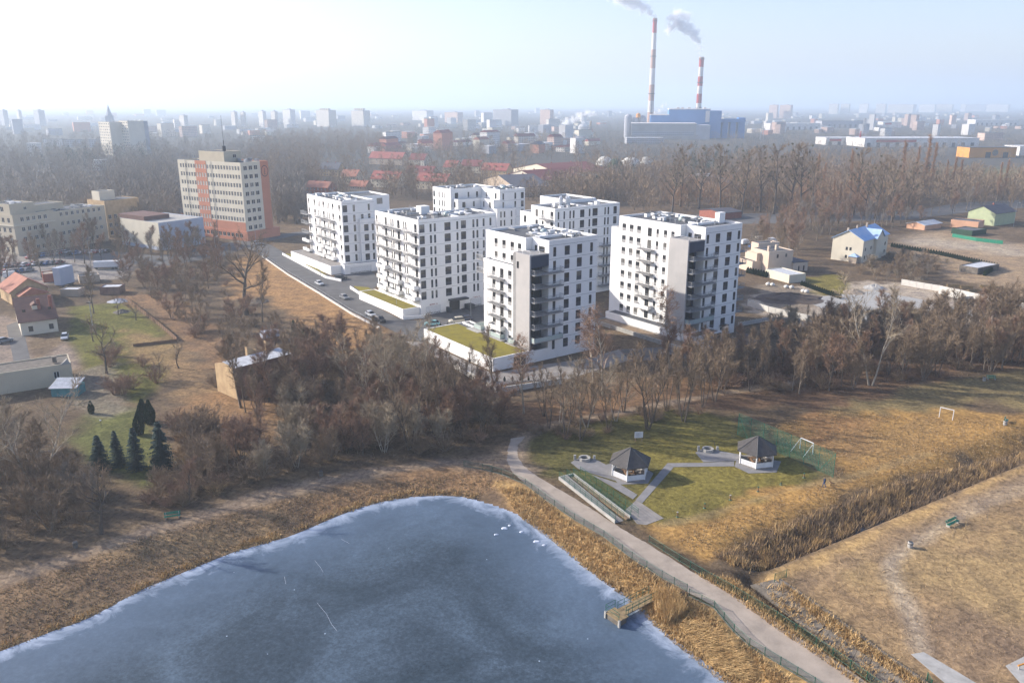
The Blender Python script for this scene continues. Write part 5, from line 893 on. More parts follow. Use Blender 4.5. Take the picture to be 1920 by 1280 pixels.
farmass('far_wood', 'bare wood around the red-roofed estate', spots([(480,720,258,300),(470,600,280,350),(520,1000,262,345),(700,1120,258,300),(990,1180,330,385),(480,720,252,290),(560,1000,345,375)], 1000, (10,18), (3,5.6), 2), 'twig_brown', 2, 190)
farmass('far_wood', 'bare wood behind the right white block', spots([(1080,1420,290,385),(1160,1500,320,400),(1380,1720,300,395),(1380,1720,300,395),(1650,1920,340,385)], 850, (10,17), (3,5.4), 3), 'twig_brown', 3, 190)
farmass('far_wood', 'reddish bare trees in the wood on the right', spots([(1400,1720,330,400),(1240,1420,340,395),(1480,1620,345,410)], 200, (8,14), (2.4,4), 4), 'twig_orange', 4, 190)
farmass('town_trees', 'hazy trees scattered through the far town', spots([(-80,2000,214,262),(-80,2000,224,290),(-80,2000,206,226),(400,2000,236,300)], 4600, (9,16), (5,10), 5), 'twig_grey', 5, 60)
farmass('town_conifers', 'dark conifers scattered through the villa quarter', spots([(700,1120,240,290),(1000,1200,330,375),(1290,1420,285,340),(80,300,285,320)], 150, (9,15), (1.8,3), 6), 'needle_green', 6, 170)
# ================================================================== trees
def perp(d, rnd):
    a = Vector((rnd.gauss(0,1), rnd.gauss(0,1), rnd.gauss(0,1))); a = a-d*a.dot(d); return a.normalized()
def bend(d, ang, rnd): p = perp(d, rnd); return (d*math.cos(ang)+p*math.sin(ang)).normalized()
def grow(rnd, p, d, L, segs, up, wig):
    pts = [p.copy()]; d = d.copy()
    for i in range(segs):
        d = (d+Vector((rnd.gauss(0,wig), rnd.gauss(0,wig), rnd.gauss(0,wig)+up))).normalized(); pts.append(pts[-1]+d*(L/segs))
    return pts
def bare(seed, H=13, r0=.2, stems=1, t0=.3, nl=12, la=(.5,.9), ll=.42, up=.12, sub=8, tw=9, tt=4, tww=.04, droop=0.0, wig=.12, lean=.08, taperL=True, tl=1.0):
    rnd = random.Random(seed); T = MB(); Cn = MB()
    def twig(p, d, L, w):
        q = p+d*L; s = perp(d, rnd)*w; Cn.tri(p-s, p+s, q)
    for s in range(stems):
        a = 6.283*s/stems+rnd.random(); base = Vector((math.cos(a), math.sin(a), 0))*(.25*(stems > 1))
        d0 = Vector((math.cos(a)*lean*(2.2 if stems > 1 else 1), math.sin(a)*lean*(2.2 if stems > 1 else 1), 1)).normalized(); h = H*rnd.uniform(.82,1.0); ns = 7
        tp = grow(rnd, base, d0, h, ns, .05, wig*.45); rr = r0*(1 if stems == 1 else .62)
        T.tube(tp, [rr*(1.25 if i == 0 else 1)*(1-.93*i/ns) for i in range(ns+1)], 6, False)
        for k in range(nl):
            t = t0+(1-t0)*((k+rnd.random())/nl)**.9; f = min(t*ns, ns-.01); i = int(f); p = tp[i].lerp(tp[i+1], f-i); d = (tp[i+1]-tp[i]).normalized()
            ld = bend(d, rnd.uniform(*la), rnd); L = H*ll*(1-.62*(t-t0)/(1-t0) if taperL else .8)*rnd.uniform(.75,1.15)
            lp = grow(rnd, p, ld, L, 4, up, wig); lr = rr*(1-.9*t)*.6+.025
            T.tube(lp, [lr, lr*.8, lr*.6, lr*.38, lr*.15], 4, False)
            for q in range(sub):
                u = .18+.82*(q+rnd.random())/sub; fu = min(u*4, 3.99); j = int(fu); sp_ = lp[j].lerp(lp[j+1], fu-j); sd = (lp[j+1]-lp[j]).normalized()
                bd = bend(sd, rnd.uniform(.35,.95), rnd); bd.z += .25-droop; bd.normalize(); bl = L*.42*(1-.4*u)*rnd.uniform(.7,1.2)
                bpts = grow(rnd, sp_, bd, bl, 2, .05-droop*.5, wig); br = max(lr*.4, .026); Cn.tube(bpts, [br, br*.7, br*.3], 3, False)
                for e in range(max(4, tw-2)):
                    v = rnd.random(); tp_ = bpts[0].lerp(bpts[1], v*2) if v < .5 else bpts[1].lerp(bpts[2], v*2-1); td = bend(bd, rnd.uniform(.2,.9), rnd); td.z += .12-droop*1.3; td.normalize(); tlen = tl*rnd.uniform(.6,1.3)
                    twig(tp_, td, tlen, tww*.7)
                    for g in range(max(1, tt-2)): twig(tp_+td*tlen*rnd.uniform(.2,.8), bend(td, rnd.uniform(.3,.8), rnd)-Vector((0,0,droop*.8)), tlen*rnd.uniform(.4,.7), tww*.42)
    return T, Cn
def conifer(seed, H=9, rad=2.2, layers=26, nb=13, w=.2, bare0=.05, power=.85):
    rnd = random.Random(seed); T = MB().tube([(0,0,0),(0,0,H*.5),(0,0,H*.98)], [.16,.1,.02], 6, False); Cn = MB()
    for i in range(layers):
        t = bare0+(1-bare0)*i/layers; z = H*t; rl = rad*(1-t)**power*rnd.uniform(.85,1.1)+.12
        for k in range(max(5, int(nb*(1-t*.5)))):
            a = rnd.random()*6.283; L = rl*rnd.uniform(.7,1.1); d = Vector((math.cos(a), math.sin(a), 0)); s = Vector((-d.y, d.x, 0))
            for q in range(5):
                u = (q+.3)/5; c = d*(L*u)+Vector((0,0,z-L*.38*u+.18*L*u*u)); ww = w*(1.4-.5*u)
                for sg in (-1, 1): Cn.tri(c-d*.05, c+d*ww*1.2, c+s*sg*ww*1.7+d*ww*.9-Vector((0,0,ww*.5*rnd.random())))
                Cn.tri(c, c+d*ww*1.4+Vector((0,0,-.1)), c+Vector((0,0,.22)))
    return T, Cn
def thuja(seed, H=4, rad=.8, n=900):
    rnd = random.Random(seed); Cn = MB()
    for i in range(n):
        t = rnd.random(); a = rnd.random()*6.283; r = rad*math.sin(math.pi*min(1, (.12+t*.88))**.8)*rnd.uniform(.6,1.05)+.05; c = Vector((math.cos(a)*r, math.sin(a)*r, t*H)); d = Vector((math.cos(a)*.3, math.sin(a)*.3, 1)).normalized(); s = perp(d, rnd)*.14
        Cn.tri(c-s, c+s, c+d*.42)
    return MB().tube([(0,0,0),(0,0,H*.7)], [.08,.03], 5, False), Cn
def bush(seed, H=3, rad=1.8, n=26, tw=9, tww=.045):
    rnd = random.Random(seed); Cn = MB()
    for i in range(n):
        a = rnd.random()*6.283; sp_ = rnd.random()**.6; d = Vector((math.cos(a)*sp_*rad/H*1.1, math.sin(a)*sp_*rad/H*1.1, 1)).normalized(); L = H*rnd.uniform(.7,1.1)
        p = grow(rnd, Vector((math.cos(a)*.3*sp_, math.sin(a)*.3*sp_, 0)), d, L, 3, -.02, .16); Cn.tube(p, [.035,.028,.02,.008], 3, False)
        for e in range(tw):
            u = rnd.uniform(.25,1); fu = min(u*3, 2.99); j = int(fu); q = p[j].lerp(p[j+1], fu-j); td = bend((p[j+1]-p[j]).normalized(), rnd.uniform(.3,.9), rnd); l_ = H*.3*rnd.uniform(.6,1.2); s = perp(td, rnd)*tww*.6; Cn.tri(q-s, q+s, q+td*l_)
            for g in range(4):
                dd = bend(td, rnd.uniform(.3,.8), rnd); qq = q+td*l_*rnd.uniform(.2,.9); s = perp(dd, rnd)*tww*.45; Cn.tri(qq-s, qq+s, qq+dd*l_*.6)
    return Cn
PT = {}
def proto(key, tc, bark, twig): T, Cn = tc; PT.setdefault(key, []).append((T.mesh('trunk', bark, True), Cn.mesh('crown', twig)))
for s in (1,2): proto('oak', bare(s, 17, .52, 1, .3, 15, (.75,1.2), .55, .1, 10, 9, 4, .042, 0, .17, .05, True, 1.0), 'bark_dark', 'twig_brown')
for s in (11,12,13): proto('ash', bare(s, 13, .2, 1, .22, 14, (.4,.85), .36, .16, 8, 8, 4, .046), 'bark_mid', 'twig_brown')
for s in (14,15): proto('ashgrey', bare(s, 13, .19, 1, .25, 13, (.4,.9), .36, .15, 8, 8, 4, .046), 'bark_mid', 'twig_grey')
for s in (16,17): proto('ashred', bare(s, 11, .17, 1, .2, 14, (.4,.9), .38, .13, 8, 9, 5, .05), 'bark_dark', 'twig_red')
for s in (21,22): proto('alder', bare(s, 14, .19, 3, .3, 8, (.35,.75), .26, .2, 7, 7, 3, .042), 'bark_dark', 'twig_brown')
for s in (31,32): proto('birch', bare(s, 14, .15, 1, .25, 17, (.3,.7), .3, .08, 8, 9, 4, .034, .3), 'bark_pale', 'twig_red')
for s in (41,42): proto('pale', bare(s, 17, .24, 2, .28, 11, (.4,.95), .36, .1, 9, 7, 3, .044, 0, .18, .09), 'bark_pale', 'twig_pale')
for s in (51,52): proto('poplar', bare(s, 22, .26, 1, .06, 34, (.18,.4), .17, .3, 7, 6, 3, .07, 0, .04, .0), 'bark_mid', 'twig_orange')
for s in (61,62): proto('thicket', bare(s, 7.5, .1, 4, .15, 8, (.35,.85), .36, .12, 6, 7, 4, .05, 0, .18, .14), 'bark_mid', 'twig_brown')
for s in (63,64): proto('thicketred', bare(s, 7, .09, 4, .15, 8, (.35,.85), .36, .12, 6, 8, 4, .052, 0, .18, .14), 'bark_dark', 'twig_red')
proto('thicketpale', bare(65, 7, .08, 5, .12, 8, (.3,.7), .34, .18, 6, 8, 4, .045, 0, .15, .12), 'bark_pale', 'twig_pale')
for s in (71,72): proto('fruit', bare(s, 5, .14, 1, .25, 9, (.6,1.1), .6, .1, 7, 6, 3, .035, 0, .22, .1, False, .7), 'bark_dark', 'twig_brown')
for s in (81,82): proto('spruce', conifer(s, 10, 3.3, 28, 17, .24), 'bark_dark', 'needle_blue')
proto('pine', conifer(83, 12, 3.2, 22, 14, .3, .15, .6), 'bark_dark', 'needle_green')
for s in (84,85): proto('thuja', thuja(s), 'bark_dark', 'needle_green')
BU = {k: [bush(s, h, r).mesh('shrub', m) for s in ss] for k, h, r, m, ss in (('brown',3,2.0,'twig_brown',(1,2)),('red',2.8,1.9,'twig_red',(3,4)),('pale',3,1.8,'twig_pale',(5,)),('tan',1.6,1.5,'dry_grass',(6,7)))}
pm('mistletoe_leaf', (0.13,0.12,0.06), (0.09,0.085,0.045), 1, .9)
# mistletoe clumps for the tall trees on the right
mt = bare(91, 19, .3, 1, .3, 15, (.45,.95), .36, .12, 8, 7, 3, .06); rnd = random.Random(5); MPOS = []; MISTLE = []; _mm = []
for v in range(3):
    cl = MB()
    for k in range(20): d = Vector((rnd.gauss(0,1),rnd.gauss(0,1),rnd.gauss(0,1))).normalized(); s = perp(d, rnd)*.11; cl.tri(d*.05-s, d*.05+s, d*.45)
    _mm.append(cl.mesh('mistletoe', 'mistletoe_leaf'))
for i in range(13): z = rnd.uniform(8,18.5); a = rnd.random()*6.283; r = rnd.uniform(.8,3.6)*(1-.5*(z-8)/11); MPOS.append((math.cos(a)*r, math.sin(a)*r, z)); MISTLE.append(_mm[i%3])
PT['mistletoe'] = [(mt[0].mesh('trunk', 'bark_dark', True), mt[1].mesh('crown', 'twig_brown'))]
TN = {'thicket':'young_tree','thicketred':'young_tree','thicketpale':'young_tree','ashgrey':'grey_tree','pale':'pale_tree','oak':'oak_tree','birch':'birch_tree','poplar':'poplar_tree','spruce':'spruce_tree','pine':'pine_tree','thuja':'thuja','fruit':'fruit_tree','alder':'alder_tree'}
def tree(kind, x, y, h=None, label='', group=None, rnd=random, z=None):
    lib = PT[kind]; tr, cr = lib[rnd.randrange(len(lib))]; base_h = {'oak':17,'ash':13,'ashgrey':13,'ashred':11,'alder':14,'birch':14,'pale':17,'poplar':22,'thicket':7.5,'thicketred':7,'thicketpale':7,'fruit':5,'spruce':10,'pine':12,'thuja':4,'mistletoe':19}[kind]
    s = (h/base_h) if h else rnd.uniform(.8,1.15)
    o = thing(TN.get(kind, 'bare_tree'), label, 'tree', (x, y, (hz(x, y) if z is None else z)-.05), rnd.random()*6.283, group); sx = s*rnd.uniform(.9,1.12); o.scale = (sx, sx, s)
    link('trunk', tr, o); link('crown', cr, o)
    if kind == 'mistletoe': [link('mistletoe', MISTLE[i], o, MPOS[i]) for i in range(len(MPOS))]
    return o
def shrub(kind, x, y, s, label, group, rnd=random):
    o = link('shrub', rnd.choice(BU[kind]), None, (x, y, hz(x, y)-.05), rnd.random()*6.283); o.scale = (s*rnd.uniform(.9,1.3), s*rnd.uniform(.9,1.3), s); return tag(o, label, 'shrub', group)
def scatter(pix, n, seed, mind=2.2):
    poly = GP(pix); r = random.Random(seed); xs = [p[0] for p in poly]; ys = [p[1] for p in poly]; out = []; t = 0
    A = np.array([0.]); 
    while len(out) < n and t < n*60:
        t += 1; x = r.uniform(min(xs), max(xs)); y = r.uniform(min(ys), max(ys))
        if not inpoly(np.array([x]), np.array([y]), poly)[0] or blocked(x, y): continue
        if any((x-a)**2+(y-b)**2 < mind*mind for a, b in out): continue
        out.append((x, y))
    return out
ADJ = {'thicket':'many-stemmed ','thicketred':'low reddish ','thicketpale':'slim pale ','ash':'upright ','ashred':'round-crowned ','ashgrey':'grey-twigged ','alder':'clumped dark ','birch':'white-stemmed '}
def grove(pix, n, kinds, hr, label, group, seed, mind=2.2):
    r = random.Random(seed)
    for x, y in scatter(pix, n, seed, mind): kd = r.choice(kinds); tree(kd, x, y, r.uniform(*hr), ADJ.get(kd,'')+label, group, r)
def thick(pix, n, kinds, sr, label, group, seed, mind=1.4):
    r = random.Random(seed)
    for x, y in scatter(pix, n, seed, mind): shrub(r.choice(kinds), x, y, r.uniform(*sr), label, group, r)
def tpx(kind, x, y, ytop, label, group=None):
    p = G(x, y); p = G(x, y, hz(*p)); return tree(kind, p[0], p[1], top_z(p, ytop)-hz(*p), label, group)
# --- single trees one can point to
tpx('oak', 462, 590, 452, 'large spreading bare oak standing in the brown meadow')
tpx('ash', 492, 603, 500, 'slender dark bare tree leaning beside the large oak')
tpx('pale', 74, 935, 722, 'tall pale-barked bare tree rising from the left grove')
tpx('oak', 190, 1000, 880, 'broad many-stemmed bare tree by the track, left of the green bench')
tpx('ashred', 356, 946, 858, 'bare leaning tree beside the track, right of the green bench')
tpx('pale', 1632, 722, 520, 'tall white-limbed bare tree above the right thicket')
tpx('birch', 982, 775, 618, 'pinkish birch in front of the grass-roofed podium corner')
tpx('birch', 1130, 742, 565, 'pale birch in front of the front white block')
tpx('birch', 1112, 720, 572, 'tall birch between the front and right white blocks')
tpx('birch', 1256, 690, 530, 'reddish birch against the grey corner wall of the right block')
tpx('ash', 925, 745, 622, 'thin upright bare tree before the podium corner')
tpx('birch', 1480, 468, 384, 'reddish bare birch behind the modern beige house')
tpx('fruit', 200, 700, 620, 'bare fruit tree on the garden lawn by the old cream building')
for x, y, t in ((735,762,610),(748,760,630),(786,748,600),(728,728,615),(700,770,640),(668,745,622)): tpx('pale', x, y, t, 'pale-limbed bare tree in the thicket left of the podium', 'pale trees in the thicket')
for x, y, t in ((829,797,660),(816,816,668),(766,842,690),(859,752,640),(880,772,660),(800,790,650),(845,800,676)): tpx('alder', x, y, t, 'dark upright alder in the thicket above the pond track', 'alders above the pond track')
for x, y, t in ((1060,822,690),(1088,826,700),(1140,806,690),(1072,792,672),(1030,802,690),(1110,776,668),(1170,772,660),(1020,780,680)): tpx('alder', x, y, t, 'bare alder by the bend in the track, left of the white notice board', 'alders by the track bend')
for x, y, t in ((1214,804,640),(1222,792,650),(1282,790,640),(1276,776,650),(1250,770,640),(1318,764,640),(1340,752,632)): tpx('alder', x, y, t, 'bare alder behind the lawn, right of the white notice board', 'alders behind the lawn')
for x, y, t in ((1100,800,664),(1155,790,700),(1050,800,715)): tpx('pale', x, y, t, 'pale bent tree among the alders near the track bend', 'pale trees near the bend')
for x, y, t in ((190,882,814),(222,872,806),(258,880,800),(305,875,788)): tpx('spruce', x, y, t, 'blue-green spruce in the row at the foot of the left garden', 'spruces in the left garden')
tpx('spruce', 450, 838, 788, 'single small blue spruce at the edge of the brown thicket')
for x, y, t in ((270,790,750),(283,795,752),(262,815,775)): tpx('thuja', x, y, t, 'dark green thuja behind the garden spruces', 'thujas in the left garden')
tpx('thuja', 172, 775, 752, 'small clipped thuja on the shaded garden lawn'); tpx('pine', 575, 668, 612, 'dark conifer right of the ruined building'); tpx('pine', 552, 632, 598, 'dark conifer behind the ruined building')
for x, y, t in ((255,600,565),(222,590,560),(335,690,650),(175,640,600),(300,700,668)): tpx('fruit', x, y, t, 'small bare fruit tree in the garden', 'fruit trees in the garden')
tpx('ash', 176, 588, 500, 'tall bare tree standing on the upper garden lawn')
tpx('ash', 452, 764, 628, 'tall bare tree right in front of the yellow ruin wall')
tpx('ashred', 505, 752, 640, 'broad bare tree before the brick side of the ruin')
tpx('ash', 548, 742, 640, 'bare tree at the right end of the ruin')
# --- groves
grove([(-120,850),(20,830),(100,850),(130,905),(225,935),(150,985),(120,1005),(0,1035),(-140,1060)], 34, ['ashgrey','thicket','ash','thicket'], (5.5,9), 'grey-brown bare tree in the grove at the left edge', 'trees of the left grove', 1, 2.0)
grove([(345,905),(420,850),(520,810),(560,720),(640,650),(720,650),(800,690),(870,740),(945,780),(955,800),(880,838),(760,848),(640,862),(560,880),(500,905)], 105, ['thicket','thicketred','ash','thicketred','thicketpale','ashred'], (5,9.5), 'brown bare tree in the dense thicket above the pond track', 'trees of the central thicket', 2, 1.9)
grove([(240,470),(420,475),(410,560),(455,610),(600,640),(690,655),(600,700),(540,745),(440,760),(400,690),(330,610),(230,540)], 75, ['thicketred','ashred','thicket','ash'], (4.5,9), 'reddish-brown bare tree in the scrub between garden and meadow', 'trees of the garden scrub', 3, 2.2)
grove([(1215,700),(1400,668),(1600,625),(1920,592),(2060,590),(2060,678),(1920,688),(1750,712),(1600,736),(1500,744),(1400,735),(1330,742)], 150, ['ash','ashred','alder','ash','thicket'], (8,12.5), 'bare tree in the dark belt on the right', 'trees of the right belt', 4, 2.1)
grove([(1440,612),(1600,590),(1760,596),(1850,600),(1760,625),(1560,640),(1460,640)], 40, ['thicketpale','thicketpale','thicket'], (4.5,7), 'pale twiggy tree in the sunlit edge of the right belt', 'pale edge of the right belt', 5, 1.8)
grove([(1720,700),(1850,670),(2000,660),(2000,690),(1860,700),(1740,720)], 14, ['alder','ash'], (9,13), 'tall dark bare tree at the meadow end of the right belt', 'tall trees of the right belt', 6, 3)
grove([(20,460),(240,440),(330,440),(330,480),(250,520),(140,500),(40,540),(-20,540)], 34, ['ash','ashgrey','ashred'], (9,15), 'bare street tree by the car park of the office blocks', 'trees around the car park', 7, 4)
grove([(-60,440),(30,470),(40,520),(-40,600),(-100,560)], 10, ['ash','ashgrey'], (10,15), 'bare tree at the left edge beside the cream public building', 'trees by the cream building', 17, 4)
grove([(400,470),(460,480),(470,500),(420,520)], 5, ['ash','ashred'], (6,10), 'bare tree between the orange office block and the meadow', 'trees below the office block', 8, 4)
grove([(1400,500),(1420,430),(1520,415),(1700,405),(1730,425),(1640,432),(1560,440),(1500,470),(1500,510),(1430,520)], 80, ['ash','ashred','birch','ashgrey'], (9,16), 'bare tree in the wood behind the blue-roofed house', 'trees behind the blue-roofed house', 9, 3.5)
grove([(1690,404),(1780,388),(1920,374),(2000,376),(2000,392),(1800,402),(1720,414)], 26, ['ash','ashred','ashgrey'], (9,15), 'bare tree lining the far street on the right', 'trees along the far street', 31, 5)
grove([(452,764),(560,722),(610,735),(560,790),(470,800)], 16, ['ash','ashred','thicketred'], (6,11), 'bare tree in front of the ruined building', 'trees around the ruin', 32, 2.4)
grove([(1600,510),(1700,480),(1760,500),(1740,530),(1640,540)], 20, ['thicket','ashgrey','thicketpale'], (4,8), 'bare garden tree right of the blue-roofed house', 'trees of the blue-roofed house garden', 10, 2.5)
for x, y, t in ((1526,392,276),(1540,390,296),(1592,395,278),(1602,398,296),(1560,400,330),(1572,402,335),(1510,395,318)): tpx('poplar', x, y, t, 'orange-brown columnar poplar behind the blue-roofed house', 'orange poplars')
for x, y, t in ((1782,372,285),(1795,374,290),(1770,376,298),(1868,378,296),(1880,376,290),(1728,372,250),(1742,370,256),(1712,372,262),(1690,374,262)): tpx('poplar', x, y, t, 'tall grey-brown poplar beyond the right fields', 'poplars beyond the right fields')
for x, y, t in ((1640,410,282),(1672,418,290),(1655,400,300),(1700,405,296),(1600,402,268),(1480,400,258),(1500,404,262),(1450,402,260),(1425,398,264),(1350,396,262),(1310,392,268),(1275,388,262),(1260,398,290),(1390,402,272),(1520,410,290),(1620,405,300)): tpx('mistletoe', x, y, t, 'tall bare tree full of mistletoe clumps', 'mistletoe trees')
tpx('pine', 1735, 352, 304, 'big dark green conifer at the far sports field'); tpx('pine', 1752, 354, 320, 'lower dark conifer right of the big one by the sports field')
# --- shrubs
grove([(250,470),(330,486),(400,478),(420,462),(390,458),(310,474)], 16, ['ash','ashred','ashgrey'], (7,12), 'bare tree in front of the old workshop', 'trees before the workshop', 33, 3.2)
thick([(345,905),(420,850),(560,760),(640,690),(760,700),(860,760),(950,795),(900,840),(700,868),(560,888),(440,912)], 70, ['brown','red','brown'], (.7,1.3), 'low brown shrub under the central thicket', 'shrubs of the central thicket', 21)
thick([(240,480),(430,500),(600,650),(560,740),(440,780),(330,640)], 50, ['red','brown','tan'], (.6,1.2), 'low reddish shrub in the garden scrub', 'shrubs of the garden scrub', 22)
thick([(1215,705),(1600,640),(2000,610),(2000,682),(1750,712),(1500,742),(1350,742)], 75, ['brown','red'], (.6,1.2), 'low dark shrub under the right belt', 'shrubs of the right belt', 23)
thick([(-60,870),(110,880),(240,940),(230,970),(120,1000),(0,1030)], 30, ['brown','tan'], (.6,1.1), 'low shrub on the floor of the left grove', 'shrubs of the left grove', 24)
thick([(290,900),(400,890),(420,925),(330,955),(270,950)], 16, ['brown','red'], (.7,1.0), 'bushy shrub between the spruces and the green bench', 'shrubs near the green bench', 25)
thick([(960,810),(1060,790),(1190,775),(1330,755),(1340,772),(1200,800),(1050,830)], 26, ['brown','red'], (.4,.8), 'low scrub at the foot of the alders', 'shrubs under the alders', 26)
thick([(1620,480),(1760,480),(1800,510),(1700,540),(1600,520)], 26, ['brown','pale'], (.6,1.1), 'garden shrub behind the concrete fence on the right', 'shrubs of the right garden', 27)
thick([(200,660),(300,690),(290,760),(210,750)], 8, ['red'], (1.0,1.7), 'large reddish shrub beside the garden lawn', 'large shrubs on the garden lawn', 28)
thick([(320,800),(440,800),(420,870),(330,890)], 22, ['brown','red','tan'], (.9,1.5), 'dense brown bush right of the garden spruces', 'bushes right of the spruces', 29)
o = shrub('tan', *G(405,925), 1.3, 'low rounded brown bush beside the track below the spruces', None)
# ================================================================== things by the pond
pm('shingle', (0.085,0.078,0.072), (0.055,0.05,0.048), 1.5, .6, bump=.4, bscale=5); pm('white_paint', (0.72,0.72,0.72), (0.62,0.62,0.62), 1, .6); pm('net_green', (0.03,0.17,0.11), None, 3, .5); pm('bench_green', (0.02,0.22,0.13), (0.015,0.16,0.1), 3, .45)
pm('skin', (0.5,0.32,0.24), None, 5, .6); pm('cloth_navy', (0.02,0.03,0.05), None, 5, .9); pm('cloth_blue', (0.05,0.09,0.2), None, 5, .9); pm('fur_brown', (0.16,0.1,0.06), None, 5, .9); pm('wood_brown', (0.2,0.12,0.07), None, 3, .8); pm('orange_paint', (0.7,0.3,0.06), None, 3, .5)
Z4 = lambda x, y: (940+x/2.909, 700+y/2.909)
def gazebo(label, px, rot):
    c = G(*px); b = Bld('gazebo', label, 'gazebo', c, rot, 'gazebos on the lawn'); Rb, Rr = 3.1, 3.75; P = [(math.cos(R(60*i)), math.sin(R(60*i))) for i in range(6)]
    b.part('floor', MB().prism([(x*Rb*1.06, y*Rb*1.06) for x, y in P], 0, .16), 'paver')
    for i, (x, y) in enumerate(P):
        b.part('post', MB().box(x*Rb-.09,x*Rb+.09,y*Rb-.09,y*Rb+.09,.16,2.75), 'white_paint'); q = P[(i+1)%6]
        if i != 1:
            a0, a1 = (x*Rb,y*Rb), (q[0]*Rb,q[1]*Rb); L = math.dist(a0, a1); d = ((a1[0]-a0[0])/L,(a1[1]-a0[1])/L)
            w = MB(); nb = 9
            for k in range(nb):
                t0_, t1_ = .1+(L-.2)*k/nb, .1+(L-.2)*(k+.94)/nb; n_ = (-d[1]*.03, d[0]*.03)
                w.add([(a0[0]+d[0]*t+s*n_[0], a0[1]+d[1]*t+s*n_[1], z) for z in (.2,1.05) for s in (-1,1) for t in (t0_,t1_)], [(0,1,5,4),(3,2,6,7),(4,5,7,6),(2,0,4,6),(1,3,7,5)])
            w.tube([(*a0,1.08),(*a1,1.08)], .05, 4); b.part('side_panel', w, 'white_paint')
        b.part('fascia', MB().tube([(x*Rb,y*Rb,2.68),(q[0]*Rb,q[1]*Rb,2.68)], .08, 4), 'white_paint')
    for i in range(6):
        x, y = P[i]; q = P[(i+1)%6]; b.part('roof_face', MB().add([(x*Rr,y*Rr,2.62),(q[0]*Rr,q[1]*Rr,2.62),(0,0,4.95),(x*Rr,y*Rr,2.5),(q[0]*Rr,q[1]*Rr,2.5)], [(0,1,2),(3,4,1,0)]), 'shingle')
        b.part('roof_hip', MB().tube([(x*Rr,y*Rr,2.64),(0,0,4.97)], .06, 4), 'metal_dark')
    t = thing('picnic_table', label.split(' gazebo')[0]+' gazebo\'s wooden picnic table', 'table', (c[0], c[1], .16), rot, 'picnic tables')
    MB().box(-1.1,1.1,-.4,.4,.7,.76).build('table_top', 'wood_brown', t)
    for s in (-1,1): MB().box(-1.1,1.1,s*.85-.18,s*.85+.18,.42,.48).build('bench_seat', 'wood_brown', t); MB().box(s*.8-.06,s*.8+.06,-.95,.95,0,.42).build('leg', 'wood_brown', t); MB().box(s*.8-.06,s*.8+.06,-.1,.1,.42,.7).build('leg', 'wood_brown', t)
gazebo('left gazebo on the lawn with dark hexagonal roof and white panels', (1180.5,889), R(14)); gazebo('right gazebo beside the green ball fence, dark hexagonal roof', (1417,866), R(14))
# fire rings
for lab, px in (('concrete fire ring with grill crane by the left gazebo', (1096,862)), ('concrete fire ring with grill crane by the right gazebo', (1327,845))):
    c = G(*px); b = Bld('fire_ring', lab, 'fire pit', (*c,.05), 0, 'fire rings'); r = MB(); n = 12
    for i in range(n):
        a0, a1 = 2*math.pi*i/n, 2*math.pi*(i+.93)/n; P = [(rr*math.cos(a), rr*math.sin(a)) for rr, a in ((.75,a0),(.75,a1),(1.05,a1),(1.05,a0))]; b.part('stone', MB().prism(P, 0, .5), 'concrete')
    b.part('ash_bed', MB().lathe([(.74,0),(.74,.12)], 12), 'metal_dark'); b.part('crane', MB().tube([(1.1,0,0),(1.1,0,1.7),(.8,0,1.95),(.1,0,1.9)], .04, 5), 'metal_dark'); b.part('stool', MB().box(-1.9,-1.5,-.2,.2,0,.9), 'concrete'); b.part('stool', MB().box(1.5,1.9,-.2,.2,0,.8), 'concrete')
# notice board
c = G(1197,827); b = Bld('notice_board', 'white notice board on two posts below the alders', 'sign', c, R(8)); [b.part('post', MB().box(x-.05,x+.05,-.05,.05,0,1.9), 'wood_brown') for x in (-.6,.6)]; b.part('panel', MB().box(-.8,.8,-.09,-.055,.75,1.95), 'white_paint'); t = MB(); [t.box(-.65,.1+.5*((i*7)%3)/2,-.1,-.092,1.75-i*.13,1.79-i*.13) for i in range(7)]; b.part('text_lines', t, 'panel_grey')
# ball-stop fence
bp = [Z4(*p) for p in ((1288,335),(1352,363),(1428,392),(1503,425),(1568,460),(1648,492),(1732,530),(1808,565))]; W8 = [G(*p) for p in bp]; a, e = W8[0], W8[-1]; W8 = [(a[0]+(e[0]-a[0])*i/7, a[1]+(e[1]-a[1])*i/7) for i in range(8)]; ang = math.atan2(e[1]-a[1], e[0]-a[0]); sp8 = math.dist(a, e)/7
b = Bld('ball_fence', 'tall green netting fence on posts behind the right gazebo', 'fence', a, ang); FH = 4.4
for i in range(8): b.part('post', MB().tube([(sp8*i,0,0),(sp8*i,0,FH)], .055, 6), 'net_green')
for i in range(7):
    w = MB(); n = int(sp8/.3)
    for k in range(n+1): x = sp8*i+sp8*k/n; w.add([(x-.02,0,.1),(x+.02,0,.1),(x+.02,0,FH),(x-.02,0,FH)], [(0,1,2,3)])
    for k in range(15): z = .1+(FH-.1)*k/14; w.add([(sp8*i,.002,z-.02),(sp8*(i+1),.002,z-.02),(sp8*(i+1),.002,z+.02),(sp8*i,.002,z+.02)], [(0,1,2,3)])
    b.part('net', w, 'net_green')
b.part('brace', MB().tube([(sp8*7,0,FH*.95),(sp8*6.1,0,.2)], .04, 5), 'net_green'); b.part('brace', MB().tube([(0,0,FH*.95),(sp8*.8,0,.2)], .04, 5), 'net_green')
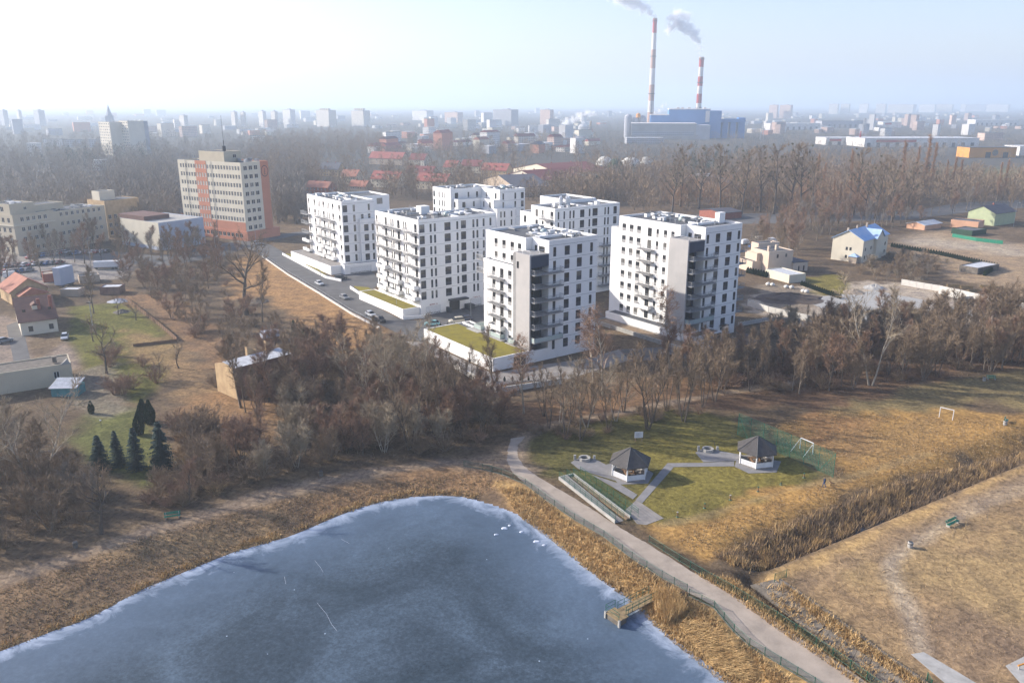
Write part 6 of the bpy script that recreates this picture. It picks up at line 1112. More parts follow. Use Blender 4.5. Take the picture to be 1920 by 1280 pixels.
def goal(label, p0, p1, h, back):
    a, c = G(*p0), G(*p1); L = math.dist(a, c); b = Bld('football_goal', label, 'goal', a, math.atan2(c[1]-a[1], c[0]-a[0]), 'football goals'); r = .075
    b.part('crossbar', MB().tube([(0,0,h),(L,0,h)], r, 6), 'white_paint'); [b.part('post', MB().tube([(x,0,0),(x,0,h)], r, 6), 'white_paint') for x in (0,L)]
    if back: [b.part('stay', MB().tube([(x,0,h-.05),(x,back,0)], .05, 5), 'white_paint') for x in (0,L)]
goal('near white goal behind the green ball fence', (1499.6,840.5), (1523.4,851), 2.1, -2.4); goal('far white goal out on the meadow', (1760.8,781.6), (1785.9,787.5), 2.1, 0)
def bench(label, c, rz, L=1.9, mat='bench_green', back=True):
    b = Bld('park_bench', label, 'bench', c, rz, 'park benches'); [b.part('seat_slat', MB().box(0,L,y,y+.13,.42,.47), mat) for y in (.0,.16,.32)]
    if back: [b.part('back_slat', MB().add([(0,.5+.06*k,.6+.2*k),(L,.5+.06*k,.6+.2*k),(L,.54+.06*k,.76+.2*k),(0,.54+.06*k,.76+.2*k),(0,.55+.06*k,.6+.2*k),(L,.55+.06*k,.6+.2*k),(L,.59+.06*k,.76+.2*k),(0,.59+.06*k,.76+.2*k)],[(0,1,2,3),(5,4,7,6),(3,2,6,7),(0,4,5,1),(1,5,6,2),(4,0,3,7)]), mat) for k in (0,1)]
    [b.part('leg', MB().box(x,x+.08,.02,.5,0,.42).box(x,x+.08,.5,.58,0,1.0), 'concrete') for x in (.2, L-.28)]
bench('green bench on the left bank beside the track', (*G(308,975),0), R(18), 2.3); bench('green bench on the right-hand field beside the track', (*G(1779,990),0), R(32), 2.8); bench('green bench far up the meadow at the tree belt', (*G(1851,712),0), R(-6), 2.0); bench('green bench on the meadow near the right edge', (*G(1888,795),0), R(52), 1.9)
def bin_(label, px, mat='concrete'):
    c = G(*px); b = Bld('litter_bin', label, 'bin', (*c, hz(*c)), 0, 'litter bins'); b.part('body', MB().lathe([(.3,0),(.36,.25),(.36,.85),(.3,.9)], 12), mat); b.part('liner', MB().lathe([(.27,.88),(.27,.93)], 12), 'metal_dark'); b.part('band', MB().lathe([(.375,.6),(.375,.68)], 12), 'metal_dark')
bin_('dark litter bin on the left bank', (142,1026), 'concrete_dark'); bin_('dark litter bin by the track below the thicket', (602,892), 'concrete_dark'); bin_('pale concrete litter bin on the right field', (1706,1026)); bin_('pale bin beside the far meadow bench', (1845,714)); bin_('pale bin beside the bench near the right edge', (1884,797))
# stumps on the lawn
for i, p in enumerate(((1650,568),(1525,606),(1400,643),(1248,688),(1108,734),(960,781))):
    c = G(*Z4(*p)); b = Bld('lawn_marker', ['lawn stump nearest the ball fence','low green marker second from the ball fence','stump with green base in the middle of the lawn edge','slim pale stump on the lower lawn','green-based marker near the landing walk','pale-topped stump nearest the ramp landing'][i], 'marker', c, i, 'markers along the lawn edge'); b.part('stem', MB().lathe([(.12,0),(.1,.5),(.09,.75 if i != 1 else .3)], 8), 'wood_brown'); b.part('cap', MB().lathe([(.15,.76 if i != 1 else .3),(.12,.86 if i != 1 else .42)], 8), 'concrete' if i in (3,5) else 'green_metal'); b.part('base', MB().lathe([(.24,0),(.18,.1)], 8), 'green_metal')
# ------------------------------------------------------------------ railings
def railing(name, label, pts, h=1.05, panel=2.4, z=0.03, pick=.13, mat='green_metal', kerb=True, zf=None, group=None):
    pts = resample(pts, panel); o = pts[0]; b = Bld(name, label, 'fence', (o[0], o[1], 0), 0, group)
    for i, p in enumerate(pts):
        zz = zf(*p) if zf else z; x, y = p[0]-o[0], p[1]-o[1]; b.part('post', MB().box(x-.035,x+.035,y-.035,y+.035,zz-.3,zz+h+.05), mat)
        if i == len(pts)-1: break
        q = pts[i+1]; zq = zf(*q) if zf else z; x2, y2 = q[0]-o[0], q[1]-o[1]; L = math.dist(p[:2], q[:2]); w = MB()
        for f in (.1, .97): w.tube([(x,y,zz+h*f),(x2,y2,zq+h*f)], .024, 4)
        n = max(3, int(L/pick))
        for k in range(1, n): t = k/n; xx, yy, z0 = x+(x2-x)*t, y+(y2-y)*t, zz+(zq-zz)*t; w.add([(xx-.012,yy-.012,z0+.1),(xx+.012,yy+.012,z0+.1),(xx+.012,yy+.012,z0+h*.97),(xx-.012,yy-.012,z0+h*.97),(xx-.012,yy+.012,z0+.1),(xx+.012,yy-.012,z0+.1),(xx+.012,yy-.012,z0+h*.97),(xx-.012,yy+.012,z0+h*.97)], [(0,1,2,3),(4,5,6,7)])
        b.part('picket_panel', w, mat)
        if kerb:
            d = ((x2-x)/L, (y2-y)/L); n_ = (-d[1]*.1, d[0]*.1); b.part('kerb_stone', MB().prism([(x+n_[0],y+n_[1]),(x2+n_[0]-d[0]*.06,y2+n_[1]-d[1]*.06),(x2-n_[0]-d[0]*.06,y2-n_[1]-d[1]*.06),(x-n_[0],y-n_[1])], min(zz,zq)-.3, min(zz,zq)+.05), 'concrete_dark')
    return b
f1 = [(870,874),(905,880),(940,889),(985,908),(1022,936),(1077,974),(1132,1006),(1185,1047),(1241,1083),(1288,1108)]; f1b = [(1292,1117),(1339,1140),(1376,1184),(1405,1211),(1463,1246),(1527,1285),(1590,1330)]
railing('pond_railing', 'dark green picket railing along the pond side of the promenade', GP(f1)); railing('pond_railing', 'dark green picket railing past the jetty to the bottom edge', GP(f1b))
railing('path_railing', 'dark green picket railing between promenade and ditch', GP([(1217,1016),(1273,1052),(1316,1078),(1375,1111),(1456,1160),(1530,1209),(1594,1252),(1690,1322)]), kerb=False)
railing('channel_fence', 'short green fence at the head of the concrete channel', GP([(1452,1090),(1474,1082)]), 1.2, 1.5, kerb=False); railing('channel_fence', 'short green fence end by the concrete path', GP([(1737,1278),(1745,1292)]), 1.2, 1.5, kerb=False)
# ------------------------------------------------------------------ ramp
o = G(*Z4(312,578)); pe = G(*Z4(618,818)); pi = G(*Z4(386,552)); L = math.dist(o, pe); ang = math.atan2(pe[1]-o[1], pe[0]-o[0]); wx = -math.sin(ang)*(pi[0]-o[0])+math.cos(ang)*(pi[1]-o[1]); wx = max(2.6, min(4.2, wx)); b = Bld('access_ramp', 'pale concrete access ramp with green tube railings beside the promenade', 'ramp', o, ang)
b.part('outer_wall', MB().box(0,L,0,.2,0,.55), 'concrete'); b.part('inner_wall', MB().box(0,L,wx-.2,wx,0,.55), 'concrete'); b.part('end_wall', MB().box(0,.2,.21,wx-.21,0,.55), 'concrete'); b.part('deck', MB().add([(.2,.21,.5),(L,.21,.06),(L,wx*.55,.06),(.2,wx*.55,.5)], [(0,1,2,3)]), 'paver'); b.part('planted_strip', MB().box(.3,L,wx*.7,wx-.22,.05,.25), 'reed_brown')
for y, nm in ((.1,'outer_railing'),(wx*.55,'middle_railing'),(wx-.1,'inner_railing'),(wx+1.3,'upper_railing')):
    r = MB(); n = int(L/1.6)
    for k in range(n+1): r.tube([(L*k/n,y,.0),(L*k/n,y,1.45)], .03, 5)
    for z in (.75,1.1,1.45): r.tube([(0,y,z),(L,y,z)], .028, 5)
    b.part(nm, r, 'green_metal')
# ------------------------------------------------------------------ jetty
ja, jb = G(1166,1146,-.25), G(1224,1116,-.25); L = math.dist(ja, jb); ang = math.atan2(jb[1]-ja[1], jb[0]-ja[0]); b = Bld('jetty', 'small wooden jetty with green railings standing in the ice', 'jetty', (*ja, -.25), ang)
b.part('beam', MB().box(-.2,L,-.6,-.45,-.3,-.06), 'concrete'); b.part('beam', MB().box(-.2,L,.45,.6,-.3,-.06), 'concrete'); n = int(L/.32)
for k in range(n): b.part('plank', MB().box(L*k/n, L*k/n+.29, -.75, .75, -.05, .0), 'wood_weathered')
b.part('end_deck', MB().box(-1.7,-.02,-1.2,1.2,-.1,.02), 'wood_weathered'); b.part('concrete_box', MB().box(-1.6,-1.35,-1.1,1.1,-1.0,-.11).box(-1.34,-.3,.85,1.1,-1.0,-.11).box(-1.34,-.3,-1.1,-.85,-1.0,-.11), 'concrete_dark')
for s in (-1,1): b.part('pile', MB().box(-1.75,-1.5,s*1.2-.13,s*1.2+.13,-1.2,.1), 'concrete')
for s in (-1,1):
    r = MB(); y = .72*s; [r.tube([(x,y,-.1),(x,y,1.05)], .035, 5) for x in (0,L*.2,L*.4,L*.6,L*.8,L)]; [r.tube([(-.1,y,z),(L,y,z)], .03, 5) for z in (.5,1.05)]; b.part('railing', r, 'green_metal')
r = MB(); [r.tube([(x,y,0),(x,y,1.1)], .035, 5) for x, y in ((-1.65,-1.15),(-1.65,1.15),(-.05,1.15),(-.05,-1.15))]; [r.tube([(-.05,1.15,z),(-1.65,1.15,z),(-1.65,-1.15,z)], .03, 5) for z in (.55,1.1)]; b.part('end_railing', r, 'green_metal')
# ------------------------------------------------------------------ concrete channel
ca, cb = GP([(1408,1084),(1520,1170),(1625,1250),(1745,1345)]), GP([(1452,1086),(1545,1152),(1640,1222),(1760,1310)])
b = Bld('drainage_channel', 'weathered concrete slabs lining the drainage channel', 'channel', ca[0], 0)
for i in range(24):
    t = i/24; j = min(2, int(t*3)); u = t*3-j; t2 = (i+.975)/24; j2 = min(2, int(t2*3)); u2 = t2*3-j2; lp = lambda A, j, u: (A[j][0]+(A[j+1][0]-A[j][0])*u-ca[0][0], A[j][1]+(A[j+1][1]-A[j][1])*u-ca[0][1])
    p, q, r_, s = lp(ca,j,u), lp(ca,j2,u2), lp(cb,j2,u2), lp(cb,j,u); e1, e2 = random.uniform(-.12,.1), random.uniform(-.08,.06)
    b.part('slab', MB().add([(*p,-.95+e1),(*q,-.95+e1),(*r_,.08+e2),(*s,.08+e2),(*p,-1.2),(*q,-1.2),(*r_,-.15),(*s,-.15)], [(0,1,2,3),(0,4,5,1),(1,5,6,2),(3,7,4,0)]), 'concrete_dark')
pts = resample(GP([(1462,1090),(1550,1150),(1645,1220),(1735,1283),(1790,1320)]), 2.0); b = Bld('kerb_wall', 'low dark concrete wall along the field edge of the channel', 'wall', pts[0], 0)
for p, q in zip(pts[:-1], pts[1:]):
    L = math.dist(p, q); d = ((q[0]-p[0])/L, (q[1]-p[1])/L); n_ = (-d[1]*.16, d[0]*.16); P = [(p[0]+n_[0],p[1]+n_[1]),(q[0]+n_[0]-d[0]*.04,q[1]+n_[1]-d[1]*.04),(q[0]-n_[0]-d[0]*.04,q[1]-n_[1]-d[1]*.04),(p[0]-n_[0],p[1]-n_[1])]; b.part('block', MB().prism([(x-pts[0][0],y-pts[0][1]) for x, y in P], -.4, .42+random.uniform(-.03,.03)), 'concrete_dark')
pm('ditch_water', (0.02,0.022,0.024), (0.03,0.03,0.03), .5, .08, spec=.6); dd = MB(); dd.quad((DW0[0]-DDY*-.9,DW0[1]+DDX*-.9,-1.93),(DW1[0]-DDY*-.9,DW1[1]+DDX*-.9,-1.93),(DW1[0]-DDY*1.5,DW1[1]+DDX*1.5,-1.93),(DW0[0]-DDY*1.5,DW0[1]+DDX*1.5,-1.93)); struct('ditch_water', dd, 'ditch_water', 'dark narrow water at the bottom of the ditch')
c = G(1403,1077,-1.6); tag(MB().prism([(c[0]+1.0*math.cos(t)*(1+.3*math.sin(3*t)), c[1]+.7*math.sin(t)) for t in [i*.524 for i in range(12)]], -1.55, -1.5).build('ice_patch', 'frost'), 'small white ice patch at the culvert mouth', 'ice')
b = Bld('barrier_bar', 'orange bar on the concrete pad in the right corner', 'barrier', (*G(1908,1256),.05), R(20)); b.part('bar', MB().box(0,2.6,0,.12,.45,.6), 'orange_paint'); [b.part('foot', MB().box(x,x+.1,0,.12,0,.45), 'concrete') for x in (.2,2.2)]
# ------------------------------------------------------------------ reeds and grass
def blades(name, label, pts, mat, hr, wr, lean, seed, n, cat='reeds', dirn=None):
    r = np.random.default_rng(seed); P = np.array(pts); k = r.integers(0, len(P), n); c = P[k].astype(float); h = r.uniform(*hr, n); w = r.uniform(*wr, n); a = r.random(n)*6.283; s = np.stack([np.cos(a), np.sin(a), np.zeros(n)], -1)*w[:,None]
    d = np.stack([r.normal(0,lean,n), r.normal(0,lean,n), np.ones(n)], -1)
    if dirn is not None: d += np.array(dirn)
    d /= np.linalg.norm(d, axis=1)[:,None]; T = np.stack([c-s, c+s, c+d*h[:,None]], 1).reshape(-1,3).astype(np.float32); m = len(T); me = bpy.data.meshes.new(name); me.vertices.add(m); me.vertices.foreach_set('co', T.ravel()); me.loops.add(m); me.loops.foreach_set('vertex_index', np.arange(m, dtype=np.int32)); me.polygons.add(m//3); me.polygons.foreach_set('loop_start', np.arange(0, m, 3, dtype=np.int32)); me.update(); me.materials.append(MT[mat]); return tag(link(name, me), label, cat, None, 'stuff')
def sample_area(pix, n, seed, world=None, clump=0, cr=.6):
    poly = world or GP(pix); r = np.random.default_rng(seed); xs = [p[0] for p in poly]; ys = [p[1] for p in poly]; X = r.uniform(min(xs), max(xs), n*6); Y = r.uniform(min(ys), max(ys), n*6); k = inpoly(X, Y, poly); X, Y = X[k][:n], Y[k][:n]
    if clump: kk = r.integers(0, max(1, clump), n); kk = kk % len(X); X, Y = X[kk]+r.normal(0,cr,n), Y[kk]+r.normal(0,cr,n)
    return np.stack([X, Y, height(X, Y)-.03], -1)
def shore(i0, i1, n, seed, lo, hi, clump=0):
    r = np.random.default_rng(seed); P = np.array(POND[i0:i1]); k = r.integers(0, len(P)-1, n) if not clump else r.choice(r.integers(0, len(P)-1, clump), n); t = (r.random(n) if not clump else np.clip((k*7.31)%1+r.normal(0,.12,n),0,1))[:,None]; c = P[k]*(1-t)+P[k+1]*t; d = P[k+1]-P[k]; d /= np.linalg.norm(d, axis=1)[:,None]+1e-9; nrm = np.stack([d[:,1], -d[:,0]], -1)
    o = r.uniform(lo, hi, n)[:,None]; c = c-nrm*o; ins = inpoly(c[:,0], c[:,1], POND); return np.stack([c[:,0], c[:,1], np.maximum(height(c[:,0], c[:,1]), ZI-.1)-.03], -1)
NP = len(POND)
gx_ = [(935,908),(990,918),(1077,982),(1130,1016),(1190,1058),(1285,1118),(1335,1150),(1372,1192),(1460,1258),(1500,1290),(1400,1300),(1330,1245),(1240,1170),(1180,1112),(1100,1055),(1040,1005),(980,962)]
blades('shore_reeds', 'golden dry reeds along the promenade shore of the pond', sample_area(gx_, 5000, 1), 'reed', (.3,1.0), (.03,.07), .5, 1, 19000)
blades('shore_reeds', 'tall upright golden reed stand beside the jetty', sample_area([(1225,1112),(1265,1118),(1285,1150),(1250,1160),(1228,1140)], 800, 2), 'reed', (1.2,2.4), (.03,.06), .2, 2, 2600)
blades('flattened_reeds', 'matted golden reeds bent over the ice below the jetty', sample_area([(1262,1150),(1310,1165),(1360,1195),(1405,1250),(1395,1262),(1340,1235),(1285,1185)], 1500, 3), 'reed', (1.0,2.2), (.03,.06), .35, 3, 7000, 'reeds', (.9,-1.3,-.2))
blades('shore_tufts', 'orange-brown grass tufts dotted along the left ice edge', sample_area(None, 3000, 4, world=[p for p in POND[4:60]]+[(p[0]*1.0, p[1]+1.1) for p in POND[4:60][::-1]], clump=95, cr=.38), 'reed', (.25,.7), (.04,.08), .5, 4, 5200, 'grass')
blades('ditch_reeds', 'brown reeds covering the ditch bank', sample_area([(1340,1046),(1400,1012),(1484,975),(1569,944),(1653,912),(1737,884),(1920,836),(2000,815),(2000,842),(1920,858),(1737,930),(1625,971),(1479,1036),(1400,1066)], 9000, 5), 'reed_brown', (.6,1.6), (.03,.06), .35, 5, 17000)
blades('ditch_reeds', 'golden reed tops among the ditch bank', sample_area([(1340,1046),(1400,1012),(1484,975),(1569,944),(1653,912),(1737,884),(1920,836),(2000,815),(1920,850),(1700,930),(1479,1035),(1390,1070)], 3000, 6, clump=260, cr=.4), 'reed', (.8,1.7), (.03,.06), .3, 6, 6000)
blades('meadow_grass', 'golden dry grass on the meadow above the ditch', sample_area([(1420,805),(1560,772),(1920,790),(1920,828),(1700,903),(1560,942),(1430,998),(1340,1045),(1250,1008),(1380,966),(1500,924),(1570,893),(1490,835)], 9000, 7, clump=2600, cr=.5), 'dry_grass', (.12,.38), (.04,.08), .7, 7, 20000, 'grass')
blades('bank_grass', 'brown dry grass and stalks on the left bank', sample_area([(0,1110),(300,1000),(640,912),(880,882),(960,896),(900,918),(800,915),(640,950),(300,1078),(0,1205)], 9000, 8, clump=2600, cr=.5), 'dry_grass', (.12,.4), (.04,.09), .7, 8, 20000, 'grass')
blades('field_grass', 'tan dry grass on the right field', sample_area([(1500,1085),(1700,985),(1920,890),(2050,860),(2050,1260),(1850,1260),(1700,1200),(1560,1140)], 9000, 9, clump=2200, cr=.6), 'dry_grass', (.08,.24), (.03,.07), .8, 9, 9000, 'grass')
blades('channel_grass', 'tall dry grass along the concrete channel', np.concatenate([sample_area([(1300,1075),(1400,1090),(1500,1165),(1620,1250),(1700,1320),(1650,1320),(1560,1250),(1450,1175),(1360,1110)], 3000, 10), sample_area([(1470,1095),(1560,1155),(1650,1225),(1745,1290),(1730,1300),(1640,1235),(1540,1165),(1455,1100)], 2500, 11)]), 'reed', (.3,1.0), (.03,.06), .5, 10, 11000, 'grass')
blades('channel_grass', 'sparse dry grass growing over the channel slabs', [(x, y, z+.75) for x, y, z in sample_area([(1415,1088),(1445,1088),(1540,1156),(1640,1228),(1720,1300),(1690,1310),(1600,1240),(1500,1165)], 900, 15, clump=160, cr=.35)], 'reed', (.2,.8), (.03,.06), .7, 15, 2200, 'grass')
blades('woodland_litter', 'brown stalks and fallen twigs under the thickets', np.concatenate([sample_area([(380,900),(640,660),(860,740),(960,800),(880,845),(560,890)], 4000, 12), sample_area([(-60,850),(160,850),(240,930),(100,1010),(-60,1040)], 2500, 13), sample_area([(1220,705),(1600,640),(1920,600),(1920,690),(1600,740),(1340,745)], 4000, 14)]), 'twig_brown', (.2,.8), (.03,.07), .8, 12, 14000, 'litter')
# thin planted saplings on the field
for i, (x, y) in enumerate(((1848,985),(1812,992),(1886,948),(1786,1010))):
    c = G(x, y); b = Bld('sapling', ['thin staked sapling beside the right-hand bench','bare sapling at the left end of the right-hand bench','thin sapling uphill of the right-hand bench','small sapling below the right-hand bench'][i], 'sapling', c, i*2., 'saplings on the right field'); rr = random.Random(i); t = MB().tube([(0,0,0),(.05,.03,1.5),(.02,.0,2.9)], [.03,.022,.008], 5)
    for k in range(9): z = 1.2+k*.17; a_ = rr.random()*6.28; t.tube([(.03,0,z),(.03+.4*math.cos(a_),.4*math.sin(a_),z+.55)], [.012,.004], 3)
    b.part('stem', t, 'bark_mid'); b.part('stake', MB().box(.15,.2,.0,.05,0,1.4), 'wood_weathered')
# ================================================================== people
def figure(label, px, facing, h, top, legs, stride=.25):
    c = G(*px); s = h/1.75; o = thing('person', label, 'person', (c[0], c[1], hz(*c)+.01), facing); me = bpy.data.meshes.new('body')
    J = [((0,0,.95),(.15,.11)),((0,0,1.2),(.16,.11)),((0,0.01,1.42),(.17,.11)),((0,.01,1.53),(.06,.06)),((0,.02,1.62),(.085,.1)),((0,.02,1.72),(.075,.085)),
         ((.09,0,.9),(.1,.1)),((.1,stride*.45,.5),(.07,.07)),((.1,stride*.5-.05,.09),(.05,.05)),((.1,stride*.5+.12,.045),(.045,.04)),((-.09,0,.9),(.1,.1)),((-.1,-stride*.3,.5),(.07,.07)),((-.1,-stride*.8,.1),(.05,.05)),((-.1,-stride*.8+.15,.05),(.045,.04)),
         ((.2,0,1.38),(.07,.07)),((.26,-.06,1.12),(.055,.055)),((.25,.08,.9),(.045,.045)),((.25,.12,.82),(.04,.035)),((-.2,0,1.38),(.07,.07)),((-.26,.05,1.12),(.055,.055)),((-.24,.16,.95),(.045,.045)),((-.23,.22,.88),(.04,.035))]
    E_ = [(0,1),(1,2),(2,3),(3,4),(4,5),(0,6),(6,7),(7,8),(8,9),(0,10),(10,11),(11,12),(12,13),(2,14),(14,15),(15,16),(16,17),(2,18),(18,19),(19,20),(20,21)]
    me.from_pydata([tuple(v*s for v in j[0]) for j in J], E_, []); b = bpy.data.objects.new('body', me); COL.objects.link(b); b.parent = o
    md = b.modifiers.new('skin', 'SKIN'); 
    for i, v in enumerate(me.skin_vertices[0].data if me.skin_vertices else []): v.radius = (J[i][1][0]*s, J[i][1][1]*s)
    if not me.skin_vertices:
        pass
    b.modifiers.new('sub', 'SUBSURF').levels = 1; b.modifiers['sub'].render_levels = 1
    me.materials.append(MT[legs])
    # clothing shells
    MB().lathe([(.17*s,.88*s),(.185*s,1.0*s),(.19*s,1.25*s),(.21*s,1.4*s),(.12*s,1.5*s)], 12).build('jacket', top, o, smooth=True); MB().lathe([(.085*s,1.66*s),(.1*s,1.7*s),(.085*s,1.78*s),(.02*s,1.82*s)], 10, (0,.01)).build('hair', 'bark_dark', o, smooth=True); MB().lathe([(.05*s,1.53*s),(.075*s,1.6*s),(.078*s,1.68*s),(.05*s,1.73*s)], 10, (0,.035)).build('face', 'skin', o, smooth=True)
    for x in (.25,-.23): MB().lathe([(.02,.8*s),(.04,.84*s),(.035,.9*s)], 7, (x*s,.16*s if x > 0 else .22*s)).build('hand', 'skin', o, smooth=True)
    return o
figure('person in dark jacket and blue trousers walking a dog past the ball fence', Z4(1759,620), R(75), 1.75, 'cloth_navy', 'cloth_blue', .4)
figure('person in dark clothes walking beside the podium wall', (881,684), R(160), 1.75, 'cloth_navy', 'cloth_navy', .3)
c = G(*Z4(1806,608)); d = thing('dog', 'small brown dog following the walker on the lawn edge', 'dog', (*c, 0), R(150)); bd = MB()
bd.tube([(-.3,0,.36),(-.15,0,.4),(.1,0,.4),(.28,0,.44),(.4,0,.56),(.5,0,.6),(.62,0,.56)], [.06,.11,.12,.13,.085,.085,.035], 8)
for x, sy in ((.22,.07),(.22,-.07),(-.24,.07),(-.24,-.07)): bd.tube([(x,sy,.4),(x-.03 if x > 0 else x+.05,sy,.22),(x if x > 0 else x-.05,sy,.12),(x+.01,sy,.0)], [.055,.04,.028,.03], 6)
bd.tube([(-.3,0,.38),(-.42,0,.46),(-.52,0,.6)], [.03,.024,.012], 5); [bd.tube([(.46,s*.06,.64),(.43,s*.08,.73)], [.03,.008], 4) for s in (-1,1)]; bd.build('body', 'fur_brown', d, smooth=True); MB().lathe([(.1,.5),(.1,.53)], 8, (.37,0)).build('collar', 'chim_red', d)
# ================================================================== vehicles
for nm, cc in (('paint_silver',(0.50,0.52,0.54)),('paint_black',(0.018,0.02,0.024)),('paint_navy',(0.03,0.045,0.09)),('paint_white',(0.75,0.75,0.74)),('paint_teal',(0.25,0.55,0.55)),('paint_red',(0.36,0.04,0.04)),('paint_grey',(0.2,0.21,0.22)),('paint_blue',(0.05,0.16,0.38)),('paint_gold',(0.58,0.53,0.42)),('paint_maroon',(0.16,0.03,0.04))): pm(nm, cc, tuple(c*.92 for c in cc), 1, .28, spec=.6)
pm('tyre', (0.02,0.02,0.02), None, 3, .9); pm('lamp_glass', (0.7,0.7,0.68), None, 3, .2); pm('lamp_red', (0.4,0.02,0.02), None, 3, .3); pm('car_glass', (0.02,0.025,0.03), (0.03,0.035,0.04), 1, .06, spec=.7)
def loft(secs):      # sections along x: (x, half width bottom, half width top, z0, z1)
    m = MB(); k = len(secs)
    for x, wb, wt, z0, z1 in secs: m.v += [(x,-wb,z0),(x,wb,z0),(x,wb*1.02,(z0+z1)*.5),(x,wt,z1),(x,-wt,z1),(x,-wb*1.02,(z0+z1)*.5)]
    for i in range(k-1):
        for j in range(6): q = (j+1) % 6; m.f.append((i*6+j, i*6+q, (i+1)*6+q, (i+1)*6+j))
    m.f.append(tuple(range(5,-1,-1))); m.f.append(tuple((k-1)*6+j for j in range(6))); return m
CARM = {}
def car_parts(kind):
    if kind in CARM: return CARM[kind]
    if kind == 'suv': body = [(-2.2,.75,.72,.42,.95),(-2.1,.86,.82,.32,1.05),(-1.2,.9,.86,.28,1.08),(1.0,.9,.86,.28,1.05),(1.7,.88,.8,.3,.98),(2.15,.8,.72,.35,.85),(2.25,.7,.62,.45,.7)]; top = [(-2.1,.8,.72,1.05,1.1),(-1.95,.8,.68,1.05,1.62),(-.2,.82,.7,1.05,1.7),(.45,.82,.66,1.05,1.62),(1.15,.8,.74,1.03,1.08)]
    elif kind == 'van': body = [(-2.6,.85,.85,.4,1.2),(-2.55,.95,.93,.35,2.2),(1.2,.95,.93,.35,2.25),(1.9,.95,.9,.35,1.3),(2.5,.9,.85,.35,1.15),(2.65,.8,.75,.45,.9)]; top = [(1.15,.9,.85,1.25,2.2),(1.3,.92,.85,1.25,2.15),(1.95,.9,.82,1.22,1.3)]
    else: body = [(-2.15,.72,.7,.42,.85),(-2.05,.84,.8,.32,.95),(-1.2,.87,.82,.28,.97),(.9,.87,.82,.28,.93),(1.6,.86,.78,.3,.86),(2.05,.78,.7,.33,.74),(2.18,.66,.6,.42,.62)]; top = [(-1.95,.76,.7,.93,.98),(-1.35,.78,.6,.94,1.4),(-.2,.8,.62,.94,1.48),(.35,.8,.6,.92,1.42),(1.15,.78,.7,.9,.94)]
    L = loft(body); T = loft(top); r = .34; wx = (1.35,-1.35) if kind != 'van' else (1.7,-1.6); roof = MB()
    if kind != 'van': z = 1.6 if kind == 'suv' else 1.38; x0, x1 = (-1.9,.45) if kind == 'suv' else (-1.3,.35); hw = .67 if kind == 'suv' else .6; roof.add([(x0,-hw,z+.02),(x1,-hw,z+.02),(x1,hw,z+.02),(x0,hw,z+.02),(x0+.2,-hw*.9,z+.13),(x1-.2,-hw*.9,z+.13),(x1-.2,hw*.9,z+.13),(x0+.2,hw*.9,z+.13)],[(0,1,5,4),(1,2,6,5),(2,3,7,6),(3,0,4,7),(4,5,6,7)])
    wh = MB().tube([(0,-.11,0),(0,.11,0)], r, 14).mesh('wheel', 'tyre'); rim = MB().tube([(0,-.115,0),(0,.115,0)], r*.6, 10).mesh('rim', 'metal_grey'); fx = max(s[0] for s in body); bx = min(s[0] for s in body)
    CARM[kind] = (L, T, roof, wh, rim, wx, fx, bx); return CARM[kind]
CB = {}
def car(label, px, rz, paint, kind='car', group='parked cars', z=.03, world=None):
    c = world or G(*px); L, T, roof, wh, rim, wx, fx, bx = car_parts(kind); o = thing('parked_van' if kind == 'van' else 'parked_car', label, 'van' if kind == 'van' else 'car', (*c, z), rz, group)
    if (kind, paint) not in CB: CB[kind, paint] = (L.mesh('body', paint, False), T.mesh('windows', 'car_glass', False), roof.mesh('roof_panel', paint) if roof.v else None)
    a, g_, rf = CB[kind, paint]; bo_ = link('body', a, o); link('windows', g_, o)
    if rf: link('roof_panel', rf, o)
    for x in wx:
        for s in (-1,1): w = link('wheel', wh, o, (x, s*.78, .34)); link('rim', rim, w)
    for s in (-.55,.55):
        if ('h',kind) not in CB: CB['h',kind] = (MB().box(fx-.16,fx-.02,-.17,.17,.56,.72).mesh('headlight','lamp_glass'), MB().box(bx-.0,bx+.1,-.13,.13,.65,.85).mesh('tail_light','lamp_red'))
        link('headlight', CB['h',kind][0], o, (0,s,0)); link('tail_light', CB['h',kind][1], o, (0,s,0))
    return o
UZ = GA+math.pi/2
car('silver car parked at the kerb near the leftmost white block', (599,534), UZ+math.pi, 'paint_silver'); car('black estate car in the driveway of the leftmost white block', (639,524), GA, 'paint_black', 'suv'); car('dark grey car parked on the access road beside the brown meadow', (646,560), UZ+math.pi, 'paint_grey'); car('silver car parked farther down the access road', (695,592), UZ+math.pi, 'paint_silver'); car('dark car at the lower end of the access road', (713,603), UZ+math.pi, 'paint_black', 'suv')
car('pale teal car parked by the podium corner', (810,610), GA+R(150), 'paint_teal'); car('white off-road car in the courtyard', (856,605), GA+R(165), 'paint_gold', 'suv'); car('navy car beside the white off-road car', (872,601), GA+R(165), 'paint_navy'); car('silver car standing beside the white cottage', (122,635), R(-65), 'paint_silver'); car('silver estate car in front of the orange office block', (485,459), R(25), 'paint_silver', 'suv')
car('white van on the shaded service road', (1322,656), GA+R(8), 'paint_white', 'van'); car('dark car behind the trees on the service road', (1246,672), GA, 'paint_black', 'suv'); car('white car partly hidden on the street below the office block', (388,474), R(20), 'paint_silver'); car('green car at the edge of the left courtyard', (8,642), R(60), 'paint_grey'); car('white van beyond the right white block', (1396,458), R(40), 'paint_white', 'van'); car('pale van with roof load behind the modern house', (1424,452), R(20), 'paint_gold', 'van'); car('white van right of the pale one behind the modern house', (1446,455), R(15), 'paint_white', 'van'); car('blue car in front of the vans behind the modern house', (1412,464), R(20), 'paint_blue'); car('white van beside the red-roofed yellow house', (22,520), R(20), 'paint_white', 'van')
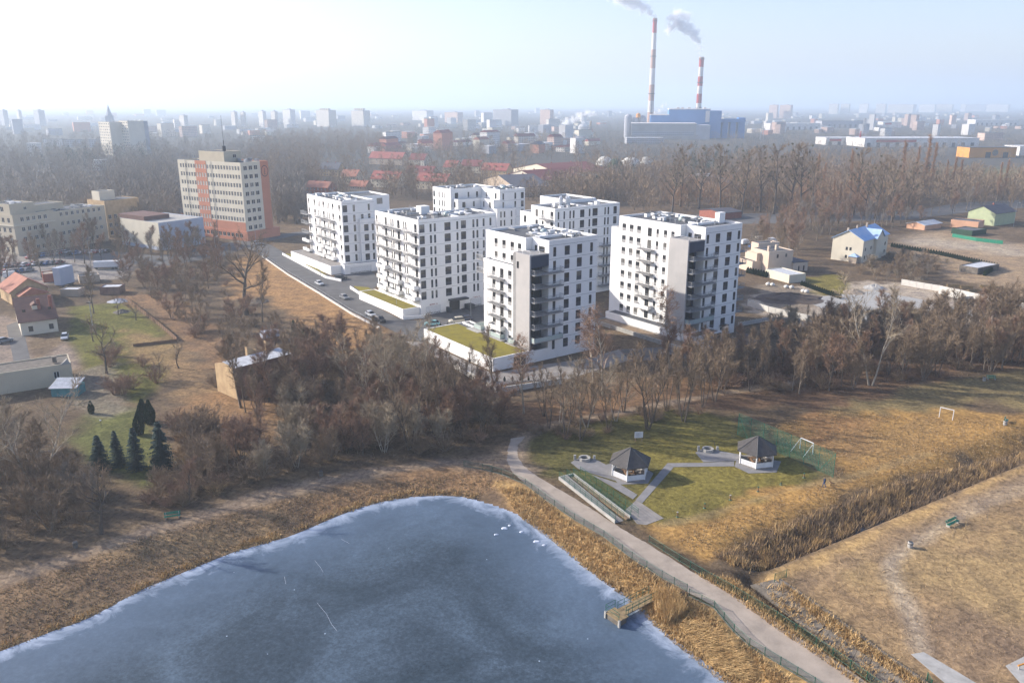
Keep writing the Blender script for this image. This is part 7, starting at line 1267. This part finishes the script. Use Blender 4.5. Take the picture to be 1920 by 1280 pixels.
rc = random.Random(8); names = {'paint_silver':'silver','paint_black':'black','paint_red':'red','paint_white':'white','paint_grey':'grey','paint_blue':'blue','paint_maroon':'maroon'}
k = 0; ords = ('first','second','third','fourth','fifth','sixth','seventh','eighth','ninth','tenth')
for row, (x0, y0, x1, y1, n, nm) in enumerate(((54,485,128,474,9,'row against the cream building'),(10,501,118,494,10,'middle car park row'),(-10,515,60,508,6,'row nearest the red-roofed house'),(130,478,208,473,8,'row under the street trees'))):
    for i in range(n):
        pt = ['paint_red','paint_maroon','paint_blue','paint_silver','paint_white','paint_grey','paint_black'][(i*3+row*2) % 7]; t = (i+.5)/n; car('%s car, %s from the left in the %s' % (names[pt], ords[i], nm), (x0+(x1-x0)*t, y0+(y1-y0)*t), R(rc.choice((70,75,250))), pt, 'car', 'cars in the office car park')
# ================================================================== walls, fences, lamps
def panelwall(name, label, pts, h, mat, step=2.5, th=.14, z=0, post=True, group=None, cat='wall'):
    pts = resample(pts, step); o = pts[0]; b = Bld(name, label, cat, (*o, z), 0, group); cache = {}
    for p, q in zip(pts[:-1], pts[1:]):
        L = math.dist(p, q); kk = round(L,2)
        if kk not in cache: cache[kk] = MB().box(.03,L-.03,-th/2,th/2,0,h).mesh('panel', mat)
        link('panel', cache[kk], b.root, (p[0]-o[0], p[1]-o[1], random.uniform(-.04,.02)), math.atan2(q[1]-p[1], q[0]-p[0]))
        if post:
            if 'p' not in cache: cache['p'] = MB().box(-.1,.1,-.1,.1,0,h+.08).mesh('post', mat)
            link('post', cache['p'], b.root, (p[0]-o[0], p[1]-o[1], 0))
    return b
pm('precast', (0.62,0.60,0.55), (0.50,0.48,0.44), .5, .9)
panelwall('concrete_fence', 'white precast concrete fence along the building yard on the right', GP([(1690,534),(1760,546),(1832,562),(1880,572),(1960,588)]), 2.0, 'precast', cat='fence'); panelwall('concrete_fence', 'pale concrete wall from the right white block towards the soil heap', GP([(1402,573),(1440,585),(1480,594),(1516,602)]), 1.8, 'precast', cat='fence'); panelwall('concrete_fence', 'low white wall right of the white-walled yard', GP([(1384,612),(1440,602),(1500,604)]), 1.2, 'precast', cat='fence')
panelwall('boundary_wall', 'low cream boundary wall between access road and meadow', GP([(492,482),(540,516),(600,552),(660,590),(712,617)]), .6, 'precast', 3.0, .25, 0, False); railing('mesh_fence', 'thin grey mesh fence on the boundary wall along the access road', GP([(492,482),(540,516),(600,552),(660,590),(712,617)]), 1.0, 3.0, .6, .3, 'metal_grey', False)
panelwall('boundary_wall', 'cream retaining wall below the podium walk', GP([(844,686),(890,712),(931,736)]), 1.3, 'precast', 2.5, .25, 0, False); panelwall('boundary_wall', 'shaded retaining wall running right from its corner', GP([(931,737),(1000,727),(1060,718)]), 1.3, 'precast', 2.5, .25, 0, False); railing('mesh_fence', 'thin grey mesh fence above the retaining wall by the podium', GP([(800,655),(844,683),(890,708),(931,732),(1000,722),(1060,713)]), 1.1, 3.0, 1.0, .3, 'metal_grey', False)
panelwall('retaining_wall', 'low white kerb wall around the planting of the long white block', GP([(657,541),(700,569),(757,599),(797,596)]), .9, 'white_render', 4, .3, 0, False); panelwall('retaining_wall', 'low white wall along the ramp of the leftmost white block', GP([(530,478),(575,502),(612,522),(640,528)]), .9, 'white_render', 4, .3, 0, False)
zonegrass = MB().prism(GP([(664,538),(702,563),(757,593),(778,590),(712,552),(690,540)]), .0, .35); struct('verge', zonegrass, 'sedum', 'grass strip beside the long white block'); struct('verge', MB().prism(GP([(536,476),(576,498),(612,516),(600,508),(560,480)]), 0, .3), 'sedum', 'grass strip beside the leftmost white block')
panelwall('garden_fence', 'dark wooden fence along the upper garden', GP([(236,562),(300,612),(332,640)]), 1.2, 'wood_brown', 2.4, .06, 0, True, cat='fence'); panelwall('garden_fence', 'low fence across the garden lawn', GP([(332,641),(250,650)]), .8, 'wood_brown', 2.4, .06, 0, True, cat='fence'); panelwall('green_fence', 'long green sheet fence below the peach garage', GP([(1785,444),(1830,452),(1880,458)]), 1.6, 'bench_green', 3, .06, 0, False, cat='fence')
def hedge(label, pts, h, n):
    pts = resample(pts, 1.2); b = Bld('hedge', label, 'hedge', pts[0], 0); 
    for i, p in enumerate(pts): tr, cr = PT['thuja'][i%2]; o = link('conifer', cr, b.root, (p[0]-pts[0][0], p[1]-pts[0][1], 0), i*1.3); o.scale = (h/4*1.4, h/4*1.4, h/4)
hedge('clipped conifer hedge edging the green lawn by the garage', GP([(1503,535),(1545,550),(1575,560)]), 1.6, 0); hedge('dark conifer hedge in front of the modern beige house', GP([(1402,512),(1436,520)]), 2.2, 0); hedge('long dark hedge around the garden on the right', GP([(1672,463),(1760,478),(1868,502)]), 1.8, 0); hedge('dark hedge at the end of the right garden', GP([(1846,517),(1868,503)]), 2.0, 0)
for i in range(6): tpx('thuja', 916+i*15, 716-i*.6, 707-i*.6, 'small clipped conifer in the row on the retaining wall', 'small conifers on the retaining wall')
for i in range(5): tpx('thuja', 826+i*13, 614-i*1.2, 606-i*1.2, 'small conifer in the row by the podium car park', 'small conifers by the car park')
def lamp(label, px, yb, yt, arm=1.0, mat='metal_grey'):
    c = G(px, yb); h = min(12, top_z(c, yt)); b = Bld('street_lamp', label, 'street lamp', c, random.random()*3, 'street lamps'); b.part('pole', MB().tube([(0,0,0),(0,0,h*.5),(0,0,h)], [.09,.07,.05], 6), mat); b.part('arm', MB().tube([(0,0,h),(arm,0,h+.25)], .04, 5), mat); b.part('lamp_head', MB().box(arm-.1,arm+.5,-.12,.12,h+.18,h+.32), 'metal_white')
for a in (('lamp post in the car park of the cream building',172,506,447),('lamp post on the street below the office block',408,504,440),('lamp post in the courtyard by the second garage door',883,598,561),('lamp post by the corner of the orange office block',480,455,420),('lamp post on the terrace of the long white block',744,585,545),('lamp post on the grass strip of the leftmost white block',601,517,487),('lamp post on the far street near the green gabled house',1900,425,380)): lamp(*a)
c = G(175,620); b = Bld('utility_pole', 'pale concrete utility pole in the upper garden', 'pole', c, 0); b.part('pole', MB().tube([(0,0,0),(.1,0,top_z(c,566))], [.17,.1], 8), 'concrete'); b.part('cross_arm', MB().box(-.7,.9,-.06,.06,top_z(c,568),top_z(c,566.5)), 'metal_dark')
c = G(240,690); b = Bld('garden_lamp', 'short garden lamp with white globe on the shaded lawn', 'lamp', G(190,798), 0); b.part('post', MB().tube([(0,0,0),(0,0,1.0)], .04, 5), 'metal_dark'); b.part('globe', MB().lathe([(.05,1.0),(.16,1.1),(.16,1.2),(.04,1.3)], 8), 'metal_white')
# ================================================================== building yard clutter
def heap(name, label, px, r, h, mat, cat, seed, ex=1.0):
    rr = random.Random(seed); c = G(*px); m = MB(); n, k = 18, 5; vs = [(0,0,h)]
    for j in range(1, k+1):
        for i in range(n): a = 6.283*i/n; q = r*j/k*rr.uniform(.85,1.15); vs.append((q*math.cos(a)*ex, q*math.sin(a), max(0, h*(1-j/k)**1.1*rr.uniform(.8,1.2)) if j < k else -.05))
    fs = [(0,1+i,1+(i+1)%n) for i in range(n)]
    for j in range(k-1): fs += [(1+j*n+i,1+(j+1)*n+i,1+(j+1)*n+(i+1)%n,1+j*n+(i+1)%n) for i in range(n)]
    m.add(vs, fs); tag(m.build(name, mat, None, (*c,0)), label, cat)
pm('soil_dark', (0.13,0.10,0.075), (0.08,0.06,0.05), .8, .95, bump=.6); pm('soil_tan', (0.34,0.28,0.21), (0.25,0.2,0.15), .8, .95, bump=.6)
heap('soil_heap', 'dark heap of soil on the building plot', (1478,560), 8, 2.2, 'soil_dark', 'heap', 1, 1.5); heap('soil_heap', 'low pale heap of rubble beside the building yard', (1600,548), 4, 1.2, 'soil_tan', 'heap', 2); heap('soil_heap', 'grey mound of gravel behind the concrete fence', (1640,540), 4, 1.5, 'concrete', 'heap', 3); heap('brush_pile', 'dark pile of cut brush on the brown meadow', (486,565), 3.4, 1.2, 'bark_dark', 'heap', 4); heap('compost_heap', 'grey heap on the upper garden lawn', (228,585), 2.4, 1.0, 'concrete_dark', 'heap', 5); heap('brush_pile', 'dark covered pile at the top of the garden', (222,565), 2.6, 1.1, 'tower_grey', 'heap', 6, 1.4)
for i, (x, y, n) in enumerate(((1775,538,6),(1800,541,7),(1840,540,8),(1862,543,6),(1815,548,5))):
    b = Bld('timber_stack', ['leftmost','second','third, tallest','rightmost','lower front'][i]+' stack of boards behind the concrete fence', 'timber stack', G(x, y), R(-8+i*5), 'stacks of boards'); [b.part('board', MB().box(random.uniform(0,.4),4.2+random.uniform(-.5,.5),k*.3-.6,k*.3-.34,.1+(k%3)*.28,.34+(k%3)*.28), 'wood_weathered') for k in range(n)]
for i, (x, y) in enumerate(((1440,535),(1448,536),(1474,540),(1484,541),(1506,548),(1512,549))): b = Bld('material_bag', 'white bag of building material lying on the plot', 'bag', G(x, y), i, 'white bags on the plot'); b.part('sack', MB().lathe([(.6,0),(.85,.3),(.8,.75),(.45,1.0),(.1,1.05)], 9), 'tent_white', smooth=True); b.part('tie', MB().lathe([(.15,1.04),(.2,1.2)], 6), 'tent_white')
o, rz, lx = fit2((1802,562),(1840,558)); b = Bld('foundation_slab', 'white foundation slab with low walls in the building yard', 'foundation', o, rz); b.part('slab', MB().box(0,lx,0,9,.03,.3), 'precast'); [b.part('low_wall', MB().box(*a,.31,.9), 'precast') for a in ((0,lx,0,.3),(0,.3,.31,9),(lx-.3,lx,.31,9))]
# ================================================================== smoke
def smokemat(name, dens, col=(1,1,1)):
    m = bpy.data.materials.new(name); m.use_nodes = True; nt = m.node_tree; nt.nodes.clear(); pv = nt.nodes.new('ShaderNodeVolumePrincipled'); pv.inputs['Color'].default_value = (*col,1); pv.inputs['Anisotropy'].default_value = .2
    tc = nt.nodes.new('ShaderNodeTexCoord'); ln = nt.nodes.new('ShaderNodeVectorMath'); ln.operation = 'LENGTH'; nt.links.new(tc.outputs['Object'], ln.inputs[0]); nz = nt.nodes.new('ShaderNodeTexNoise'); nz.inputs['Scale'].default_value = 1.9; nz.inputs['Detail'].default_value = 5; nz.inputs['Roughness'].default_value = .62
    ob = nt.nodes.new('ShaderNodeObjectInfo'); va = nt.nodes.new('ShaderNodeVectorMath'); va.operation = 'ADD'; nt.links.new(tc.outputs['Object'], va.inputs[0]); nt.links.new(ob.outputs['Location'], va.inputs[1]); nt.links.new(va.outputs[0], nz.inputs['Vector'])
    a = nt.nodes.new('ShaderNodeMath'); a.operation = 'MULTIPLY_ADD'; nt.links.new(nz.outputs['Fac'], a.inputs[0]); a.inputs[1].default_value = 2.6; a.inputs[2].default_value = -.72
    s = nt.nodes.new('ShaderNodeMath'); s.operation = 'SUBTRACT'; nt.links.new(a.outputs[0], s.inputs[0]); nt.links.new(ln.outputs['Value'], s.inputs[1])
    c = nt.nodes.new('ShaderNodeMath'); c.operation = 'MULTIPLY'; c.use_clamp = False; mx = nt.nodes.new('ShaderNodeMath'); mx.operation = 'MAXIMUM'; mx.inputs[1].default_value = 0; nt.links.new(s.outputs[0], mx.inputs[0]); nt.links.new(mx.outputs[0], c.inputs[0]); c.inputs[1].default_value = dens; nt.links.new(c.outputs[0], pv.inputs['Density'])
    out = nt.nodes.new('ShaderNodeOutputMaterial'); nt.links.new(pv.outputs[0], out.inputs['Volume']); MT[name] = m
smokemat('smoke', .35); ball = MB().lathe([(.02,-1)]+[(math.cos(R(t)), math.sin(R(t))) for t in range(-75,90,15)]+[(.02,1)], 16); BALL = ball.mesh('puff', 'smoke', True)
def plume(label, Y, pts, name='smoke_plume'):
    r = thing(name, label, 'smoke', (0, Y, 0)); r['kind'] = 'stuff'
    for x, y, rad in pts:
        d = ray(x, y); t = Y/d[1]; o = link('puff', BALL, r, (d[0]*t, 0, HC+d[2]*t), random.random()*6); q = rad*Y/F; o.scale = (q, q, q*.9)
Y1 = CH1[0][1]; Y2 = CH2[0][1]
plume('white smoke drifting left from the tallest chimney', Y1, [(1226,31,8),(1219,25,12),(1210,17,17),(1200,10,20),(1188,6,20),(1176,2,20),(1163,-3,21),(1150,-10,22)])
plume('white smoke cloud above the shorter chimney', Y2, [(1311,101,5),(1312,90,9),(1309,78,14),(1303,66,18),(1292,56,20),(1280,48,21),(1268,42,20),(1257,52,16),(1284,34,20),(1272,26,17),(1260,34,15),(1252,60,11)])
plume('steam billowing from the plant left of the power station', G(1093,258)[1], [(1075,225,12),(1088,218,14),(1102,212,12),(1112,214,10),(1060,230,12)], 'steam_plume'); plume('thin steam at the foot of the tallest chimney', Y1-30, [(1236,208,8),(1242,200,7),(1248,196,5),(1228,212,6)], 'steam_plume')
# ================================================================== haze: the air over the town
hm = bpy.data.materials.new('haze'); hm.use_nodes = True; nt = hm.node_tree; nt.nodes.clear()
pv = nt.nodes.new('ShaderNodeVolumePrincipled'); pv.inputs['Color'].default_value = (0.74, 0.87, 1.0, 1); pv.inputs['Density'].default_value = 0.00025; pv.inputs['Anisotropy'].default_value = 0.25
ho = nt.nodes.new('ShaderNodeOutputMaterial'); nt.links.new(pv.outputs[0], ho.inputs['Volume'])
o = MB().box(-30000, 30000, -2000, 32000, -5, 300).build('haze', hm); tag(o, 'pale bluish haze hanging over the whole town', 'haze', None, 'stuff')
